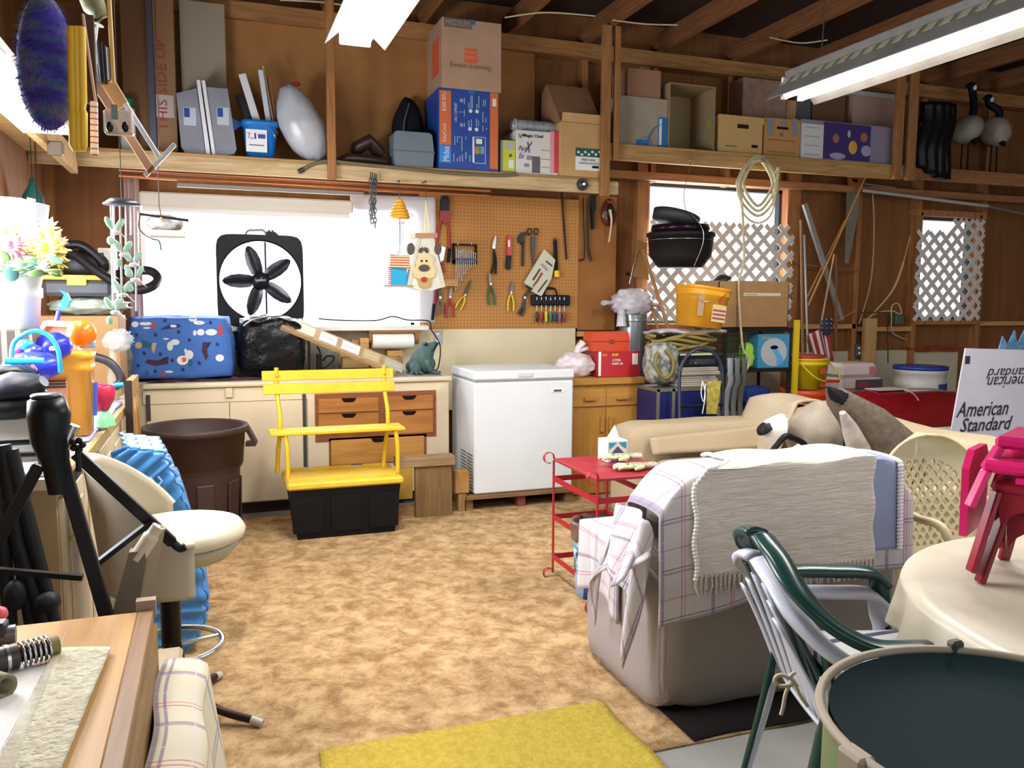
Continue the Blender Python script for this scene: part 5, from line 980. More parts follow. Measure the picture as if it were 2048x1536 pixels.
# ducts
GV = mt('a2a8ac', .3, c2='8c9296', metal=.75, sc=.6); a = PY(1275, 700, 6.2); zt = PY(1275, 630, 6.2).z
t = T('duct_pipe', 'tall shiny galvanised duct standing behind the wooden cabinet', 'duct', (a.x+.07, 6.36, 0)); MB().cyl((a.x+.05, 6.38, 0), (a.x+.05, 6.38, zt), .12, n=32).build('pipe', GV, t); MB().lathe([(.122, 0), (.125, .01), (.122, .02)], (a.x+.05, 6.38, zt-.06), 32).build('bead', GV, t)
t = T('duct_pipe', 'dull grey metal pipe right of the wooden cabinet, lower one', 'duct', PY(1300, 850, 5.95)); q = PY(1300, 815, 5.95); q.z = 0; MB().cyl((q.x+.0, 6.05, 0), (q.x+.0, 6.05, .80), .10, n=28).build('pipe', mt('6c7276', .4, metal=.6), t)
c = PY(1268, 602, 6.3); c.y = 6.38; pbag('crumpled clear plastic bag on top of the galvanised duct', (c.x+.02, c.y, zt+.10), (.19, .13, .125), 9, [[(c.x-.1, c.y, zt+.1), (c.x-.26, c.y-.03, zt+.10)], [(c.x+.12, c.y, zt+.10), (c.x+.28, c.y, zt+.08), (c.x+.33, c.y, zt+.04)], [(c.x-.12, c.y-.08, zt+.04), (c.x-.13, c.y-.11, zt-.10)]], mt('b8b4bc', .25, c2='dcdadf', sc=1.8, bump=.5))
# wooden handles leaning by the window
for i, (p, q, w) in enumerate((((1286, 500), (1340, 665), .016), ((1296, 590), (1318, 662), .014))):
    a = PY(*p, 6.48); b = PY(*q, 6.2); b2 = b+(b-a)*2.0; b2.z = max(.02, b2.z); one(MB().tube([a, b, b2], w, 8), 'tool_shaft', mt('b0804c', .6), ['long wooden tool handle leaning at left of big lattice window', 'shorter wooden handle behind the clear bag on duct'][i], 'handle')
t = T('snow_brush', 'cut plywood bracket with dark strap left of the lattice window', 'bracket', PY(1280, 520, 6.5)); MB().fprism([(p.x, p.z) for p in [PY(a, b, 6.5) for a, b in ((1277, 482), (1292, 486), (1298, 560), (1262, 552), (1270, 535))]], 6.5, .02).build('board', mt('a87c4a', .7), t); MB().tube([PY(1275, 500, 6.49), PY(1258, 568, 6.49)], .006, 6).build('rod', STEEL, t); MB().sph(PY(1256, 548, 6.48), (.02, .02, .015), 8, 6).build('dark_strap', BLACK, t); t.name = 'wall_bracket'
# blue trunk + hand truck + magazines
x0, x1, z0, z1 = FB(1345, 776, 1440, 860, 5.35); t = T('trunk', 'dark blue steamer trunk with metal edging behind hand truck', 'trunk', ((x0+x1)/2-.1, 5.5, 0)); xl = x0-.13
MB().box((xl, 5.36, .001), (x1, 5.66, z1), .004).build('trunk', mt('141c58', .4), t)
MB().box((xl-.004, 5.352, z1-.02), (x1+.004, 5.665, z1+.004)).build('metal_edge', mt('8c8c80', .4, metal=.7), t)
for xx in (xl, x0, x1-.02): MB().box((xx-.002, 5.352, .001), (xx+.022, 5.362, z1)).build('metal_edge', mt('8c8c80', .4, metal=.7), t)
ztr = z1+.005; MAG = mt('c2b8a8', .7, kind='stripe', c2='8c8274', sc=70, ax=2, amt=.7)
x0, x1, z0, z1 = FB(1358, 735, 1440, 776, 5.38); n = 5; hz = (z1-ztr)/n
for i in range(n): one(MB().box((x0-.01*(i % 2), 5.38+.01*(i % 3), ztr+i*hz+.001), (x1-.012*(i % 3), 5.66, ztr+(i+1)*hz-.001), .002), 'magazine_stack', MAG, ['lowest', 'second lowest', 'middle', 'second highest', 'topmost'][i]+' bundle of papers on the blue trunk', 'papers', 'paper bundles on the blue trunk')
zm = z1+.002
x0, x1, z0, z1 = FB(1356, 692, 1448, 724, 5.42); t = T('video_player', 'black video player lying on paper bundles below the hose', 'video player', ((x0+x1)/2, 5.55, zm)); MB().box((x0, 5.42, zm), (x1, 5.72, zm+.085), .004).build('case', BLACK, t); MB().box((x0+.1, 5.417, zm+.02), (x1-.08, 5.42, zm+.06)).build('front_panel', mt('2a2a2e', .2), t); MB().cyl((x0+.15, 5.416, zm+.03), (x0+.15, 5.41, zm+.03), .007, n=10).build('knob', STEEL, t); zv = zm+.087
one(MB().box((x0+.03, 5.44, zv), (x1-.06, 5.7, zv+.012)), 'paper_sheets', mt('c8c0a8', .8), 'thin sheaf of papers between video player and hose', 'papers')
# cloth bag at left on trunk
x0, x1, z0, z1 = FB(1305, 690, 1364, 776, 5.4); t = T('shopping_bag', 'white printed bag hanging under the olive hose coil', 'bag', ((x0+x1)/2, 5.5, ztr)); mb = blob(MB(), ((x0+x1)/2, 5.50, (z0+z1)/2+.02), ((x1-x0)/2, .11, (z1-z0)/2), .1, 3, 2, pw=.5); 
for v in mb.v: v.z = max(v.z, ztr+.001)
mb.build('bag', mt('a8a69a', .5, c2='5c6460', sc=2.5, amt=.25), t)
# hose coil
HO = mt('7c6c38', .5); t = T('garden_hose', 'olive green hose coil draped over the video player and bag', 'hose', PY(1380, 700, 5.45)); pts = []
random.seed(4)
x0, x1, z0, z1 = FB(1306, 665, 1452, 722, 5.45); cx = (x0+x1)/2
zb = zv+.03
for i in range(130):
    a = i*.32; r = 1-.25*random.random(); pts.append(V((cx+cos(a)*(x1-x0)/2*.95*r, 5.58+sin(a)*.16*r, zb+.012+.0009*i+.02*sin(i*.9)-.05*max(0, -cos(a)-.55))))
MB().tube(spline(pts, 2), .014, 7).build('hose', HO, t); q = PY(1335, 735, 5.36); MB().tube(spline([(q.x-.06, 5.40, zb), (q.x-.10, 5.37, zb-.09), (q.x-.03, 5.36, zb-.19), (q.x+.04, 5.36, zb-.15), (q.x+.05, 5.37, zb-.05), (q.x+.0, 5.40, zb+.02)], 5), .014, 7).build('hose', HO, t)
one(MB().grid(lambda u, v: (x0+.06+u*(x1-x0-.05), 5.46+v*.26, zb+.155+.012*sin(u*9+v*5)), 14, 6, .02), 'newspapers', mt('bdb6ae', .8, c2='8c8c94', sc=2), 'crumpled newspapers between hose coil and yellow bucket', 'papers')
# yellow litter bucket, tilted
zb2 = zb+.18
def bucket(t, c, w, h, m, R=None, tap=.86, rim=.03, n=28, fn=None):
    R = R or Matrix.Identity(4)
    mb = MB(); mb.T = Matrix.Translation(c) @ R
    mb.open_lathe([(0, 0), (w*tap, 0), (w*.985, h*.78), (w*1.03, h*.79), (w*1.03, h*.84), (w*1.0, h*.85), (w*1.02, h*.93), (w*1.06, h*.94), (w*1.06, h), (w*.98, h), (w*.94, h*.9), (w*tap*.94, .012), (0, .01)], (0, 0, 0), n, fn=fn); return mb.build('pail', m, t)
c = PY(1396, 664, 5.55); c.z = zb2; t = T('litter_bucket', 'yellow orange square bucket tilted on the newspapers by window', 'bucket', c); RR = Matrix.Rotation(radians(7), 4, 'Y')
bucket(t, c, .17, .31, mt('e4a024', .4), RR, .84, fn=sq)
Mx = Matrix.Translation(c) @ RR
for q, m, nm in ((((.0, .05), (.12, .18)), mt('d8b888', .5), 'paper_label'), (((-.13, .08), (-.08, .25)), mt('b49070', .5), 'side_label')): a, b = q; mb = MB(); mb.T = Mx; mb.box((a[0], -.166, a[1]), (b[0], -.16, b[1])); mb.build(nm, m, t)
mb = MB(); mb.T = Mx
for zz in (.07, .10, .13): mb.box((.005, -.168, zz), (.115, -.166, zz+.014))
mb.build('label_text', mt('8a4a50', .6), t); mb = MB(); mb.T = Mx; mb.cyl((.06, -.175, .21), (.06, -.166, .21), .018, n=14); mb.build('round_logo', mt('b8482c', .5), t); mb = MB(); mb.T = Mx; mb.tube(spline([(-.17, -.12, .22), (-.08, -.19, .19), (.05, -.2, .24), (.09, -.18, .27)]), .003, 6); mb.build('bail_handle', STEEL, t)
# hand truck
t = T('hand_truck', 'black tubular hand truck standing before the blue trunk', 'hand truck', PY(1402, 860, 5.22)); y = 5.22; xa = PY(1358, 780, y).x; xb = PY(1444, 780, y).x; zt = PY(1402, 697, y).z; r = (xb-xa)/2
MB().tube([V((xa, y-.05, .05)), V((xa, y, zt-r*1.1))]+arc(((xa+xb)/2, y, zt-r*1.1), r, pi, 0, 12, (1, 0, 0), (0, 0, 1.1))+[V((xb, y-.05, .05))], .013, 10).build('frame', mt('26303c', .4), t)
for zz in (.25, .50, .74): MB().cyl((xa, y-.02, zz), (xb, y-.02, zz), .010, n=8).build('cross_bar', BLACKM, t)
MB().box((xa-.02, y-.25, .012), (xb+.02, y-.05, .02)).build('toe_plate', BLACKM, t)
for x in (xa-.05, xb+.03): MB().cyl((x, y+.03, .09), (x+.03, y+.03, .09), .075, n=24).build('wheel', BLACK, t)
x0, x1, z0, z1 = FB(1412, 762, 1440, 828, y-.03); MB().prism([(x0, z1), (x1, z1), (x1-.03, z0), (x0+.0, z0+.005)], (0, y-.04, 0), (1, 0, 0), (0, 0, 1), (0, .002, 0)).build('yellow_tag', mt('c8b83c', .5, c2='8c8048', sc=4), t)
m_ = MB(); q = PY(1405, 762, y-.03); m_.tube(spline([q, q+V((-.015, -.01, -.09)), q+V((.01, -.01, -.15)), q+V((.02, -.01, -.02))]), .004, 6).tube(spline([q, q+V((.02, -.01, -.1)), q+V((.0, -.01, -.24))]), .004, 6); m_.build('white_string', PRW, t)
# foam sheets
for i in range(3):
    px = 1452+i*14; y = 5.42+i*.03; xa = PY(px, 780, y).x; zt = PY(px, 716, y).z
    one(MB().grid(lambda u, v: (xa+u*.045+.012*(abs((v*3) % 1-.5) < .1), y+.02*sin(v*12), .001+v*(zt-.001)), 3, 40, .012), 'trellis_panel', mt(('8c8f96', '6c6e6c', '585c52')[i], .5), ('leftmost pale', 'middle grey', 'rightmost dark')[i]+' wavy plastic panel standing between trunk and black shelf unit', 'panel')
# black shelf unit
x0 = PY(1448, 700, 5.75).x; x1 = PY(1586, 700, 5.75).x; t = T('shelf_unit', 'black plastic shelf unit under the cardboard box by window', 'shelf', ((x0+x1)/2, 5.95, 0)); SU = mt('1c201e', .5); zs = [PY(1520, b, 5.75).z for b in (656, 737, 812)]
for z in zs+[.12]: MB().box((x0, 5.75, z-.03), (x1, 6.2, z), .004).build('shelf', SU, t)
for x in (x0+.02, x1-.02):
    for y in (5.77, 6.18): MB().cyl((x, y, 0.001), (x, y, zs[0]-.03), .016, n=10).build('leg', SU, t)
xs0, xs1 = x0, x1
# carton on it
x0, x1, z0, z1 = FB(1437, 562, 1577, 648, 5.80); zt = zs[0]+.001; t = T('cardboard_box', 'open cardboard box with masking tape label on black shelf unit', 'box', ((x0+x1)/2, 5.95, zt)); xm = PY(1468, 600, 5.80).x
th = .006; m_ = MB().box((xm, 5.80, zt), (x1, 5.80+th, z1)).box((x0, 5.80, zt), (xm, 5.80+th, z1-.005)).box((x0, 5.8, zt), (x0+th, 6.15, z1)).box((x1-th, 5.8, zt), (x1, 6.15, z1)).box((x0, 6.15-th, zt), (x1, 6.15, z1)).box((x0, 5.8, zt), (x1, 6.15, zt+th)); m_.build('carton', mt('b0875a', .8, c2='a67d50'), t)
a0, a1, b0, b1 = FB(1487, 586, 1561, 592, 5.80); MB().box((a0, 5.798, b0), (a1, 5.80, b1)).build('tape_label', mt('dcd6b4', .6), t); MB().box((a0+.02, 5.797, b0+.008), (a0+.13, 5.798, b1-.008)).build('pencil_mark', mt('a8a488', .7), t)
c = PY(1446, 560, 5.88); t = T('solar_lamp', 'round topped solar garden lamp leaning inside the cardboard box', 'lamp', c); c.y = 5.9; MB().lathe([(0, .05), (.03, .045), (.075, .015), (.08, 0), (.05, -.01), (0, -.01)], c, 20, (-.25, -.1, 1)).build('cap', DARKST, t); MB().lathe([(.05, -.01), (.045, -.1)], c, 14, (-.25, -.1, 1)).build('clear_body', mt('b8c0c4', .15, alpha=.6), t); MB().cyl(c+V((.02, .01, -.1)), c+V((.06, .03, -.25)), .012, n=8).build('stake', BLACK, t)
# things in the shelf
x0, x1, z0, z1 = FB(1516, 668, 1578, 736, 5.76); t = T('shop_towel_box', 'blue SHOP towels box with a towel pulled from the front', 'box', ((x0+x1)/2, 5.85, zs[1]+.001)); zt = zs[1]+.001; y = 5.755
MB().box((x0, 5.757, zt), (x1, 5.92, z1), .003).build('carton', mt('3c90b8', .5), t); MB().fprism([((x0+x1)/2+cos(a)*(x1-x0)*.42, (zt+z1)/2-.01+sin(a)*(z1-zt)*.42) for a in [i*pi/12 for i in range(24)]], y, .002).build('grey_disc', mt('b8bcc0', .5), t)
txt('SHOP', (x0+.075, y-.002, z1-.035), .085, mt('c8b030', .5), t, h=.025, bold=.03); MB().prism([(0, .03), (.03, .05), (.11, -.05), (.11, -.11), (.05, -.10), (.05, -.05)], ((x0+x1)/2-.02, y-.004, (zt+z1)/2-.01), (1, 0, 0), (0, 0, 1), (0, .004, 0)).build('towel', mt('58a8dc', .7), t); MB().sph(((x0+x1)/2, y-.002, (zt+z1)/2+.03), (.04, .004, .018), 10, 6).build('tear_opening', BLACK, t)
x0, x1, z0, z1 = FB(1444, 660, 1490, 733, 5.78); t = T('plastic_crate', 'dark green open mesh crate on middle shelf of black unit', 'crate', ((x0+x1)/2, 5.88, zs[1]+.001)); m_ = MB(); zt = zs[1]+.001
x0 += .055
for i in range(6): m_.bar((x0+(x1-x0)*i/5, 5.78, zt), (x0+(x1-x0)*i/5, 5.78, z1), .006).bar((x0+(x1-x0)*i/5, 6.02, zt), (x0+(x1-x0)*i/5, 6.02, z1), .006)
for i in range(7): z = zt+.005+(z1-zt-.01)*i/6; m_.bar((x0, 5.78, z), (x1, 5.78, z), .006).bar((x0, 5.78, z), (x0, 6.02, z), .006).bar((x1, 5.78, z), (x1, 6.02, z), .006)
m_.box((x0, 5.78, zt), (x1, 6.02, zt+.01)); m_.build('crate', mt('0c4c40', .4), t)
for p, m, nm, lb, ct in (((1488, 687, 1512, 735), mt('b4e04c', .7, c2='98c840', sc=2), 'safety_vest', 'lime yellow cloth stuffed beside the green crate', 'cloth'), ((1492, 774, 1545, 811), mt('142c70', .8, c2='1c3a88', sc=2), 'blue_tarp', 'dark blue folded cloth on lower shelf of the black unit', 'cloth'), ((1530, 790, 1575, 812), mt('c4b8a4', .8), 'beige_rags', 'beige rags right of the blue cloth on the lower shelf', 'cloth')):
    x0, x1, z0, z1 = FB(*p, 5.78); zt = (zs[1] if p[3] < 750 else zs[2])+.002; mb = blob(MB(), ((x0+x1)/2, 5.84, (zt+z1)/2), ((x1-x0)/2, .06, (z1-zt)/2+.005), .15, 4, 3, pw=.5)
    for v in mb.v: v.z = max(v.z, zt)
    one(mb, nm, m, lb, ct)
# yellow level
a = PY(1592, 640, 5.72); b = PY(1601, 640, 5.72); one(MB().box((a.x, 5.72, .001), (b.x, 5.75, a.z), .002), 'spirit_level', mt('dcbc18', .5), 'tall yellow bar standing right of the black shelf unit', 'level')
# hanging planters
t = T('hanging_planters', 'black hexagonal plant pot strapped with wire holding more dark pots', 'planter', PY(1370, 480, 5.9)); y = 5.85; c = PY(1370, 495, y); zt = PY(1370, 465, y).z; zb = PY(1370, 534, y).z; x0, x1, _, _ = FB(1311, 465, 1430, 534, y); R = (x1-x0)/2; cx = (x0+x1)/2
m_ = MB().open_lathe([(0, zb), (R*.66, zb), (R*.9, zb+.09), (R*.96, zt-.03), (R*1.0, zt-.03), (R*1.0, zt), (R*.9, zt), (R*.86, zt-.06), (R*.6, zb+.02), (0, zb+.02)], (cx, y+.08, 0), 12); m_.build('square_pot', mt('1c1a18', .6), t)
m_ = MB().open_lathe([(0, 0), (R*.80, 0), (R*.86, .025), (R*.84, .06), (R*.75, .055), (0, .05)], (cx-.005, y+.08, zt+.002), 24, (.0, 0, 1)); m_.build('purple_pot', mt('1e1018', .2), t)
m_ = MB().open_lathe([(0, 0), (R*.68, .0), (R*.70, .07), (R*.55, .07), (R*.5, .02), (0, .02)], (cx-.06, y+.08, zt+.085), 20, (.28, 0, 1)); m_.build('grey_pot', mt('2e2e30', .6), t)
m_ = MB().tube(spline([(cx-.03, y-.1, zt+.15), (cx+.02, y-.2, zt+.02), (cx+.03, y-.2, zt-.1), (cx, y-.13, zb)]), .003, 6).tube([(cx+R*cos(a)*1.0, y+.08+R*sin(a)*1.0, zt-.06) for a in [2*pi*i/20 for i in range(20)]], .003, 6, True); m_.build('binding_wire', STEEL, t)
hk = PY(1377, 312, 6.03); m_ = MB().tube(spline([(cx-.03, y-.05, zt+.15), (cx, y+.05, zt+.3), hk+V((0, -.03, -.08)), hk+V((0, -.02, 0))]), .0025, 5).tube(spline([hk+V((-.02, -.02, .0)), hk+V((0, -.03, .015)), hk+V((.018, -.03, -.01)), hk+V((0, -.03, -.045))]), .005, 6); m_.build('hanger_hook', mt('8c6c50', .5), t)
# rope coil hanging
RP = mt('d8cda8', .8, c2='b8a87c', sc=4); t = T('rope_coil', 'coil of cream rope hung over the right loft beam', 'rope', PY(1515, 370, 6.0)); y = 5.98; top = PY(1522, 312, y)
for i, (l, r, b, w) in enumerate(((1474, 1556, 402, .011), (1480, 1550, 395, .011), (1486, 1545, 388, .012), (1478, 1552, 425, .007))):
    P = [PY(l, 365, y-.01*i), PY(l+14, 335, y-.012*i), PY(1516, 311+i*4, y-.02*i-.01), PY(r-14, 332, y-.012*i), PY(r, 365, y-.01*i), PY(r-8, b, y-.01*i), PY(1516, b+30-i*3, y-.01*i), PY(l+8, b, y-.01*i)]
    MB().tube(spline(P+[P[0]], 5)[:-1], w, 6, True).build('rope_loop', RP, t)
MB().tube(spline([PY(a, b, y-.02) for a, b in ((1556, 335), (1552, 370), (1548, 402))]), .02, 8).build('rope_bundle', RP, t)
MB().tube(spline([PY(a, b, yy) for a, b, yy in ((1482, 380, 5.96), (1486, 440, 5.9), (1488, 520, 5.82), (1478, 560, 5.77), (1478, 600, 5.77), (1482, 660, 5.70), (1487, 700, 5.68), (1500, 720, 5.68), (1490, 745, 5.68))]), .010, 7).build('rope_tail', RP, t)
# lattice panels
def lattice(label, x0, x1, z0, z1, y, st_, cut=None):
    """diagonal slats clipped to a rectangle"""
    mb = MB(); w = .043
    for sg in (1, -1):
        k = -40
        while k < 40:
            # line: z - z0 = sg*(x - x0) + k*st_
            pts = []
            c0 = k*st_
            for x in (x0, x1):
                z = z0+sg*(x-x0)+c0
                if z0 <= z <= z1: pts.append((x, z))
            for z in (z0, z1):
                x = x0+sg*(z-z0-c0)
                if x0 < x < x1: pts.append((x, z))
            k += 1
            if len(pts) < 2: continue
            pts.sort(); a, b = pts[0], pts[-1]
            if hypot(a[0]-b[0], a[1]-b[1]) < .03: continue
            if cut:
                n = 30; run = []
                for i in range(n+1):
                    p = (a[0]+(b[0]-a[0])*i/n, a[1]+(b[1]-a[1])*i/n)
                    if not cut(*p): run.append(p)
                if len(run) < 2: continue
                a, b = run[0], run[-1]
            yy = y+(.006 if sg < 0 else 0); mb.bar((a[0], yy, a[1]), (b[0], yy, b[1]), .006, w, 0, up=(0, 1, 0)) if 0 else mb.bar((a[0], yy, a[1]), (b[0], yy, b[1]), w, .006, 0, up=(0, 1, 0))
    return one(mb, 'garden_lattice', mt('d8d0c8', .6), label, 'lattice')
a = PY(1296, 450, 6.53); b = PY(1577, 640, 6.53); lattice('white plastic lattice panel covering lower part of big side window', a.x, b.x, b.z, PY(1440, 447, 6.53).z, 6.50, .15)
a = PY(1833, 435, 6.53); b = PY(1953, 640, 6.53); xq = PY(1896, 500, 6.53).x; zq = PY(1860, 462, 6.53).z; lattice('white plastic lattice panel over the small far right window', a.x, b.x, b.z, a.z, 6.50, .15, lambda x, z: x < xq and z > zq)
one(blob(MB(), (W3[0]+.33, 7.4, 1.33), (.35, .2, 1.34), .12, 3, 2, 24, 16), 'bush', mt('8c8c88', .9, c2='6c706c', sc=2), 'grey shape seen outside through the small lattice window', 'plant')
# sticks and strips on the right wall
def stick_(label, p, q, w, m, y0=6.50, y1=None, nm='wooden_stick', cat='stick', flat=None):
    a = PY(*p, y0); b = PY(*q, y1 or y0)
    return one((MB().tube([a, b], w, 8) if not flat else MB().bar(a, b, w, flat, 0, up=(0, 1, 0))), nm, m, label, cat)
ST = mt('b88850', .6); ALU = mt('a4a4a0', .4, metal=.5)
stick_('long thin bamboo stick crossing steeply before the right studs', (1732, 352), (1616, 612), .010, ST, 6.42)
stick_('second thin stick leaning left of the bamboo one', (1690, 440), (1612, 600), .007, ST, 6.46)
stick_('horizontal reddish stick nailed across the stud bay', (1583, 526), (1716, 542), .008, mt('8c5c34', .7), 6.5)
stick_('short pale stick leaning over the flag', (1668, 508), (1641, 655), .008, mt('c8a878', .6), 6.40)
stick_('brown square stake standing near the flag', (1671, 510), (1672, 700), .02, mt('8c6040', .7), 6.44, flat=.02)
stick_('thick grey metal channel leaning across the bay right of window', (1609, 408), (1683, 640), .045, mt('8c8884', .5), 6.45, nm='metal_channel', cat='channel', flat=.03)
stick_('thin wooden pole standing left of silver conduits', (1602, 440), (1606, 720), .013, mt('8c6844', .7), 6.40, 6.2, nm='wooden_pole', cat='pole')
stick_('silver conduit standing beside the yellow bar', (1609, 470), (1616, 715), .011, ALU, 6.42, 6.2, nm='metal_conduit', cat='conduit')
stick_('upper white metal rail across the top of right bays', (1614, 367), (1695, 378), .012, ALU, 6.5, nm='metal_rail', cat='rail')
stick_('short white rail piece right of the saw handle', (1730, 368), (1790, 376), .012, ALU, 6.5, nm='metal_rail', cat='rail')
stick_('long white telescopic pole across the right bays to photo edge', (1727, 381), (1975, 412), .016, mt('b4b4b0', .4), 6.42, nm='telescopic_pole', cat='pole')
one(MB().tube([PY(1970, 411, 6.42), PY(2048, 428, 6.40), PY(2110, 440, 6.40)], .012, 8), 'metal_pole', mt('9a96a0', .3, metal=.5), 'thin shiny pole section continuing the white pole rightward', 'pole')
one(MB().tube(spline([PY(a, b, 6.5) for a, b in ((1744, 372), (1748, 440), (1746, 520), (1738, 580), (1718, 648))]), .008, 6), 'bent_strip', mt('b08c60', .6), 'long slightly bowed thin strip left of curved bow', 'strip')
one(MB().tube(spline([PY(a, b, 6.48) for a, b in ((1820, 472), (1805, 530), (1785, 580), (1748, 625), (1732, 640))]), [.008]*6+[.016]*8+[.014]*11, 8, flat=.5), 'curved_moulding', mt('c4a874', .6), 'curved pale wooden bow leaning left of the small window', 'strip')
stick_('thin stick rising from flag to the stud at right', (1668, 646), (1712, 620), .006, ST, 6.45)
# hand saw
t = T('hand_saw', 'old hand saw hanging blade down on a stud', 'saw', PY(1705, 380, 6.5)); F_ = lambda P, y: [(p.x, p.z) for p in [PY(a, b, y) for a, b in P]]
MB().fprism(F_([(1694, 372), (1720, 386), (1718, 420), (1697, 527), (1690, 526), (1692, 440)], 6.5), 6.5, .003).build('blade', mt('8c8c7e', .5, metal=.3, c2='787868'), t)
MB().fprism(F_([(1698, 352), (1712, 350), (1724, 356), (1716, 384), (1703, 380), (1699, 366)], 6.49), 6.49, .022).build('handle', mt('9c6030', .5), t); MB().fprism(F_([(1704, 357), (1716, 358), (1714, 366), (1706, 363)], 6.488), 6.486, .004).build('grip_hole', mt('2a1408', .9), t)
# green utility box with cable, outlet, board, wire
t = T('utility_box', 'small green utility box on rail with looping white cable', 'box', PY(1798, 640, 6.5)); x0, x1, z0, z1 = FB(1792, 628, 1809, 649, 6.5); MB().box((x0, 6.50, z0), (x1, 6.56, z1), .01).build('box', mt('4a5c48', .6), t)
MB().tube(spline([PY(a, b, 6.49) for a, b in ((1742, 632), (1760, 624), (1785, 622), (1798, 628))]+[PY(1803, 625, 6.49), PY(1797, 608, 6.49), PY(1784, 612, 6.49), PY(1783, 640, 6.49), PY(1785, 665, 6.55), PY(1812, 680, 6.6)]), .006, 6).build('cable', mt('d0c4a0', .6), t)
t = T('wall_outlet', 'grey double outlet box beneath the saw stud', 'outlet', PY(1719, 705, 6.53)); x0, x1, z0, z1 = FB(1712, 688, 1725, 714, 6.53); MB().box((x0, 6.53, z0), (x1, 6.60, z1), .003).build('box', mt('68686a', .4, metal=.4), t)
for b in (696, 706): MB().cyl(PY(1718, b, 6.53), PY(1718, b, 6.525), .014, n=12).build('socket', PRW, t)
x0, x1, z0, z1 = FB(1729, 637, 1753, 726, 6.46); one(MB().box((x0, 6.46, z0), (x1, 6.50, z1), .002), 'pine_board', mt('c8a06c', .7, kind='wood', c2='b48a56', ax=2), 'upright pine board right of the grey outlet box', 'board')
one(MB().tube([PY(a, b, 6.44) for a, b in ((1722, 625), (1771, 625), (1775, 632), (1776, 726))], .006, 6), 'metal_rod', mt('4a2c20', .6), 'bent rusty rod around the upright pine board', 'rod')
# red rags / line on the low wall
one(MB().tube(spline([V((PY(a, b, 6.55).x, 6.56, 1.03+.02*sin(a))) for a, b in ((1812, 722), (1840, 716), (1870, 714), (1890, 708), (1915, 706), (1900, 716), (1860, 720))]), .016, 6), 'red_strap', mt('8c3a20', .8), 'tangled red strap on top of the low beige panel', 'strap')
# flag
t = T('flag', 'small American flag hanging from a stick by yellow bucket', 'flag', PY(1645, 680, 6.2)); y = 6.15
A = PY(1656, 645, y); B_ = PY(1616, 672, y); C_ = PY(1632, 722, y); D_ = PY(1668, 722, y)
def flg(u, v): p = A.lerp(B_, u); q = D_.lerp(C_, u); r = p.lerp(q, v); r.y += .02*sin(u*9); return r
for k in range(9):
    MB().grid(lambda u, v: flg((k+u)/9, v), 2, 6, .003).build('red_stripe' if k % 2 == 0 else 'white_stripe', mt('a02c34', .8) if k % 2 == 0 else mt('dcd0cc', .8), t)
mb = MB().sph(PY(1653, 652, y-.02), (.07, .03, .085), 12, 10); mb.build('blue_canton', mt('2c3044', .8), t)
m_ = MB()
for i in range(10): m_.sph(PY(1644+(i % 3)*9, 638+(i//3)*9, y-.045), (.006, .003, .006), 6, 4)
m_.build('white_stars', PRW, t); MB().tube([PY(1659, 640, y), PY(1672, 640, y+.2)], .006, 6).build('flag_pole', ST, t)
# buckets at right
def rbk(label, px, y, zb, m, n=24, lid=None, nm='bucket', h=None):
    x0, x1, z0, z1 = FB(*px, y); r = (x1-x0)/2; c = V(((x0+x1)/2, y+r, zb)); t = T(nm, label, 'bucket', c); bucket(t, c, r*.94, (z1-zb) if h is None else h, m, n=n)
    if lid: MB().lathe([(0, z1-.02), (r*1.02, z1-.02), (r*1.02, z1+.012), (0, z1+.012)], (c.x, c.y, 0), 24).build('lid', lid, t)
    return t, c, r, z1
x0, x1, z0, z1 = FB(1603, 780, 1690, 870, 5.62); t, c, r, zt = rbk('orange bucket beneath the yellow bucket behind the sofa', (1602, 782, 1686, 860), 5.62, .001, mt('d04a20', .4)); zt = .0+zt
t, c, r, z2 = rbk('yellow bucket with red grip standing on the orange bucket', (1605, 718, 1680, 780), 5.66, zt+.002, mt('d8bc1c', .4)); y = 5.655
MB().tube(spline([V((c.x-r*.8, c.y-r*.7, z2-.05)), PY(1627, 752, y-.03), PY(1650, 762, y-.04), PY(1680, 755, y-.02), V((c.x+r, c.y-.05, z2-.04))]), .006, 6).build('bail_handle', mt('e0cc30', .4), t); a = PY(1652, 762, y-.05); MB().tube([a, PY(1678, 762, y-.05)], .013, 8).build('grip', mt('c83020', .4), t)
for b in (742, 768): x0, x1, q0, q1 = FB(1640, b-6, 1650, b+6, y-.005); MB().box((x0, y-.01, q0), (x1, y-.002, q1)).build('paper_label', mt('b8502c', .5), t)
x0, x1, q0, q1 = FB(1606, 712, 1655, 722, 5.7); MB().lathe([(0, 0), (r*.9, 0), (r*.9, .02), (0, .02)], (c.x-.02, c.y, z2+.003), 20).build('red_lid', mt('b03424', .5), t)
BG = mt('c4b8ae', .6, c2='b0a49a', sc=1.5)
x0, x1, q0, q1 = FB(1680, 756, 1768, 782, 5.8); t0 = T('cement_bag', 'white and dark printed paper sack, lower of the two by yellow bucket', 'sack', ((x0+x1)/2, 6, q0)); MB().box((x0, 5.8, q0), (x1, 6.15, q1), .03).build('sack', BG, t0); MB().box((x0+.17, 5.797, q0+.01), (x1-.02, 5.80, q1-.015)).build('printed_label', mt('4a4048', .6), t0); MB().box((x0+.2, 5.794, q0+.035), (x0+.32, 5.797, q1-.04)).build('red_print', mt('8c3040', .6), t0); q1a = q1
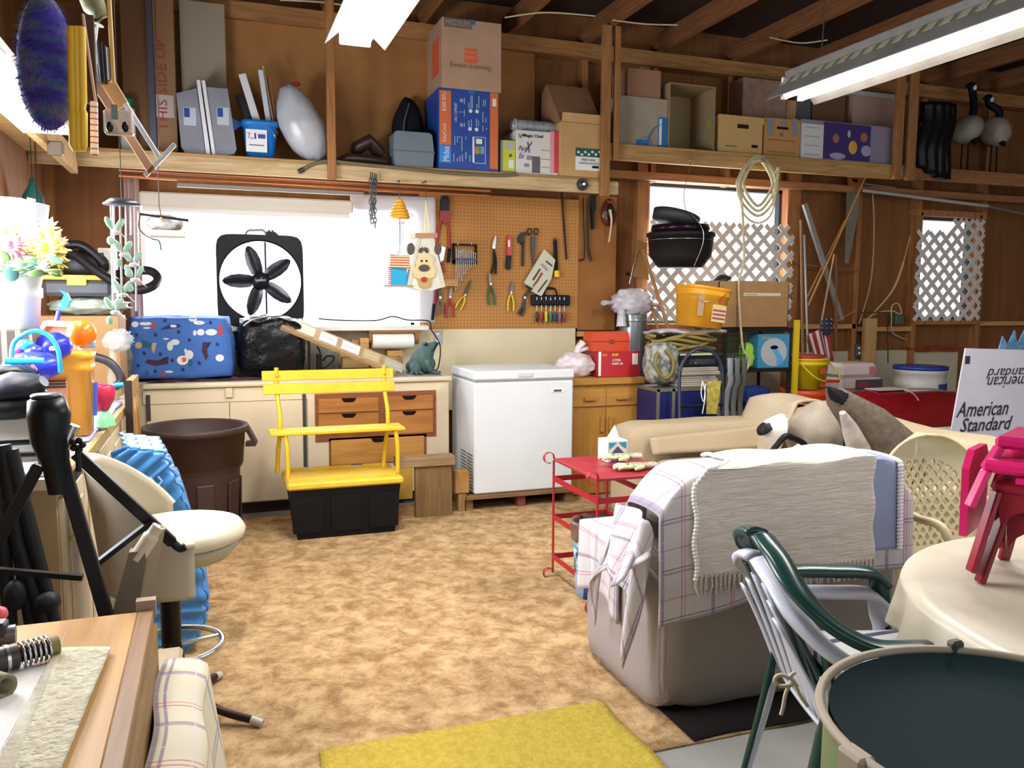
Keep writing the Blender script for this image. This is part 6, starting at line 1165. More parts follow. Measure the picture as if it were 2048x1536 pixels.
x0, x1, q2, q1 = FB(1682, 727, 1756, 754, 5.82); t0 = T('cement_bag', 'white and pink printed paper sack on top of the dark one', 'sack', ((x0+x1)/2, 6, q1a)); MB().box((x0, 5.82, q1a+.001), (x1, 6.14, q1), .03).build('sack', mt('d4c4c0', .6), t0); MB().box((x1-.1, 5.817, q1a+.03), (x1-.02, 5.82, q1-.03)).build('pink_print', mt('b87080', .6), t0)
x0, x1, _, _ = FB(1680, 782, 1770, 860, 5.82); t0 = T('yellow_crate', 'yellow box supporting the two printed sacks', 'box', ((x0+x1)/2, 6, 0)); MB().box((x0, 5.8, .001), (x1, 6.15, q0-.001), .01).build('box', mt('c8962c', .5), t0)
t, c, r, z2 = rbk('white pail with a blue lid and blue lettered label', (1840, 738, 1918, 820), 5.75, .001, mt('c8c4bc', .45), lid=mt('243c94', .4))
x0, x1, q0, q1 = FB(1866, 769, 1912, 796, 5.74); m_ = MB().grid(lambda u, v: (c.x+sin(-.05+u*.95)*r*.99, c.y-cos(-.05+u*.95)*r*.99, q0+(q1-q0)*v), 10, 1, .002); m_.build('label', mt('1c3c7c', .5), t); txt('Her', (c.x+r*.5, c.y-r*.93, (q0+q1)/2), .08, PRW, t, u=(1, .5, 0), h=.04)
# red glossy tank
x0, x1, z0, z1 = FB(1722, 787, 1915, 880, 5.0); t = T('red_hood', 'glossy dark red rounded metal shell behind the sofa', 'shell', ((x0+x1)/2, 5.3, .3))
m_ = MB().loft([((x0+.02, 5.3, .50), .20, .20), ((x0+.10, 5.3, .51), .27, .27), ((x0+.5, 5.3, .51), .30, .29), ((x1, 5.3, .50), .31, .29), ((x1+.35, 5.3, .48), .28, .26)], 28); m_.build('shell', mt('84161e', .12, coat=.8), t); MB().box((x0+.36, 5.2, .795), (x0+.66, 5.36, .802)).build('paper_tag', mt('c8b8bc', .6), t); MB().tube(arc((x0+.4, 5.0, .62), .2, .6, 1.5, 6, (1, 0, 0), (0, 0, 1)), .004, 6).build('trim_line', mt('e4d8d8', .3), t)
for x in (x0+.15, x1+.1): MB().box((x-.04, 5.15, .001), (x+.04, 5.45, .26)).build('stand', BLACKM, t)
# American Standard carton
y = 3.95; x0, x1, z0, z1 = FB(1906, 695, 2110, 880, y); WC = mt('d2ced6', .6, c2='c6c2cc', sc=.4); t = T('plumbing_carton', 'tall white carton lettered American Standard at right edge', 'box', ((x0+x1)/2, y+.25, 0)); zf = PY(1980, 790, y).z
MB().box((x0+.12, y+.01, .001), (x1, y+.45, zf-.28), .004).build('carton', WC, t); MB().prism([(x0, .002), (x1, .002), (x1, z1-.03), (x0+.085, z1), (x0, zf-.25)], (0, y, 0), (1, 0, 0), (0, 0, 1), (0, .009, 0)).build('front_panel', WC, t); MB().box((x0+.085, y-.002, z1-.10), (x0+.125, y, z1-.05)).build('black_tape', mt('2a2a34', .5), t)
IK = mt('2e2836', .6); a0, a1, b0, b1 = FB(1912, 802, 2016, 832, y); txt('American', ((a0+a1)/2, y-.003, (b0+b1)/2), a1-a0, IK, t, h=(b1-b0)*1.0, shear=.35, bold=.01); a0, a1, b0, b1 = FB(1920, 835, 2024, 860, y); txt('Standard', ((a0+a1)/2, y-.003, (b0+b1)/2), a1-a0, IK, t, h=(b1-b0)*1.1, shear=.35, bold=.01)
for s, p in (('American', (1974, 752, 2070, 776)), ('Standard', (1972, 736, 2066, 756))): a0, a1, b0, b1 = FB(*p, y); txt(s, ((a0+a1)/2, y-.003, (b0+b1)/2), a1-a0, IK, t, u=(-1, 0, 0), up=(0, 0, -1), h=(b1-b0), shear=.35, d=.001)
m_ = MB(); q = PY(2020, 690, 4.2)
for i in range(4): m_.prism([(0, 0), (.05, .16), (.1, .10), (.16, .20), (.22, .02), (.2, -.1), (0, -.1)], (q.x-.12+i*.13, 4.2+.03*i, q.z-.10), (1, 0, 0), (0, 0, 1), (0, .01, 0))
one(m_, 'blue_wrapping', mt('2c6c98', .3, c2='7ca8c0', sc=2), 'crumpled blue plastic sheets sticking up behind the white carton', 'wrap')
# ================================================================ left bench and what stands around it
LC = mt('ddcfae', .55, c2='d0c09c', sc=.4); BYN = 2.88; BX1 = -.455
t = T('base_cabinet', 'cream cabinet with raised panel doors along the left wall', 'cabinet', (-.76, 4.3, 0))
MB().box((XL+.002, BYN+.03, .09), (BX1-.03, 5.86, .90)).build('carcass', LC, t); MB().box((XL+.002, BYN+.06, .0), (BX1-.08, 5.86, .09)).build('toe_kick', mt('3c2c20', .8), t)
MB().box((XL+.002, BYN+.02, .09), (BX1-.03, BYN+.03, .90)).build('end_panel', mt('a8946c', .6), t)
yy = BYN+.05
while yy < 5.6:
    w = .42; o = MB().box((BX1-.03, yy, .12), (BX1-.012, yy+w, .86), .004).box((BX1-.013, yy+.06, .18), (BX1-.004, yy+w-.06, .80), .008).build('door', mt('dccdaa', .5), t); MB().sph((BX1+.012, yy+.03, .72), .016, 10, 8).build('knob', mt('c8b890', .4), o); yy += .45
t = T('worktop', 'cream topped worktop of the left bench under toys', 'worktop', (-.76, 4.3, .90)); MB().box((XL+.002, BYN, .90), (BX1, 5.89, .94), .003).build('top', mt('c8bca4', .5, c2='b4a68c', sc=.5), t); MB().box((BX1-.002, BYN, .90), (BX1+.012, 5.89, .942)).build('edge_strip', mt('b89c68', .5, kind='wood', c2='a08450', ax=1), t)
LT = .942
def onb(px, y, zb=LT): x0, x1, z0, z1 = FB(*px, y); return x0, x1, zb, z1
# folded lavender cloth
one(MB().grid(lambda u, v: (-.93+u*.46, 3.55+v*1.3, LT+.012+.006*sin(u*17+v*9)*sin(v*23)), 16, 30, .008), 'table_cloth', mt('8f92d8', .7, c2='c4c8f0', sc=.9), 'lavender blue cloth spread on left bench below the toys', 'cloth')
# yellow bucket with orange rim
r = .09; c = V((-.555, 3.72, LT+.014)); t = T('litter_bucket', 'tall yellow square bucket with orange rim on the left bench', 'bucket', c); x0, x1, z0, z1 = FB(97, 700, 186, 842, 3.62)
bucket(t, c, .093, z1-LT-.03, mt('e8a42c', .35), None, .86, fn=sq); 
MB().box((c.x-.075, c.y-.096, LT+.05), (c.x+.01, c.y-.088, LT+.24)).build('pink_label', mt('d8a080', .6), t); m_ = MB()
for k in range(3): m_.box((c.x-.072, c.y-.099, LT+.21+k*.012), (c.x+.005, c.y-.096, LT+.217+k*.012))
m_.build('label_bars', mt('3c2a30', .6), t); MB().tube(arc((c.x-.03, c.y-.098, LT+.14), .025, 0, 2*pi, 14)[:-1], .003, 5, True).build('label_logo', mt('3c2a40', .6), t)
one(MB().box((c.x-.085, c.y-.11, z1-.035), (c.x+.015, c.y-.02, z1+.0), .012), 'orange_toy', mt('e85a20', .3), 'bright orange flat toy piece on rim of the yellow bucket', 'toy')
# toys
CY = mt('28a8e8', .3); BLU = mt('2c34c8', .3); y = 3.35
t = T('toy_basket', 'light blue toy basket hoop with dark blue rounded toy inside', 'toy', PY(70, 740, y)); c = PY(72, 735, y); c.z = LT+.12
MB().tube(spline([PY(a, b, y) for a, b in ((24, 735), (24, 700), (34, 678), (68, 662), (98, 672), (116, 700), (121, 745))]), .008, 8).build('handle', CY, t); MB().sph(PY(65, 733, 3.42), (.10, .08, .055), 20, 12).build('basket', BLU, t); MB().tube([PY(10, 722, 3.3), PY(88, 722, 3.3)], .012, 8).build('rim_tube', CY, t)
for p, r, m, lb in (((52, 690), .028, CY, 'cyan round toy piece inside the hoop of toy basket'), ((68, 703), .035, BLU, 'dark blue knobbly toy beside white block'), ((106, 692), .07, BLU, 'large dark blue dome toy behind the hoop'), ((38, 700), .02, mt('9838c8', .3), 'small purple toy left in the blue basket'), ((20, 738), .035, mt('48b4f0', .2), 'clear light blue toy at left edge')):
    yq = 3.45 if r < .05 else 3.6; c = PY(*p, yq); blob(mb := MB(), c, (r, r, r*.75), .08, 2, r*100, 16, 10); one(mb, 'toy_piece', m, lb, 'toy')
one(MB().box(PY(98, 702, 3.5), PY(118, 692, 3.54), .004), 'toy_block', PRW, 'small white block toy near the orange piece', 'toy')
t = T('toy_shovel', 'bright blue toy claw shovel standing up behind bucket', 'toy', PY(120, 640, 4.0)); MB().tube([PY(108, 662, 4.0), PY(118, 622, 4.0)], .01, 8).build('shaft', BLU, t); MB().fprism(F_([(110, 616), (122, 620), (136, 614), (141, 600), (134, 586), (118, 579), (128, 590), (124, 598), (120, 606), (124, 612)], 3.99), 3.99, .03).build('scoop', mt('2870e0', .3), t)
t = T('toy_box', 'pale wooden angled toy box frame behind the hoop', 'toy box', PY(120, 670, 3.9)); w_ = mt('d0a078', .5); y = 3.9
MB().fprism(F_([(86, 642), (144, 644), (166, 690), (164, 700), (156, 700), (134, 654), (92, 652), (80, 668), (76, 664)], y), y, .12).build('frame', w_, t); MB().fprism(F_([(92, 652), (134, 654), (154, 700), (80, 700), (76, 664)], y+.03), y+.03, .01).build('panel', mt('a48470', .5), t); MB().box((PY(92, 700, y).x, y+.01, LT+.001), (PY(140, 700, y).x, y+.11, PY(120, 699, y).z)).build('base', w_, t)
one(MB().sph(PY(163, 667, 3.8), .056, 24, 16), 'toy_ball', mt('f07818', .25), 'shiny orange ball above the yellow bucket', 'ball')
a = PY(174, 690, 3.8); one(MB().box((a.x-.03, 3.78, a.z-.012), (a.x+.03, 3.84, a.z+.018), .005), 'toy_block', mt('7aa8c8', .4), 'grey blue block right under the orange ball', 'toy')
t = T('toy_funnel', 'red and green plastic toy standing right of the yellow bucket', 'toy', PY(205, 820, 3.9)); c = PY(203, 822, 3.9); c.z = LT+.014
MB().lathe([(.055, 0), (.05, .03), (.03, .07), (0, .07)], c, 4, sx=1).build('green_base', mt('8ce0a0', .35), t); MB().lathe([(.03, .07), (.055, .12), (.06, .17), (.045, .18), (0, .18)], c, 14).build('red_cup', mt('d0284c', .35), t); MB().tube([c+V((.03, 0, .17)), c+V((.09, 0, .175))], .012, 8).build('blue_spout', CY, t)
one(MB().tube([PY(184, 830, 3.75), PY(186, 800, 3.75), PY(185, 765, 3.75)], [.02, .018, .022], 10), 'toy_bottle', mt('4468d8', .2, alpha=.85), 'blue translucent bottle toy beside yellow bucket', 'toy')
# black pads
t = T('protective_pads', 'stack of black padded sports gear at left photo edge', 'pads', PY(50, 800, 3.1)); y = 3.15
MB().loft([(PY(-20, 790, y), .10, .05), (PY(30, 775, y), .12, .055), (PY(70, 772, y), .10, .045), (PY(88, 762, y), .06, .02)], 16).build('upper_pad', mt('20222a', .45), t)
MB().loft([(PY(-30, 812, y+.02), .12, .05), (PY(40, 810, y), .13, .045), (PY(90, 800, y), .08, .03), (PY(122, 798, y), .03, .012)], 16).build('lower_pad', mt('0c0c10', .6), t); MB().loft([(PY(-10, 745, y+.1), .06, .02), (PY(40, 740, y+.1), .08, .02), (PY(72, 750, y+.1), .05, .015)], 14).build('dark_strap', BLACK, t)
zb = LT; x0, x1, z0, z1 = FB(0, 836, 118, 880, 3.12); one(MB().box((x0-.1, 3.12, LT), (x1, 3.3, z1), .004), 'paper_carton', mt('a8a498', .7, c2='c4c0b4', sc=1), 'low grey beige carton under the black pads', 'box')
t = T('paper_trimmer', 'white plate with two black rails lying on near bench end', 'paper trimmer', (-.62, 3.0, LT)); MB().box((-.80, 2.90, LT), (-.50, 3.09, LT+.018), .004).build('base', mt('d8dce0', .4), t)
for zz, q in ((LT+.06, 2.98), (LT+.085, 3.08)): MB().cyl((-.85, q, zz), (-.50, q, zz), .009, n=10).build('rail', BLACK, t)
MB().box((-.54, 2.96, LT+.018), (-.49, 3.10, LT+.11), .004).build('end_block', BLACKM, t)
# flower bucket
y = 3.5; x0, x1, z0, z1 = FB(-60, 548, 76, 690, y); cx = (x0+x1)/2; r = (x1-x0)/2; BWH = mt('eeeeee', .5)
t = T('flower_bucket', 'white bucket holding artificial flowers near the left window', 'bucket', (cx, y+r, LT)); zl = PY(30, 660, y).z
MB().open_lathe([(0, zl), (r*.85, zl), (r*.93, z1-.09), (r*1.0, z1-.085), (r*1.0, z1-.05), (r*.95, z1-.045), (r*1.02, z1-.01), (r*1.02, z1), (r*.93, z1), (0, z1-.02)], (cx, y+r, 0), 30).build('pail', BWH, t)
one(MB().box((XL+.01, 2.5, LT+.0), (cx+r*.8, 3.3, zl-.001), .006) if 0 else MB().box((cx-r*.8, y+.01, LT+.001), (cx+r*.8, y+2*r-.01, zl-.001), .004), 'slatted_crate', mt('7c6650', .7, kind='stripe', c2='3c3028', sc=22, ax=0, amt=.6), 'dark slatted crate under the white flower bucket', 'crate')
random.seed(11); t = T('artificial_flowers', 'bouquet of yellow, pink and white artificial flowers in white bucket', 'flowers', (cx, y+r, z1)); c0 = V((cx+.01, y+r-.02, z1+.02))
def flower(p, r, m, n=11, lay=3):
    mb = MB()
    for L_ in range(lay):
        for k in range(n):
            a = 2*pi*k/n+L_*.4; el_ = .15+L_*.5; d = V((cos(a)*cos(el_), -sin(el_)*.9, sin(a)*cos(el_))); q = p+d*r*.55
            x, yv, z = frame(d); mb.sph(q, (r*.20, r*.08, r*.48), 7, 5, R=Matrix((x, yv, z)).transposed())
    mb.sph(p+V((0, -r*.25, 0)), r*.25, 8, 6); return mb.build('flower', m, t)
fl = mt('e8dc84', .7); fp = mt('e49cb0', .7); fw = mt('f4f0e8', .7)
for px, py, yy, r_, m in ((92, 478, 3.60, 0.070, fl), (100, 500, 3.56, 0.077, fl), (70, 490, 3.67, 0.064, fl), (30, 492, 3.54, 0.058, fp), (88, 532, 3.50, 0.028, fw), (20, 470, 3.72, 0.064, fl), (52, 462, 3.72, 0.058, fw), (96, 455, 3.72, 0.045, fw), (2, 522, 3.52, 0.038, fw), (108, 520, 3.58, 0.058, mt('d8b830', .7)), (60, 506, 3.62, 0.051, fl), (112, 486, 3.62, 0.045, fp)): flower(PY(px, py, yy), r_, m)
lf = [mt('6a8c4c', .6), mt('4c7c6c', .6)]
for i in range(34):
    p = PY(random.uniform(-20, 112), random.uniform(500, 548), random.uniform(3.46, 3.78)); mb = MB(); d = V((random.uniform(-1, 1), random.uniform(-1, -.1), random.uniform(-.6, .6))); x, yv, z = frame(d); mb.sph(p, (.026, .005, .034), 8, 6, R=Matrix((x, yv, z)).transposed()); mb.tube([p, V((cx, y+r, z1-.01))], .0015, 4); mb.build('leaf', lf[i % 2], t)
x0, x1, z0, z1_ = FB(-40, 408, 50, 470, 4.1); one(MB().lathe([(0, 0), (.08, 0), (.11, .04), (.11, .17), (.07, .185), (0, .185)], ((x0+x1)/2, 4.2, z0-.02), 24), 'plastic_jug', mt('f0eee6', .5), 'white rounded container behind the flowers', 'container')
b_ = bpy.data.objects[-1] if 0 else None
one(MB().box(((x0+x1)/2-.09, 4.1, LT+.001), ((x0+x1)/2+.06, 4.3, z0-.022)), 'tall_carton', mt('c8c0b0', .8), 'tall carton behind the flower bucket', 'box')
one(MB().grid(lambda u, v: (PY(45, 640, 3.3).x+u*.09+.01*sin(v*9), 3.3+.03*sin(u*8), LT+v*.36*(1-.5*u)), 10, 12, .004), 'pink_plastic', mt('dca8b0', .3, alpha=.8), 'pink translucent plastic wrap right of the white bucket', 'plastic')
# far end of left bench
x0, x1, z0, z1 = FB(90, 632, 240, 755, 5.25); one(MB().box((XL+.01, 5.25, LT), (x1, 5.65, z1), .004), 'cardboard_box', mt('a07a4c', .8, c2='946e42'), 'plain brown cardboard box at far end of left bench', 'box'); zq = z1
mb = blob(MB(), (PY(170, 615, 5.3).x, 5.42, zq+.055), (.21, .13, .055), .2, 3, 8); 
for v in mb.v: v.z = max(v.z, zq+.001)
one(mb, 'plastic_bag', mt('7c8c70', .3, c2='b8b8b0', sc=2.5, bump=.4), 'crumpled green and white plastic bag on the brown box', 'bag')
x0, x1, z0, z1 = FB(85, 550, 222, 602, 5.3); t = T('tool_tote', 'grey soft tool tote with yellow latched lid edge', 'case', ((x0+x1)/2, 5.42, zq+.11)); zt = zq+.112
MB().box((x0, 5.3, zt), (x1, 5.56, z1-.03), .02).build('body', mt('4c4e52', .6), t); MB().box((x0-.005, 5.29, z1-.028), (x1+.005, 5.57, z1), .006).box(((x0+x1)/2-.05, 5.285, z1-.06), ((x0+x1)/2+.05, 5.3, z1-.0), .003).build('yellow_rim', mt('d8a820', .45), t)
VH = mt('1a1618', .4); t = T('vacuum_hose', 'thick black vacuum hose coiled and sticking out to window', 'hose', PY(200, 560, 5.2))
MB().tube(spline([PY(a, b, y) for a, b, y in ((118, 500, 5.4), (150, 510, 5.35), (190, 540, 5.3), (235, 567, 5.25), (275, 580, 5.2), (305, 572, 5.25), (316, 556, 5.35), (300, 542, 5.4), (270, 542, 5.45), (235, 548, 5.5))]), .026, 10).build('hose', VH, t)
MB().tube(spline([PY(a, b, 5.42) for a, b in ((120, 492), (160, 490), (190, 510), (207, 530))]), .025, 10).build('hose', VH, t); MB().sph(PY(165, 530, 5.45), (.15, .05, .09), 16, 10).build('vacuum_head', VH, t)
x0, x1, z0, z1 = FB(196, 496, 230, 548, 5.65); t = T('appliance_box', 'white box with dark printed front by plastic curtain', 'box', ((x0+x1)/2, 5.75, z0)); MB().box((x0, 5.65, LT), (x1, 5.8, z1), .003).build('carton', PRW, t); MB().box((x0+.01, 5.647, z0+.02), (x1-.06, 5.65, z1-.03)).build('dark_print', mt('4a4040', .6), t)
one(MB().tube(spline([PY(a, b, 5.0) for a, b in ((185, 713), (215, 722), (235, 740), (242, 762), (228, 775))]), .024, 10), 'vacuum_hose', mt('2c2c2e', .4), 'short dark hose end curling beside the dog print bundle', 'hose')
t = T('glass_vase', 'clear glass bottle with crumpled cellophane at bench corner', 'bottle', PY(225, 740, 5.0)); c = PY(226, 735, 5.05); c.z = LT; MB().lathe([(0, 0), (.03, 0), (.034, .12), (.02, .2), (.016, .28), (0, .28)], c, 16).build('bottle', mt('b8b49c', .1, alpha=.5), t); blob(mb := MB(), c+V((.03, .0, .33)), (.075, .05, .06), .3, 4, 6); mb.build('cellophane', mt('c8ccd0', .1, alpha=.28), t)
one(blob(MB(), (PY(262, 680, 5.7).x-.06, 5.72, LT+.17), (.06, .06, .16), .15, 3, 5), 'patterned_cushion', mt('2c3448', .8, c2='807c70', sc=3), 'dark blue patterned bundle between brown box and dog bundle', 'cushion')
# wooden frame standing at the bench edge
t = T('wooden_gate', 'open wooden frame panel with dark edge leaning at corner of benches', 'frame', (-.40, 4.9, 0)); x = -.435; PT = mt('b88c50', .6, kind='wood', c2='8c6030', ax=2)
for y0, y1, z0, z1 in ((4.62, 4.69, .12, 1.08), (4.96, 5.03, .12, 1.08), (4.69, 4.96, 1.0, 1.08), (4.69, 4.96, .12, .2), (4.80, 4.85, .2, 1.0)): MB().box((x, y0, z0), (x+.035, y1, z1), .002).build('frame_board', PT, t)
MB().box((x, 4.605, .12), (x+.035, 4.62, 1.085)).build('dark_edge', mt('2a1c18', .6), t)
for z0 in (.12,): MB().box((x, 4.605, 0.001), (x+.035, 4.66, .12)).box((x, 4.97, 0.001), (x+.035, 5.03, .12)).build('foot', PT, t)
# blue ribbed plastic
BP = mt('4c90d0', .3, c2='3c80c4', sc=1.5); t = T('sandbox_cover', 'light blue ribbed plastic shell standing on edge by trash can', 'plastic shell', (-.25, 4.0, 0))
pr = [(-.36, .90), (-.30, .885), (-.215, .87), (-.19, .80), (-.15, .70), (-.12, .55), (-.09, .40), (-.07, .24), (-.075, .16), (-.12, .05), (-.20, .0)]
m_ = MB(); n = len(pr)
def bp(u, v):
    k = v*(n-1); i = min(int(k), n-2); f = k-i; x = pr[i][0]*(1-f)+pr[i+1][0]*f; z = pr[i][1]*(1-f)+pr[i+1][1]*f
    yy = 3.62+u*.40; rib = .012*(1 if (v*16) % 1 < .5 else 0)+.008*sin(u*20)*((v*16) % 1 < .5)
    return V((x-.06*u*(1-v)+rib-.12*(u-.0)*0, yy, z+.005))
m_.grid(bp, 24, 96, .006); m_.build('shell', BP, t)
m_ = MB(); m_.grid(lambda u, v: V((lambda a, b: a*(1-u)+b*u)(V((-.40, 3.62, .005+v*.88)), bp(0, 1-v)))+V((0, -.012*((v*14) % 1 < .5), 0)), 12, 80, .006); m_.build('side_wall', BP, t)
m_ = MB()
for i in range(6):
    zz = .80-.0*i; m_.tube([(-.38+i*.03, 3.604, .74), (-.365+i*.03, 3.604, .76), (-.38+i*.03, 3.604, .78)], .004, 5)
m_.build('arrow_marks', mt('a8c8ec', .4), t)
# bar stool
SC = V((-.14, 3.05, 0)); t = T('bar_stool', 'swivel bar stool with cream round seat and chrome foot ring', 'bar stool', SC); VN = mt('d8d0b8', .5, c2='ccc2a8', sc=.5)
MB().lathe([(0, .60), (.17, .60), (.20, .63), (.205, .655), (0, .655)], SC, 36).build('seat_pan', mt('a8a088', .5), t)
MB().lathe([(0, .655), (.19, .655), (.215, .67), (.22, .69), (.205, .715), (.15, .728), (0, .73)], SC+V((.01, 0, 0)), 40).build('seat', VN, t)
def shell(u, v):
    a = radians(95+u*190); k = max(0, cos(a-pi)); top = .70+.27*k**.8; z = .52+(top-.52)*v; r = .235+.05*v*k; return SC+V((cos(a)*r, sin(a)*r*.98, z))
MB().grid(shell, 30, 14, .022).build('back_shell', mt('b0a690', .45, c2='a49a84', sc=.5), t); MB().tube([shell(i/30, 1) for i in range(31)], .012, 8).build('piping', VN, t)
MB().cyl(SC+V((-.03, 0, .05)), SC+V((-.03, 0, .60)), .028, n=20).build('pole', mt('1c1512', .35), t); MB().cyl(SC+V((-.03, 0, .30)), SC+V((-.03, 0, .58)), .034, n=20).build('pole_sleeve', mt('1c1512', .35), t)
MB().tube([SC+V((-.03+cos(a)*.17, sin(a)*.17, .28)) for a in [2*pi*i/36 for i in range(36)]], .011, 10, True).build('foot_ring', STEEL, t)
for k in range(4):
    a = radians(-28+90*k); d = V((cos(a), sin(a), 0)); b = SC+V((-.03, 0, 0)); l = MB().tube(spline([b+V((0, 0, .30))+d*.02, b+d*.06+V((0, 0, .14)), b+d*.16+V((0, 0, .06)), b+d*.30+V((0, 0, .028))]), .014, 8).build('leg', mt('2c1a14', .4), t); MB().cyl(b+d*.29+V((0, 0, .03)), b+d*.33+V((0, 0, .018)), .016, n=10).build('leg_tip', mt('b0aca0', .3), l)
for k in (0, 2): a = radians(17+90*k); d = V((cos(a), sin(a), 0)); b = SC+V((-.03, 0, .28)); MB().cyl(b, b+d*.17, .007, n=8).build('ring_spoke', STEEL, t)
# ---- tripods ---------------------------------------------------
TB = mt('141416', .4)
def leg2(t, a, b, w): MB().bar(a, b, w, w*.8, .003, up=(0, 1, 0)).build('leg', TB, t)
y = 2.4; t = T('telescope_tripod', 'black telescope tripod with a round capped head before stool', 'tripod', V((-.40, 2.45, 0)))
hd = [PY(a, b, y) for a, b in ((92, 797), (98, 830), (100, 880), (112, 930), (120, 985))]
MB().tube([hd[0]+V((0, 0, .002)), hd[0], hd[1], hd[2], hd[3], hd[4]], [.03, .043, .052, .046, .032, .028], 20).build('head', mt('10181a', .35), t); MB().lathe([(0, 0), (.036, 0), (.036, .008), (.03, .012), (0, .012)], hd[0]+V((0, 0, .001)), 20).build('cap', mt('1c2e2e', .4), t)
apx = PY(125, 960, y)
foot1 = PY(205, 1225, y-.05); d1 = foot1-apx; f1 = apx+d1*(apx.z/-d1.z if d1.z else 1); f1.z = .002
leg2(t, apx+V((0, 0, .05)), f1, .034)
a = PY(78, 930, y); b = PY(0, 1075, y); d = b-a; leg2(t, a, a+d*((a.z-.002)/-d.z), .03) if d.z < 0 else None
a = PY(150, 905, y+.03); b = PY(345, 1085, y+.14); leg2(t, a, b, .03); MB().tube(spline([b, b+V((.02, 0, -.02)), b+V((.035, 0, -.015))]), .012, 8).build('leg_latch', TB, t)
MB().bar(PY(190, 1130, y+.02), PY(300, 1045, y+.1), .016, .014).build('brace', TB, t); MB().bar(PY(-10, 1140, y+.02), PY(165, 1155, y), .018, .014).build('brace', TB, t)
MB().cyl(PY(128, 895, y), PY(148, 850, y), .016, n=12).build('pan_knob', STEEL, t); q = PY(155, 890, y-.02); mb = MB()
for k in range(5): mb.sph(q+V((cos(k*1.26)*.012, -.0, sin(k*1.26)*.012)), .009, 8, 6)
mb.cyl(q, q+V((.0, .0, -.07)), .007, n=8).build('lock_knob', TB, t)
t = T('camera_tripod', 'second dark folded tripod at the left photo edge', 'tripod', V((-.62, 2.6, 0))); TG = mt('1e2224', .5)
for (p, q) in (((5, 890), (60, 1230)), ((20, 900), (100, 1215)), ((-10, 930), (20, 1240)), ((10, 1000), (60, 1160))): a = PY(*p, 2.62); b = PY(*q, 2.6); d = b-a; MB().tube([a, a+d*((a.z-.004)/-d.z)], [.022, .016], 8).build('leg', TG, t)
MB().sph(PY(95, 1205, 2.55), (.035, .03, .03), 12, 8).build('joint', TG, t); MB().sph(PY(30, 1190, 2.58), (.03, .03, .045), 12, 8).build('joint', TG, t)
# tan resin chair
TC = mt('a8987e', .5); t = T('folding_chair', 'tan plastic folding chair with rounded arm beside table', 'chair', (-.2, 2.45, 0)); y = 2.42
MB().tube(spline([PY(a, b, y) for a, b in ((317, 1052), (303, 1072), (285, 1100), (272, 1118))]), [.017]*6+[.022]*13, 12).build('arm', mt('cbbca4', .4), t)
MB().fprism(F_([(258, 1105), (290, 1102), (292, 1125), (270, 1260), (215, 1262), (240, 1170)], y-.02), y-.02, .04).build('back_slab', mt('6e6252', .5), t)
MB().fprism(F_([(322, 1052), (330, 1060), (320, 1110), (290, 1245), (278, 1240), (300, 1110)], y), y, .03).build('side_rail', TC, t)
for p in ((286, 1240), (230, 1262)): a = PY(*p, y); MB().tube([a, V((a.x+.01, a.y+.05, .003))], .016, 8).build('leg', TC, t)
MB().box((a.x-.02, y-.05, .40), (a.x+.16, y+.25, .43), .01).build('seat', TC, t)
# ---- table ------------------------------------------------------
TZ = .73; TW = mt('bc9258', .5, kind='wood', c2='a67c46', ax=1, sc=.5); t = T('wooden_table', 'worn wooden drawing table in the bottom left foreground', 'table', (-.5, 1.6, 0))
MB().box((-1.0, .6, TZ-.03), (-.195, 2.17, TZ), .003).build('tabletop', TW, t); MB().box((-.195, .6, TZ-.03), (-.160, 2.17, TZ+.002), .002).build('edge_board', mt('94704a', .5, kind='wood', c2='7a5a38', ax=1), t)
MB().box((-.172, .65, TZ-.30), (-.152, 2.16, TZ-.03), .002).build('side_apron', mt('8c6a34', .5, kind='wood', c2='765628', ax=1), t); MB().box((-.20, 2.172, TZ-.02), (-.155, 2.20, TZ+.025)).build('corner_block', mt('94806c', .6), t)
for x, y in ((-.20, 2.1), (-.95, 2.1), (-.2, .7), (-.95, .7)): MB().box((x-.03, y-.03, .001), (x+.03, y+.03, TZ-.03)).build('leg', TW, t)
KN = mt('dcd6c0', .9, kind='fabric', c2='8e8668', sc=.4, bump=.9)
def quadz(P, z, th, name, m, label, cat, dz=0):
    p = [PZ(a, b, z) for a, b in P]; return one(MB().grid(lambda u, v: (p[0].lerp(p[1], u)).lerp(p[3].lerp(p[2], u), v)+V((0, 0, th+dz*sin(v*9+u*4))), 14, 24, th), name, m, label, cat)
quadz([(112, 1306), (222, 1303), (118, 1560), (-20, 1560)], TZ+.003, .006, 'woven_strip', KN, 'cream woven textile strip lying on the wooden table', 'textile', .001)
quadz([(-80, 1345), (112, 1330), (20, 1560), (-160, 1560)], TZ+.001, .002, 'paper_sheet', mt('cfccca', .7), 'white papers on table under the metal springs', 'paper')
quadz([(120, 1290), (135, 1262), (20, 1560), (-25, 1560)], TZ+.010, .003, 'plastic_ruler', mt('d0ccb8', .1, alpha=.4), 'clear plastic strip lying along edge of the woven textile', 'ruler')
z = TZ+.03
t = T('coil_spring', 'black threaded rod with steel coil spring on the table', 'spring', PZ(60, 1310, z)); a = PZ(0, 1320, z); b = PZ(112, 1290, z); d = (b-a).normalized(); L_ = (b-a).length
MB().tube([a-d*.15, a+d*L_*.3], .026, 16).build('body', mt('3a322e', .4), t); MB().tube([a+d*L_*.3, b], .016, 14).build('rod', mt('2c241e', .4), t); MB().tube([a+d*L_*.08, a+d*L_*.14], .028, 16).build('silver_band', STEEL, t)
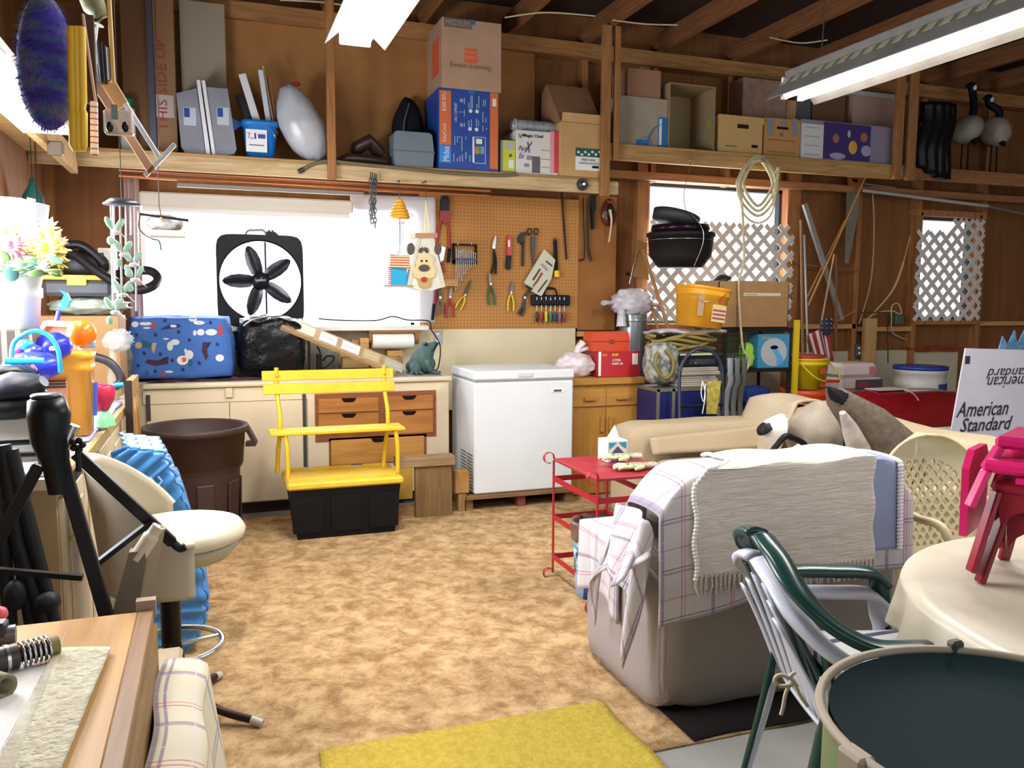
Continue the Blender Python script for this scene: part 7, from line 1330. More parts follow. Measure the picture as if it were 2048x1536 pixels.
x, y_, zz = frame(d); pts = [a+d*(L_*.34+L_*.56*i/72)+x*cos(i*2*pi/12)*.024+y_*sin(i*2*pi/12)*.024 for i in range(73)]; MB().tube(pts, .0032, 5).build('spring', STEEL, t); MB().tube([b-d*.012, b+d*.004], .021, 14).build('end_cap', mt('7c7444', .5), t)
z = TZ+.025; a = PZ(-20, 1362, z); b = PZ(22, 1378, z); one(MB().open_lathe([(0, .0), (.022, 0), (.024, .05), (.016, .05), (.014, .02), (0, .02)], a, 20, ax=(b-a)), 'pipe_end', mt('7c7458', .5, metal=.3), 'brass coloured ribbed pipe end at left table edge', 'pipe fitting')
t = T('metal_clamp', 'grey metal clamp with ridged jaw at left table edge', 'clamp', PZ(15, 1265, z)); a = PZ(-15, 1275, z); b = PZ(32, 1268, z); MB().tube([a, b], .022, 12).build('barrel', mt('6c6c70', .4, metal=.5), t); MB().box(a+V((-.01, -.02, .0)), a+V((.03, .02, .035)), .005).build('jaw', DARKST, t); MB().sph(PZ(0, 1228, TZ+.02), .018, 10, 8).build('pink_tip', mt('d86070', .4), t)
# plaid covered chair seat under table edge
PLD = mt('cdc7b0', .85, kind='plaid', c2='7a6a86', sc=.85)
t = T('covered_chair', 'seat covered in cream and purple plaid cloth beside table', 'chair', (-.1, 1.95, 0)); MB().box((-.145, 1.35, .36), (-.055, 2.15, .58), .03).build('seat_block', mt('b0a890', .7), t)
def pc(u, v):
    s = v*.62; x = -.148+min(s, .10)+max(0, s-.10)*.14; zt = .595-.004*sin(u*20); z = zt-max(0, s-.10)*.9+(-.02*(min(s, .1)/.1)**3); return V((x+.006*sin(u*14+v*3), 1.30+u*.88, z))
MB().grid(pc, 40, 30, .004, uvs=lambda u, v: (u*.88, v*.6)).build('plaid_cloth', PLD, t)
for y in (1.4, 2.1): MB().box((-.12, y-.02, .001), (-.08, y+.02, .36)).build('leg', mt('5a4634', .7), t)
# ---- hanging things at upper left ------------------------------
fixture('white fluorescent light at far left under the side loft', -.655, 2.9, 4.22, 2.22, .10, False, 16, (-.04, .04), chain=False, wing=.05)
for nm, a, b, lab, ct in (('shelf_beam', (-.83, .8, 2.30), (-.79, 6.05, 2.42), 'wooden beam of the loft over the left bench', 'beam'), ('loft_shelf', (XL+.002, .8, 2.42), (-.79, 6.04, 2.44), 'board shelf of loft along the left wall', 'shelf')): one(MB().box(a, b), nm, RB, lab, ct)
y = 2.3; t = T('duster', 'purple, blue and green fluffy duster hanging at upper left', 'duster', PY(95, 0, y)); mb = MB(); c = PY(93, 125, y)
def fz(q, d): n_ = 1+.06*noise.noise(d*30); return V((q.x*(1+.1*d.z*-1)*n_, q.y*n_, q.z*(1+.02*n_)))
mb.sph(c, (.062, .055, .155), 60, 80, fz); random.seed(5)
m0 = bpy.data.materials.new('duster_fluff'); m0.use_nodes = True; nt = m0.node_tree; bs_ = nt.nodes['Principled BSDF']; bs_.inputs['Roughness'].default_value = .95
tc = N(nt, 'ShaderNodeTexCoord'); mp = N(nt, 'ShaderNodeMapping'); mp.inputs['Scale'].default_value = (6, 6, 16); nt.links.new(tc.outputs['Object'], mp.inputs[0]); n1 = N(nt, 'ShaderNodeTexNoise'); n1.inputs['Scale'].default_value = 1.3; n1.inputs['Detail'].default_value = 5; nt.links.new(mp.outputs[0], n1.inputs[0]); cr = N(nt, 'ShaderNodeValToRGB'); nt.links.new(n1.outputs['Fac'], cr.inputs[0]); nt.links.new(cr.outputs[0], bs_.inputs['Base Color'])
cr.color_ramp.elements[0].position = .3; cr.color_ramp.elements[0].color = lin('262452'); cr.color_ramp.elements[1].position = .72; cr.color_ramp.elements[1].color = lin('8a8a6c')
for p_, c_ in ((.42, '3c2c8c'), (.5, '3a5070'), (.58, '5c4c7c'), (.64, '2c6868')): e = cr.color_ramp.elements.new(p_); e.color = lin(c_)
for i in range(1500):
    d = V((random.gauss(0, 1), random.gauss(0, 1), random.gauss(0, 1))).normalized(); q = c+V((d.x*.060, d.y*.053, d.z*.152)); e = q+V((d.x, d.y, d.z*.4-.5)).normalized()*.018; s = V((.0016, 0, 0)); mb.add([q-s, q+s, e], [(0, 1, 2)])
mb.build('fluff', m0, t); MB().cyl(c+V((0, 0, .14)), c+V((.006, 0, .5)), .012, n=12).build('handle', mt('d0ccc4', .4), t)
t = T('yellow_rack', 'narrow yellow ridged plastic piece hanging beside the duster', 'tool', PY(156, 60, 2.25)); m_ = MB()
for i, px in enumerate((146, 155, 165)): m_.tube([PY(px-3, 54, 2.25), PY(px, 200, 2.25), PY(px-1, 218, 2.25), PY(px+1, 225, 2.25), PY(px+1, 290, 2.25), PY(px+3, 303, 2.25)], [.011, .011, .009, .011, .011, .004], 6)
m_.build('body', mt('e0b020', .45), t)
def hang(nm, lab, ct, p, w, m, y=2.35, top=None): a = PY(*p[0], y); b = PY(*p[1], y); return one(MB().bar(a, b, w, .012, .002, up=(0, 1, 0)), nm, m, lab, ct)
hang('hand_broom', 'brown bristled hand broom hanging beside yellow rack', 'broom', ((176, 30), (184, 208)), .026, mt('4c3828', .9, bump=.5, sc=4)); hang('broom_board', 'thin pale board edge right of the hand broom', 'board', ((166, 28), (192, 210)), .006, mt('b08a60', .6), 2.33)
hang('thermometer', 'white strip with red tick marks hanging at upper left', 'thermometer', ((188, 203), (189, 311)), .017, mt('e8e6e2', .5, kind='stripe', c2='c84838', sc=70, ax=2, amt=.22), 2.3)
hang('wooden_batten', 'upright wooden batten by the hanging tools at upper left', 'batten', ((216, -40), (227, 166)), .011, mt('c8a05c', .6), 2.5); hang('dark_rail', 'black vertical rail behind the purple duster', 'rail', ((60, -30), (66, 80)), .03, BLACKM, 2.6)
t = T('tarp_bundle', 'olive folded fabric hanging from ceiling at upper left', 'fabric', PY(190, 20, 2.5)); MB().loft([(PY(180, -10, 2.5), .04, .03), (PY(190, 15, 2.5), .045, .03), (PY(200, 30, 2.5), .03, .02), (PY(196, 50, 2.5), .02, .015)], 12).build('fabric', mt('7c7854', .7, bump=.4, sc=3), t)
t = T('caliper_tools', 'bunch of black and chrome hand tools hanging at upper left', 'tools', PY(195, 60, 2.45))
for i, (p, q, m) in enumerate((((186, 55), (193, 130), STEEL), ((193, 50), (188, 95), STEEL), ((200, 85), (206, 165), BLACKM), ((207, 90), (212, 168), BLACKM), ((192, 120), (198, 165), STEEL), ((212, 95), (216, 160), STEEL))): MB().tube([PY(*p, 2.45+.01*i), PY(*q, 2.45+.01*i)], .006, 6).build('tool', m, t)
PK = mt('c8c4bc', .15, alpha=.35)
t = T('bulb_package', 'clear blister package with two black bulbs hanging on strip', 'package', PY(237, 245, 2.45)); x0, x1, z0, z1 = FB(207, 220, 268, 270, 2.45); MB().box((x0, 2.44, z0), (x1, 2.47, z1), .006).build('blister', mt('b8a898', .15, alpha=.55), t)
for px in (219, 250): MB().sph(PY(px, 254, 2.435), (.009, .006, .014), 10, 8).build('bulb', BLACK, t)
MB().box(PY(223, 238, 2.435), PY(235, 210, 2.438)).build('green_card', mt('5c7458', .5), t)
hang('wood_strip', 'long wooden strip slanting down under the bulb package', 'strip', ((192, 168), (305, 345)), .024, mt('c09470', .6), 2.5); hang('white_tube', 'white tube slanting down right of the bulb package', 'tube', ((250, 206), (318, 314)), .013, mt('c8ccd0', .35), 2.48); hang('glass_tube', 'thin glass tube crossing end of the slanted strips', 'tube', ((290, 352), (350, 288)), .012, mt('b4b8b4', .2, alpha=.7), 2.5); hang('tan_plate', 'tan plastic plate behind the slanted strips', 'plate', ((215, 165), (245, 215)), .04, mt('b88c54', .5), 2.52)
t = T('hook_rail', 'rail the hand tools hang from above upper left photo edge', 'rail', (-.4, 2.4, 2.5)); MB().box((-.75, 2.22, 2.42), (-.10, 2.56, 2.46)).build('rail', STUDX, t); MB().cyl((-.45, 2.4, 2.46), (-.45, 2.4, ZC), .01, n=8).cyl((-.15, 2.4, 2.46), (-.15, 2.4, ZC), .01, n=8).build('hanger', DARKST, t)
# wind chime with hummingbirds
y = 3.0; c = PY(244, 408, y); t = T('hummingbird_wind_chime', 'wind chime with green glass hummingbirds on pale rods', 'wind chime', c); HB = mt('9adcb4', .15, alpha=.9, c2='d0f0dc', sc=3); CW = mt('e4e4ec', .15, alpha=.85)
MB().lathe([(0, .016), (.035, .016), (.058, 0), (.056, -.004), (0, -.004)], c, 28).build('cap', mt('4c5056', .35, metal=.4), t); MB().cyl(c, V((c.x, c.y, 2.5)), .0015, n=5).build('string', BLACK, t)
for a, b, e in ((222, 612, 0), (228, 470, .02), (240, 600, -.02), (252, 500, .03), (262, 470, 0), (269, 622, -.02), (226, 560, .04)): p = PY(a, 412, y+e); q = PY(a+4 if b > 500 else a, b, y+e); MB().cyl(p, q, .003, n=8).build('rod', mt('c8bcc0', .2, metal=.3), t)
for a, b, s in ((229, 465, 1), (245, 510, 1), (265, 530, 1), (268, 560, 1), (244, 590, 1), (228, 625, 1)):
    p = PY(a, b, y-.02); w = .0033*3/1.0*.2
    k = .00185*s
    m_ = MB(); 
    for dx, dz, ln in ((-9, 18, 16), (10, 16, 16)): q = p+V((dx, 0, dz))*k*.9; d = V((dx, 0, dz)).normalized(); x, yv, z = frame(d, (0, 1, 0)); m_.sph(q, (.010, .004, .022), 10, 8, R=Matrix((x, yv, z)).transposed())
    m_.sph(p+V((-7*k, 0, -14*k)), (.011, .004, .014), 10, 8); hb = m_.build('wings', HB, t)
    MB().sph(p+V((2*k, 0, 0)), (.015, .006, .008), 10, 8).cyl(p+V((9*k, 0, -1*k)), p+V((20*k, 0, -12*k)), .003, .0008, 6).build('bird_body', CW, t)
# hanging tray by the window
y = 4.5; t = T('hanging_tray', 'small cardboard tray with pouch hanging from a wire by window', 'tray', PY(330, 460, y)); x0, x1, z0, z1 = FB(296, 460, 369, 472, y)
MB().box((x0, y, z0), (x1, y+.14, z1), .002).build('tray', mt('a8947c', .7), t); blob(mb := MB(), ((x0+x1)/2-.01, y+.07, z1+.035), (.085, .05, .045), .15, 3, 3); mb.build('pouch', mt('a8a4a0', .3, c2='4a4846', sc=2), t)
MB().tube([PY(279, 428, y), PY(377, 441, y)], .006, 8).build('black_rod', BLACK, t); MB().tube([PY(318, 250, y), PY(316, 340, y), PY(318, 410, y), PY(322, 432, y)], .003, 6).build('hanging_wire', mt('3c2018', .6), t); MB().tube(spline([PY(a, b, y) for a, b in ((280, 430), (278, 455), (290, 470), (305, 478), (318, 482), (322, 500))]), .003, 6).build('loose_wire', BLACKM, t); MB().sph(PY(322, 437, y), (.008, .008, .01), 8, 6).build('orange_tag', mt('e87820', .4), t)
a = PY(318, 250, y); one(MB().box((a.x-.02, 4.45, SH-.02+.0), (a.x+.02, 4.55, SH)) if 0 else MB().cyl(a, V((a.x, a.y, ZC)), .003, n=6), 'hanging_wire', mt('3c2018', .6), 'dark wire from ceiling joist to the hanging tray', 'wire')
# left wall bits
one(MB().box((XL+.12, 3.9, PX(8, 400, XL+.15).z-.02), (XL+.2, 4.15, 2.13), .004), 'paper_box', mt('eceaea', .5), 'white box hanging at the left edge by side window', 'box') if 0 else None
t = T('watering_can', 'dark teal plastic funnel hanging on the left wall', 'funnel', PY(65, 385, 5.5)); c = PY(66, 392, 5.5); MB().lathe([(.06, -.05), (.055, 0), (.02, .06), (.012, .1), (0, .1)], c, 18).build('funnel', mt('104c48', .5), t); t.name = 'plastic_funnel'; MB().cyl(c+V((0, 0, .1)), V((c.x, c.y, 2.44)), .002, n=5).build('string', BLACK, t)
t = T('wall_phone', 'pale boxed gadget with a dark dial on left wall', 'gadget', PY(75, 425, 5.2)); y = 5.2; MB().fprism(F_([(54, 394), (70, 398), (66, 420), (52, 416)], y), y, .03).build('cream_box', mt('c0a890', .5), t); MB().fprism(F_([(72, 404), (97, 410), (92, 450), (66, 440)], y), y, .04).build('grey_box', mt('8c8c90', .5), t); MB().cyl(PY(60, 428, y-.02), PY(60, 428, y+.02), .022, n=16).build('dial', BLACKM, t)
MB().cyl(PY(75, 405, y+.02), V((PY(75, 405, y).x, y+.02, 2.44)), .003, n=5).build('hanger', BLACK, t)
x0, x1, z0, z1 = FB(46, 286, 74, 314, 5.0); one(MB().box((-.795, 5.0, z0+.02), (-.72, 5.06, z1+.02), .006), 'junction_box', mt('5c4c3c', .6), 'small dark box fixed under the left loft beam', 'box')
# ================================================================ seating, tray cart, tables at the right
SLIP = mt('b4a284', .9, kind='fabric', c2='a8967a', sc=.6)
def rbox(mb, a, b, r, n=3, fn=None):
    """soft box: superellipsoid between corners"""
    a = V(a); b = V(b); c = (a+b)/2; h = (b-a)/2
    def f(q, d):
        p = 9.; k = (abs(d.x)**p+abs(d.y)**p+abs(d.z)**p)**(-1/p); q = V((d.x*h.x, d.y*h.y, d.z*h.z))*k
        return fn(q, c) if fn else q
    return mb.sph(c, h, 36, 24, f)
def cush(q, c): return q*(1+.018*nz(q+c, 5))
t = T('sofa', 'tan slipcovered sofa running along behind the plaid armchair', 'sofa', (3.1, 3.9, 0))
rbox(MB(), (3.52, 2.92, .02), (3.86, 4.98, .82), .1, fn=lambda q, c: V((q.x+.05*(q.z < 0)*0, q.y, q.z+(.02*sin((q.y+c.y)*5) if q.z > .2 else 0)))*(1+.01*nz(q, 4))).build('back', SLIP, t)
rbox(MB(), (2.50, 4.66, .01), (3.66, 4.98, .70), .1, fn=cush).build('arm', SLIP, t); rbox(MB(), (2.78, 2.94, .01), (3.66, 3.14, .60), .1, fn=cush).build('arm', SLIP, t)
MB().box((2.72, 3.0, .005), (3.6, 4.8, .30), .03).build('base', SLIP, t)
for i in range(2): rbox(MB(), (2.62, 3.12+i*.78, .29), (3.54, 3.89+i*.78, .49), .1, fn=cush).build('seat_cushion', SLIP, t)
MB().grid(lambda u, v: V((2.62+u*.95, 4.64-.045*v+.012*sin(u*8), .62-v*.10+.10*u*(1-v)*.5)), 16, 5, .02).build('fabric_fold', SLIP, t)
# drape over sofa corner
one(MB().grid(lambda u, v: V((3.36+u*.50, 4.36+v*.5, .825+.05*sin(u*pi)-.10*(1-u)**3+.015*sin(v*9+u*4)))-V((0, 0, .0 if u > .35 else (.35-u)*.9)), 20, 14, .02), 'sofa_throw', mt('bfae92', .9, kind='fabric', sc=.6), 'tan fabric draped over far corner of the sofa back', 'throw')
# geese on sofa
GG = mt('86776a', .7, c2='5c5048', sc=1.6, bump=.4); GL = mt('b4aa98', .7, c2='948a7a', sc=1.2, bump=.3)
t = T('goose_decoy', 'goose decoy lying on the sofa with dark feet stretched to the left', 'decoy', (3.2, 3.87, .49))
c = PY(1640, 868, 3.87); MB().sph(c, (.215, .165, .195), 32, 20, lambda q, d: V((q.x, q.y, q.z*(1-.15*(d.x < 0)*abs(d.x))))*(1+.02*noise.noise(d*9))).build('body', mt('a09484', .7, c2='7c7062', sc=.9, bump=.4), t)
y = 3.74; a = PY(1552, 858, y); MB().loft([(a+V((-.01, .1, .0)), .02, .03), (a+V((.02, .1, -.01)), .05, .055), (a+V((.10, .11, -.03)), .07, .10)], 16).build('tail', GW, t); MB().loft([(a+V((-.022, .10, .01)), .01, .015), (a+V((-.01, .10, .0)), .04, .045), (a+V((.005, .10, -.02)), .05, .05)], 14).build('tail_tip', GBL, t)
MB().tube(spline([PY(1620, 915, y-.03), PY(1608, 888, y-.03), PY(1585, 876, y-.03), PY(1570, 873, y-.03), PY(1552, 893, y-.03), PY(1540, 908, y-.03)]), [.024]*8+[.016]*30, 10).build('leg', GBL, t) if 0 else MB().tube(spline([PY(1620, 915, y-.03), PY(1608, 888, y-.03), PY(1585, 876, y-.03), PY(1570, 873, y-.03), PY(1552, 893, y-.03), PY(1540, 908, y-.03)]), .017, 10).build('leg', GBL, t)
MB().sph(PY(1535, 910, y-.03), (.06, .03, .022), 14, 8).build('foot', GBL, t); MB().sph(PY(1600, 905, y+.02), (.06, .03, .05), 14, 8).build('white_rump', GW, t)
t = T('goose_decoy', 'large goose decoy with its dark pointed tail raised above the armchair', 'decoy', (3.25, 3.5, .49)); y = 3.45
P = [PY(a, b, y) for a, b in ((1656, 778), (1672, 795), (1700, 815), (1735, 850), (1775, 900), (1800, 960))]
MB().loft([(P[0], .012, .012), (P[0].lerp(P[1], .5), .03, .045), (P[1], .06, .055), (P[2]+V((.01, 0, -.02)), .09, .085), (P[3]+V((.0, 0, -.01)), .13, .13), (P[4], .16, .17), (P[5], .15, .16)], 26, up=(0, 1, 0)).build('body', mt('4e4238', .7, c2='6a5c4c', sc=3, bump=.5), t)
MB().loft([(P[0]+V((-.008, -.014, .008)), .010, .010), (P[0].lerp(P[1], .6)+V((0, -.012, 0)), .035, .045), (P[1]+V((.015, -.01, -.01)), .06, .05)], 16, up=(0, 1, 0)).build('tail_tip', GBL, t)
q = [PY(a, b, y-.07) for a, b in ((1685, 825), (1700, 860), (1715, 900), (1725, 935))]; MB().loft([(q[0], .015, .02), (q[1]+V((.02, .02, 0)), .045, .04), (q[2]+V((.035, .03, 0)), .06, .06), (q[3]+V((.04, .04, 0)), .07, .07)], 14, up=(0, 1, 0)).build('white_rump', mt('bab4ac', .7, c2='948a80', sc=1.5), t)
MB().tube([PY(1694, 905, 3.62), PY(1697, 860, 3.62), PY(1692, 845, 3.62)], .024, 12).build('neck', GBL, t)
# ---- armchair ----------------------------------------------------
AV = mt('988d82', .9, kind='rib', c2='7c7268', sc=1.2, ax=0); AV_LIT = mt('b4aaa8', .9, kind='rib', c2='9c928e', sc=1.2, ax=1)  # one upholstery in two tones; the arms' lighter one has window light painted in
X0, X1, YB = 1.455, 2.56, 2.47
t = T('armchair', 'beige ribbed upholstered armchair seen from behind under blankets', 'armchair', ((X0+X1)/2, 2.9, 0))
def bfn(q, c): 
    z = q.z+c.z; k = max(0, z-.68)/.2; return V((q.x*(1-.09*k*k), q.y+.05*max(0, z-.45), q.z))
rbox(MB(), (X0+.03, YB, .012), (X1-.03, YB+.20, .872), .1, fn=bfn).build('back', AV, t)
for xa, xb in ((X0-.01, X0+.24), (X1-.24, X1)): rbox(MB(), (xa, YB+.02, .012), (xb, 3.10, .545), .1, fn=lambda q, c: V((q.x, q.y, q.z+.03*(q.y/.35)*(q.z > 0)))).build('arm', AV_LIT, t)
rbox(MB(), (X0+.2, YB+.2, .30), (X1-.2, 3.14, .47), .1).build('seat_cushion', AV_LIT, t); MB().box((X0+.1, YB+.1, .03), (X1-.1, 3.06, .34), .03).build('base', AV, t)
for x in (X0+.09, X1-.09):
    for y in (YB+.06, 2.96): MB().cyl((x, y+.08, 0.002), (x, y+.08, .05), .03, .035, 12).build('foot', mt('2a201c', .5), t)
one(MB().grid(lambda u, v: V((1.50+u*1.1, 2.30+v*.36+.01*sin(u*12), .016)), 12, 4, .006), 'floor_mat', mt('14100e', .9), 'thin dark sheet sticking out under the back of the armchair', 'mat')  # thin near-black sheet on the floor below the chair back
# plaid throw over back
PLT = mt('cdc8ca', .85, kind='plaid', c2='786484', sc=.66)
def prof(s, x):  # distance s from rear bottom up and over
    k = (x-X0)/(X1-X0); e = min(k, 1-k)*2; top = .893-.13*max(0, 1-e*3.2)**2
    z0 = .36+.10*min(1, k*1.6)
    H_ = top-z0
    if s < H_: return YB-.022+.05*max(0, z0+s-.45)+.008*sin(x*14), z0+s
    a = (s-H_)/.12
    if a < pi: return YB+.005+.12-cos(a)*.12, top+.015*sin(a)
    return YB+.25, top-(s-H_-.12*pi)
def th(u, v): x = X0-.01+u*(X1-X0+.02); y, z = prof(v*1.25, x); return V((x, y, z))
t = T('plaid_throw', 'white plaid cloth with purple and red lines draped over the armchair', 'throw', (2.0, 2.6, .45)); MB().grid(th, 60, 60, .008, uvs=lambda u, v: (u*1.12, v*1.25)).build('cloth', PLT, t)
def wing(u, v):   # left end hanging down the side of the chair back
    p = th(0, .22+v*.45); d = u*.42; x = p.x-.03-.05*u+.018*sin(v*16+u*4); y = p.y+.02+.10*u-.04*(1-v)*u; z = p.z-d*(1.05-.45*sin(v*pi))-.01; return V((x, max(y, YB-.03), z))
MB().grid(wing, 20, 30, .006, uvs=lambda u, v: (-u*.42, v*.6)).build('hanging_corner', PLT, t)
def armcl(u, v):
    s = u*.56; xa = X0-.022; yv = 2.74+v*.36
    if s < .26: p = V((X0+.235-s, yv, .572+.012*sin(v*5)+.02*v))
    else: p = V((xa-.012*sin(v*15)*(s-.26)*3, yv+.0, .565+.02*v-(s-.26)*(.75+.5*abs(v-.5))))
    return p
MB().grid(armcl, 26, 20, .006, uvs=lambda u, v: (u*.56, v*.36)).build('arm_cloth', PLT, t)
# corner point hanging
def pt(u, v): a = PY(1275, 1040, 2.62); b = PY(1215, 1170, 2.52); c2 = PY(1292, 1105, 2.52); p = a.lerp(b, v).lerp(a.lerp(c2, v), u); return p+V((0, -.03+.012*sin(u*9+v*3), 0))
MB().grid(pt, 10, 14, .005, uvs=lambda u, v: (u*.2, v*.35)).build('hanging_corner', PLT, t)
# woven cream blanket
WB = mt('e6e0d4', .95, kind='wood', c2='d0c8ba', sc=3.2, ax=0, bump=.9)
xa = PY(1396, 1000, YB-.04).x; xb = PY(1757, 1000, YB-.04).x; t = T('woven_blanket', 'cream woven blanket with fringe over middle of the armchair back', 'blanket', ((xa+xb)/2, 2.5, .5)); zb = PY(1450, 1150, YB-.04).z
def bl(u, v):
    x = xa+u*(xb-xa)+.006*sin(v*30)*(abs(u-.5) > .47); L0 = .912-zb
    s = v*(L0+.42); x += (1-u)*min(.22, max(0, s-L0+.05)*.9)
    if s < L0: return V((x, YB-.04+.05*max(0, zb+s-.45)+.005*sin(x*11+s*4), zb+s-.02*u*(1-v)))
    a = (s-L0)/.13
    return V((x, YB-.005+.13-cos(min(a, pi))*.14, .912+.012*sin(min(a, pi))+.006*sin(x*17)-max(0, (s-L0)-.13*pi)))
MB().grid(bl, 50, 70, .010).build('cloth', WB, t); m_ = MB(); random.seed(8)
for i in range(40):
    p = bl(i/39, 0); m_.tube([p+V((0, 0, .01)), p+V((random.uniform(-.006, .006), -.003, -.03)), p+V((random.uniform(-.014, .014), -.002, -.065))], [.006, .005, .003], 5)
m_.build('fringe', WB, t); m_ = MB()
for i in range(60): p = bl(0, i/60); m_.sph(p+V((-.004, -.005, 0)), (.012, .008, .008), 6, 4)
m_.build('frayed_edge', mt('e8e4da', .95), t)
xa2 = PY(1740, 1000, YB-.03).x; xb2 = PY(1788, 1000, YB-.03).x
def tw(u, v): p = th((xa2+u*(xb2-xa2)-X0)/(X1-X0), .0); s = .08+v*.7; y, z = prof(s, xa2+u*(xb2-xa2)); return V((xa2-.02+u*(xb2-xa2+.05), y-.014, z+.006))
one(MB().grid(tw, 8, 40, .006), 'towel', mt('9aa4c0', .9, kind='fabric', c2='8c98b8'), 'plain blue grey towel at right end of the armchair back', 'towel')
m_ = MB(); 
for i in range(50): p = tw(1, i/50); m_.sph(p+V((.005, -.006, .004)), (.016, .008, .01), 7, 5)
one(m_, 'towel_fringe', mt('e4e2e8', .9), 'white frilled strip hanging beside the blue grey towel', 'towel')
# ---- red tray cart -----------------------------------------------
RC = mt('a81c28', .4); t = T('tray_cart', 'red metal tray cart with curled ends before the wooden cabinet', 'cart', (1.86, 3.76, 0)); x0, x1, y0, y1 = 1.70, 2.02, 3.49, 4.03
MB().box((x0, y0, .645), (x1+.12, y1, .66), .002).build('tray_top', mt('9c2430', .5), t)
def band(p, q, w=.028): return MB().bar(p, q, .005, w, 0, up=(0, 0, 1))
for x in (x0, x1):
    for y in (y0, y1): MB().bar((x, y, .0 if 0 else .03), (x, y, .65), .018, .006).build('leg', RC, t)
for z in (.55, .34, .12):
    for p, q in (((x0, y0, z), (x0, y1, z)), ((x1, y0, z), (x1, y1, z)), ((x0, y0, z), (x1, y0, z)), ((x0, y1, z), (x1, y1, z))): band(p, q).build('cross_band', RC, t)
def curl(c, r, a0, a1, nm): n = 14; pts = arc(c, r, a0, a1, n); m_ = MB(); m_.grid(lambda u, v: pts[round(u*n)]+V((0, -.011+v*.022, 0)), n, 1, .003); return m_.build(nm, RC, t)
for y in (y0, y1):
    curl((x0-.028, y, .665), .028, -.3, pi*1.6, 'curled_handle'); curl((x0-.026, y, .03), .026, -.0, pi*1.5, 'curled_foot'); curl((x1+.026, y, .03), .026, pi, -pi*.5, 'curled_foot')
TZ2 = .662
c = PY(1228, 905, 3.86); t = T('tissue_box', 'square tissue box with blue floral pattern and a tissue sticking out', 'tissue box', (c.x, 3.88, TZ2)); s = .058; M3 = Matrix.Rotation(radians(-8), 3, 'Z')
MB().box((c.x-s, 3.82, TZ2), (c.x+s, 3.82+2*s, TZ2+.115), .002).build('box', mt('e4e2d4', .5), t); y = 3.819
for a in (-1, 1): MB().prism([(0, 0), (a*.045, 0), (a*.045, -.035), (a*.02, -.02)], (c.x+a*.005, y, TZ2+.105), (1, 0, 0), (0, 0, 1), (0, -.0015, 0)).build('teal_print', mt('2890b8', .5), t)
MB().fprism([(c.x+p[0], TZ2+p[1]) for p in ((-.04, .045), (0, .085), (.04, .045), (.02, .04), (0, .03), (-.02, .04))], y-.001, .001).build('violet_print', mt('5a5078', .5), t); MB().fprism([(c.x+p[0], TZ2+p[1]) for p in ((-.045, .0), (.045, 0), (.03, .022), (-.03, .022))], y-.001, .001).build('violet_print', mt('5a5078', .5), t)
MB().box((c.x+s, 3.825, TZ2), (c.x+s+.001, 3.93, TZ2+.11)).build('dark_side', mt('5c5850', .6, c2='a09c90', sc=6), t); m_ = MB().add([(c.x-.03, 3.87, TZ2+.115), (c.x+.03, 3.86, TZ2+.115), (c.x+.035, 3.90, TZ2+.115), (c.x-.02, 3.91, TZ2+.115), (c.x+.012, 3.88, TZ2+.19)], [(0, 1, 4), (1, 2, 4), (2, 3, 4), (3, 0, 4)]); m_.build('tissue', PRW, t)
def glove(label, base, dirx, z, cuff):
    t = T('garden_glove', label, 'glove', (base[0], base[1], z), 0, None); G = mt('d0c8a0', .8); b = V((base[0], base[1], z+.018)); d = V((dirx[0], dirx[1], 0)).normalized(); s = V((-d.y, d.x, 0))
    MB().loft([(b, .03, .014), (b+d*.04, .042, .016), (b+d*.09, .045, .016), (b+d*.11, .04, .012)], 14).build('palm', mt('c0c09c', .8, c2='4c7c50', sc=6, amt=.25), t)
    for i, L_ in enumerate((.06, .075, .08, .065)): o = b+d*.10+s*(-.03+i*.02); MB().tube([o, o+d*L_*.6+s*(-.003+i*.003)+V((0, 0, .004)), o+d*L_+s*(-.005+i*.004)-V((0, 0, .002))], [.011, .0105, .008], 8).build('finger', G, t)
    o = b+d*.03+s*.03; MB().tube([o, o+d*.035+s*.03, o+d*.06+s*.04], [.012, .011, .008], 8).build('thumb', G, t)
    MB().tube([b-d*.05, b-d*.02, b], [.026, .024, .026], 12, flat=.65).build('cuff', mt(cuff, .7, c2='c8d8c8', sc=4), t)
glove('upper floral garden glove lying on the other glove', (2.0, 3.72), (-1, .12), TZ2+.03, 'e07858'); glove('lower floral garden glove on the red tray', (2.03, 3.62), (-1, .05), TZ2, 'c85048')
# waste bin
c = V((1.80, 3.71, 0)); t = T('waste_bin', 'printed blue waste bin with a brown plastic liner by the cart', 'bin', c)
MB().open_lathe([(0, 0), (.10, 0), (.105, .12)], c, 28).build('striped_base', mt('2c4cb8', .4, kind='stripe', c2='a8ccec', sc=28, ax=0, amt=.55), t); MB().open_lathe([(.105, .12), (.12, .37), (.112, .36), (.095, .13)], c, 28).build('printed_side', mt('9cc8d8', .4, c2='2c3c48', sc=3, amt=.2), t)
MB().open_lathe([(.124, .30), (.130, .38), (.122, .40), (.108, .385), (.10, .25)], c, 28, fn=lambda a, h: 1+.02*sin(a*9)).build('liner', mt('7c6458', .3, c2='5c4438', sc=2), t)
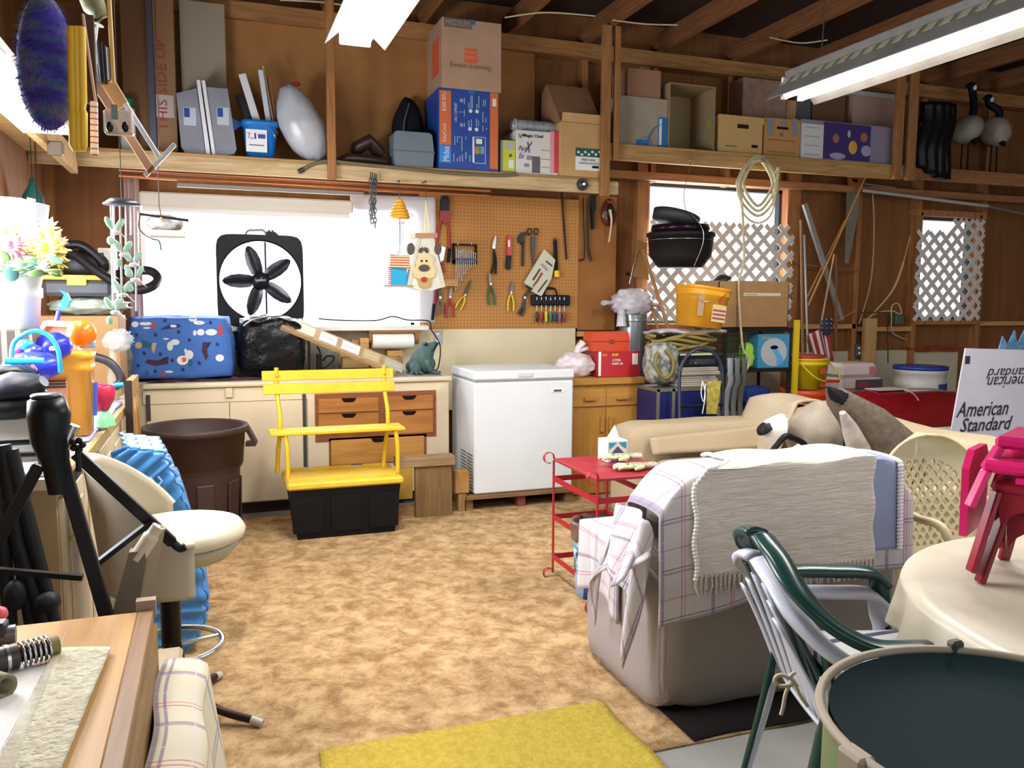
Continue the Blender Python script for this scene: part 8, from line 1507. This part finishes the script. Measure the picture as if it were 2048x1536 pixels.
# ---- round table -------------------------------------------------
RT = V((2.38, 1.26, 0)); RR_ = .745; t = T('round_table', 'round table under the cream vinyl cloth', 'table', RT)
MB().lathe([(0, .685), (RR_-.02, .685), (RR_-.01, .70), (RR_-.02, .712), (0, .712)], RT, 48).build('tabletop', mt('b8b4a8', .5), t)
for k in range(4): a = .6+k*pi/2; MB().tube([RT+V((cos(a)*.5, sin(a)*.5, .69)), RT+V((cos(a)*.56, sin(a)*.56, .003))], .02, 10).build('leg', mt('c8c4b8', .4), t)
def tc(u, v):
    a = 2*pi*u; 
    if v < .5: r = RR_*v*2; return RT+V((cos(a)*r, sin(a)*r, .718+.002*nz((cos(a)*r*6, sin(a)*r*6, 0))))
    s = (v-.5)*2; w = sin(a*17)*.018+sin(a*29+1)*.010; r = RR_+.008+w*s+.02*s; return RT+V((cos(a)*r, sin(a)*r, .718-s*(.155+.02*sin(a*7))))
one(MB().grid(tc, 200, 40, .003), 'tablecloth', mt('d4ccba', .35, c2='c4baa4', sc=.7), 'cream vinyl cloth hanging over the round table edge', 'tablecloth')
# kids stools and chair stack
MRN = mt('7c1424', .3); PNK = mt('d01c64', .3)
def stool(label, c, s, h, m, rz, z0, lg=0.):
    t = T('kids_stool', label, 'stool', (c[0], c[1], z0), rz); M_ = Matrix.Translation(V((c[0], c[1], z0))) @ Matrix.Rotation(rz, 4, 'Z')
    def B_(): b = MB(); b.T = M_; return b
    B_().box((-s, -s, h-.035), (s, s, h), .01).build('seat', m, t)
    for i in (-1, 1):
        for j in (-1, 1): B_().bar((i*(s-.012), j*(s-.012), h-.03), (i*(s+.03-lg*.12), j*(s+.03-lg*.12), .001+lg), .035, .018, .004).build('leg', m, t)
    for i in (-1, 1) if not lg else ():
        n = 10; w = s-.02; P = [(-w, h-.035), (w, h-.035), (w, h-.09)]+[(w*cos(k*pi/n)*.9, h-.14+.07*sin(k*pi/n)) for k in range(n+1)]+[(-w, h-.09)]
        B_().prism(P, (0, i*(s-.008), 0), (1, 0, 0), (0, 0, 1), (0, -.008*i, 0)).build('apron', m, t); b = B_(); b.prism(P, (i*(s-.008), 0, 0), (0, 1, 0), (0, 0, 1), (-.008*i, 0, 0)); b.build('apron', m, t)
    return t, M_
SCN = (2.19, 1.60); rz = radians(28)
stool('dark red plastic kids stool, lowest in the stack on round table', SCN, .115, .235, MRN, rz, .722)
stool('dark red plastic kids stool nested on the lowest one', (SCN[0]-.012, SCN[1]+.004), .125, .262, mt('8a1a2c', .3), rz, .7235+.03)
t, M_ = stool('bright pink kids stool nested above the dark red ones', (SCN[0]-.02, SCN[1]+.01), .14, .235, PNK, rz, .722+.115, .10)
t, M_ = stool('topmost pink kids chair with its back panel hanging at left', (SCN[0]+.03, SCN[1]+.03), .13, .215, mt('b8185c', .3), rz, .722+.195, .12)
b = MB(); b.T = M_; b.prism([(-.11, -.15), (.11, -.15), (.12, .05), (.07, .10), (-.07, .10), (-.12, .05)], (0, .19, .06), (1, 0, 0), (0, 0, 1), (0, .02, 0)); b.build('back_panel', PNK, t); b = MB(); b.T = M_; b.box((-.20, -.06, .1), (-.12, .06, .115)); b.build('hinge_arm', PNK, t)
# ---- stacked resin armchairs -------------------------------------
def resin(label, C, fdir, m, dz, slat, wd=.30, back=.86, arm_m=None):
    f = V((fdir[0], fdir[1], 0)).normalized(); w = V((-f.y, f.x, 0)); C = V(C); t = T('resin_armchair', label, 'chair', C, 0)
    P = lambda x, y, z: C+f*x+w*y+V((0, 0, z+dz))
    def strip(pts, wid, th, nm):
        pts = spline(pts, 6); n = len(pts)-1
        def g(u, v):
            i = min(int(round(u*n)), n); a = pts[max(i-1, 0)]; b = pts[min(i+1, n)]; d = (b-a).normalized(); s = d.cross(V((0, 0, 1))); s = s.normalized() if s.length > .2 else w
            k = wid[0]+(wid[1]-wid[0])*i/n; return pts[i]+s*(v-.5)*k+V((0, 0, -.010*(2*v-1)**2))
        return MB().grid(g, n, 4, th).build(nm, m, t)
    for s in (-1, 1):
        strip([P(-.35, s*.0+s*.02, back-.015), P(-.345, s*.12, back-.04), P(-.32, s*.21, back-.10), P(-.25, s*.27, .69), P(-.15, s*wd, .645), P(-.02, s*wd, .64), P(.11, s*wd, .635), P(.16, s*wd, .60)], (.045, .075), .022, 'arm_rail')
        MB().tube(spline([P(.145, s*wd, .62), P(.165, s*(wd-.01), .45), P(.19, s*(wd-.02), .003-dz)]), [.038]*4+[.030]*3+[.022]*6, 10, flat=.6).build('front_leg', m, t)
        MB().tube(spline([P(-.24, s*.22, .60), P(-.22, s*.20, .42), P(-.30, s*.21, .003-dz)]), [.016]*7+[.024]*6, 10, flat=.6).build('rear_leg', m, t)
    MB().grid(lambda u, v: P(-.2+u*.42, (v-.5)*(.44+.06*u), .41+.015*(2*v-1)**2+.02*u-.02*(u > .92)), 20, 16, .008).build('seat', m, t)
    for i in range(slat):
        y = (i-(slat-1)/2)*.50/slat; MB().grid(lambda u, v: P(-.205-.125*u-.02*u*u, y*(1-.35*u)+(v-.5)*.058*(1-.3*u), .43+u*(back-.47-abs(y)*.45)), 12, 2, .007).build('slat', m, t)
    return t, P
CC = (1.76, 1.785, 0); FD = (.95, -.31)
tW, P1 = resin('white slatted resin armchair stacked beneath the green one', CC, FD, mt('c4c8d8', .35), -.07, 7)
t, P2_ = resin('dark green resin armchair stacked on the white one by round table', CC, FD, mt('143a36', .25), .0, 5)
SC_ = mt('c4c2c4', .85, kind='stripe', c2='4c4668', sc=9, ax=1, amt=.22)
f = V((*FD, 0)).normalized(); w = V((-f.y, f.x, 0))
t = T('seat_cushion', 'blue, white and purple striped cushion on the green armchair', 'cushion', P2_(0, 0, .43)); mb = MB(); mb.T = Matrix.Translation(P2_(0, 0, .465)) @ Matrix((f, w, V((0, 0, 1)))).transposed().to_4x4(); rbox(mb, (-.14, -.20, -.028), (.22, .20, .028), .1); mb.build('cushion', SC_, t)
t['label'] = 'pale striped seat cushion lying in the green armchair'
tt = tW; y_ = 1.52; TWN = mt('c0b49c', .8)
for pp in (((1583, 1357), (1560, 1350), (1549, 1360), (1560, 1372), (1583, 1370)), ((1585, 1362), (1572, 1385), (1566, 1415), (1562, 1430)), ((1588, 1362), (1600, 1390), (1615, 1412)), ((1590, 1345), (1580, 1355), (1595, 1372))): MB().tube(spline([PY(a, b, y_) for a, b in pp]), .0045, 6).build('twine_strand', TWN, tt)
MB().sph(PY(1585, 1364, y_), .009, 8, 6).build('twine_knot', TWN, tt)
# beige lattice chair
LCm = mt('d2c49c', .4); t = T('lattice_chair', 'beige resin chair with pierced lattice back behind the round table', 'chair', (2.95, 2.62, 0)); y = 2.66; x0 = PY(1772, 960, y).x; x1 = PY(1958, 960, y).x; zt = PY(1862, 877, y).z; cx = (x0+x1)/2; hw = (x1-x0)/2
def lb(u, v):
    z = .40+(zt-.40)*v; k = 1 if v < .62 else sqrt(max(0, 1-((v-.62)/.38)**2.4)); x = cx+(u*2-1)*hw*max(k, .02)*(.82+.18*min(1, v*1.6)); return V((x, y+.10*v-.06*(2*u-1)**2, z))
def lm_(u, v):
    if not (.10 < v < .80 and .14 < u < .86) or ((u-.5)/.36)**2+((v-.45)/.36)**4 > 1: return True
    a = (u*11) % 1-.5; b = (v*9) % 1-.5; c_ = (u*11+.5) % 1-.5; d_ = (v*9+.5) % 1-.5; return min(abs(a)+abs(b), abs(c_)+abs(d_)) > .31
MB().grid(lb, 126, 126, .012, mask=lm_).build('back', LCm, t)
MB().grid(lambda u, v: V((cx-.21+u*.42, 2.28+v*.40, .40+.01*(2*u-1)**2)), 12, 12, .01).build('seat', LCm, t)
for s in (-1, 1):
    for yy in (2.31, 2.67): MB().tube([(cx+s*.19, yy, .40), (cx+s*.23, yy+(.03 if yy > 2.5 else -.03), .003)], [.022, .018], 10).build('leg', LCm, t)
    MB().tube(spline([(cx+s*(hw-.02), y+.0, .66), (cx+s*.25, 2.5, .64), (cx+s*.25, 2.36, .62), (cx+s*.24, 2.30, .42)]), .018, 8).build('arm', LCm, t)
# ---- green pop up bin ---------------------------------------------
c = V((1.282, .960, 0)); t = T('garden_bin', 'round olive pop up garden bin with a dark green inset top', 'bin', c); r = .335; GO = mt('66744a', .6, c2='58663e', sc=.8); KH = mt('9c8e78', .5)
MB().open_lathe([(.30, .0), (.32, .02), (r-.01, .34), (r-.012, .74), (r-.02, .76)], c, 56).build('side', GO, t); MB().lathe([(0, .0), (.30, .0), (.30, .01), (0, .01)], c, 40).build('bottom', GO, t)
MB().open_lathe([(0, .735), (.20, .74), (.29, .752), (r-.02, .775)], c, 56).build('inset_lid', mt('0e2628', .85, c2='0c2024', sc=.4), t)
MB().tube([c+V((cos(a)*(r-.005), sin(a)*(r-.005), .777)) for a in [2*pi*i/64 for i in range(64)]], .009, 8, True).build('rim', KH, t)
for ang, nm in ((pi*.97, 'rim_clip'),): q = c+V((cos(ang)*r, sin(ang)*r, .77)); MB().box(q-V((.015, .025, .05)), q+V((.02, .03, .015)), .006).build(nm, KH, t); MB().sph(q+V((-.005, -.01, -.07)), (.018, .02, .03), 12, 8).build('black_toggle', BLACK, t); MB().tube(spline([q+V((-.0, -.01, -.09)), q+V((-.02, -.03, -.15)), q+V((-.01, -.03, -.24))]), .004, 6).build('twine', TWN, t)
q = PZ(1925, 1312, .78); d = (q-c); d.z = 0; q = c+d.normalized()*r+V((0, 0, .775)); MB().box(q-V((.016, .012, .035)), q+V((.016, .012, .022)), .006).build('rim_buckle', mt('3a3a34', .5), t)
MB().sph(c+V((cos(pi*1.18)*r, sin(pi*1.18)*r, .62)), (.03, .03, .03), 12, 8).build('green_button', mt('14382c', .5), t)
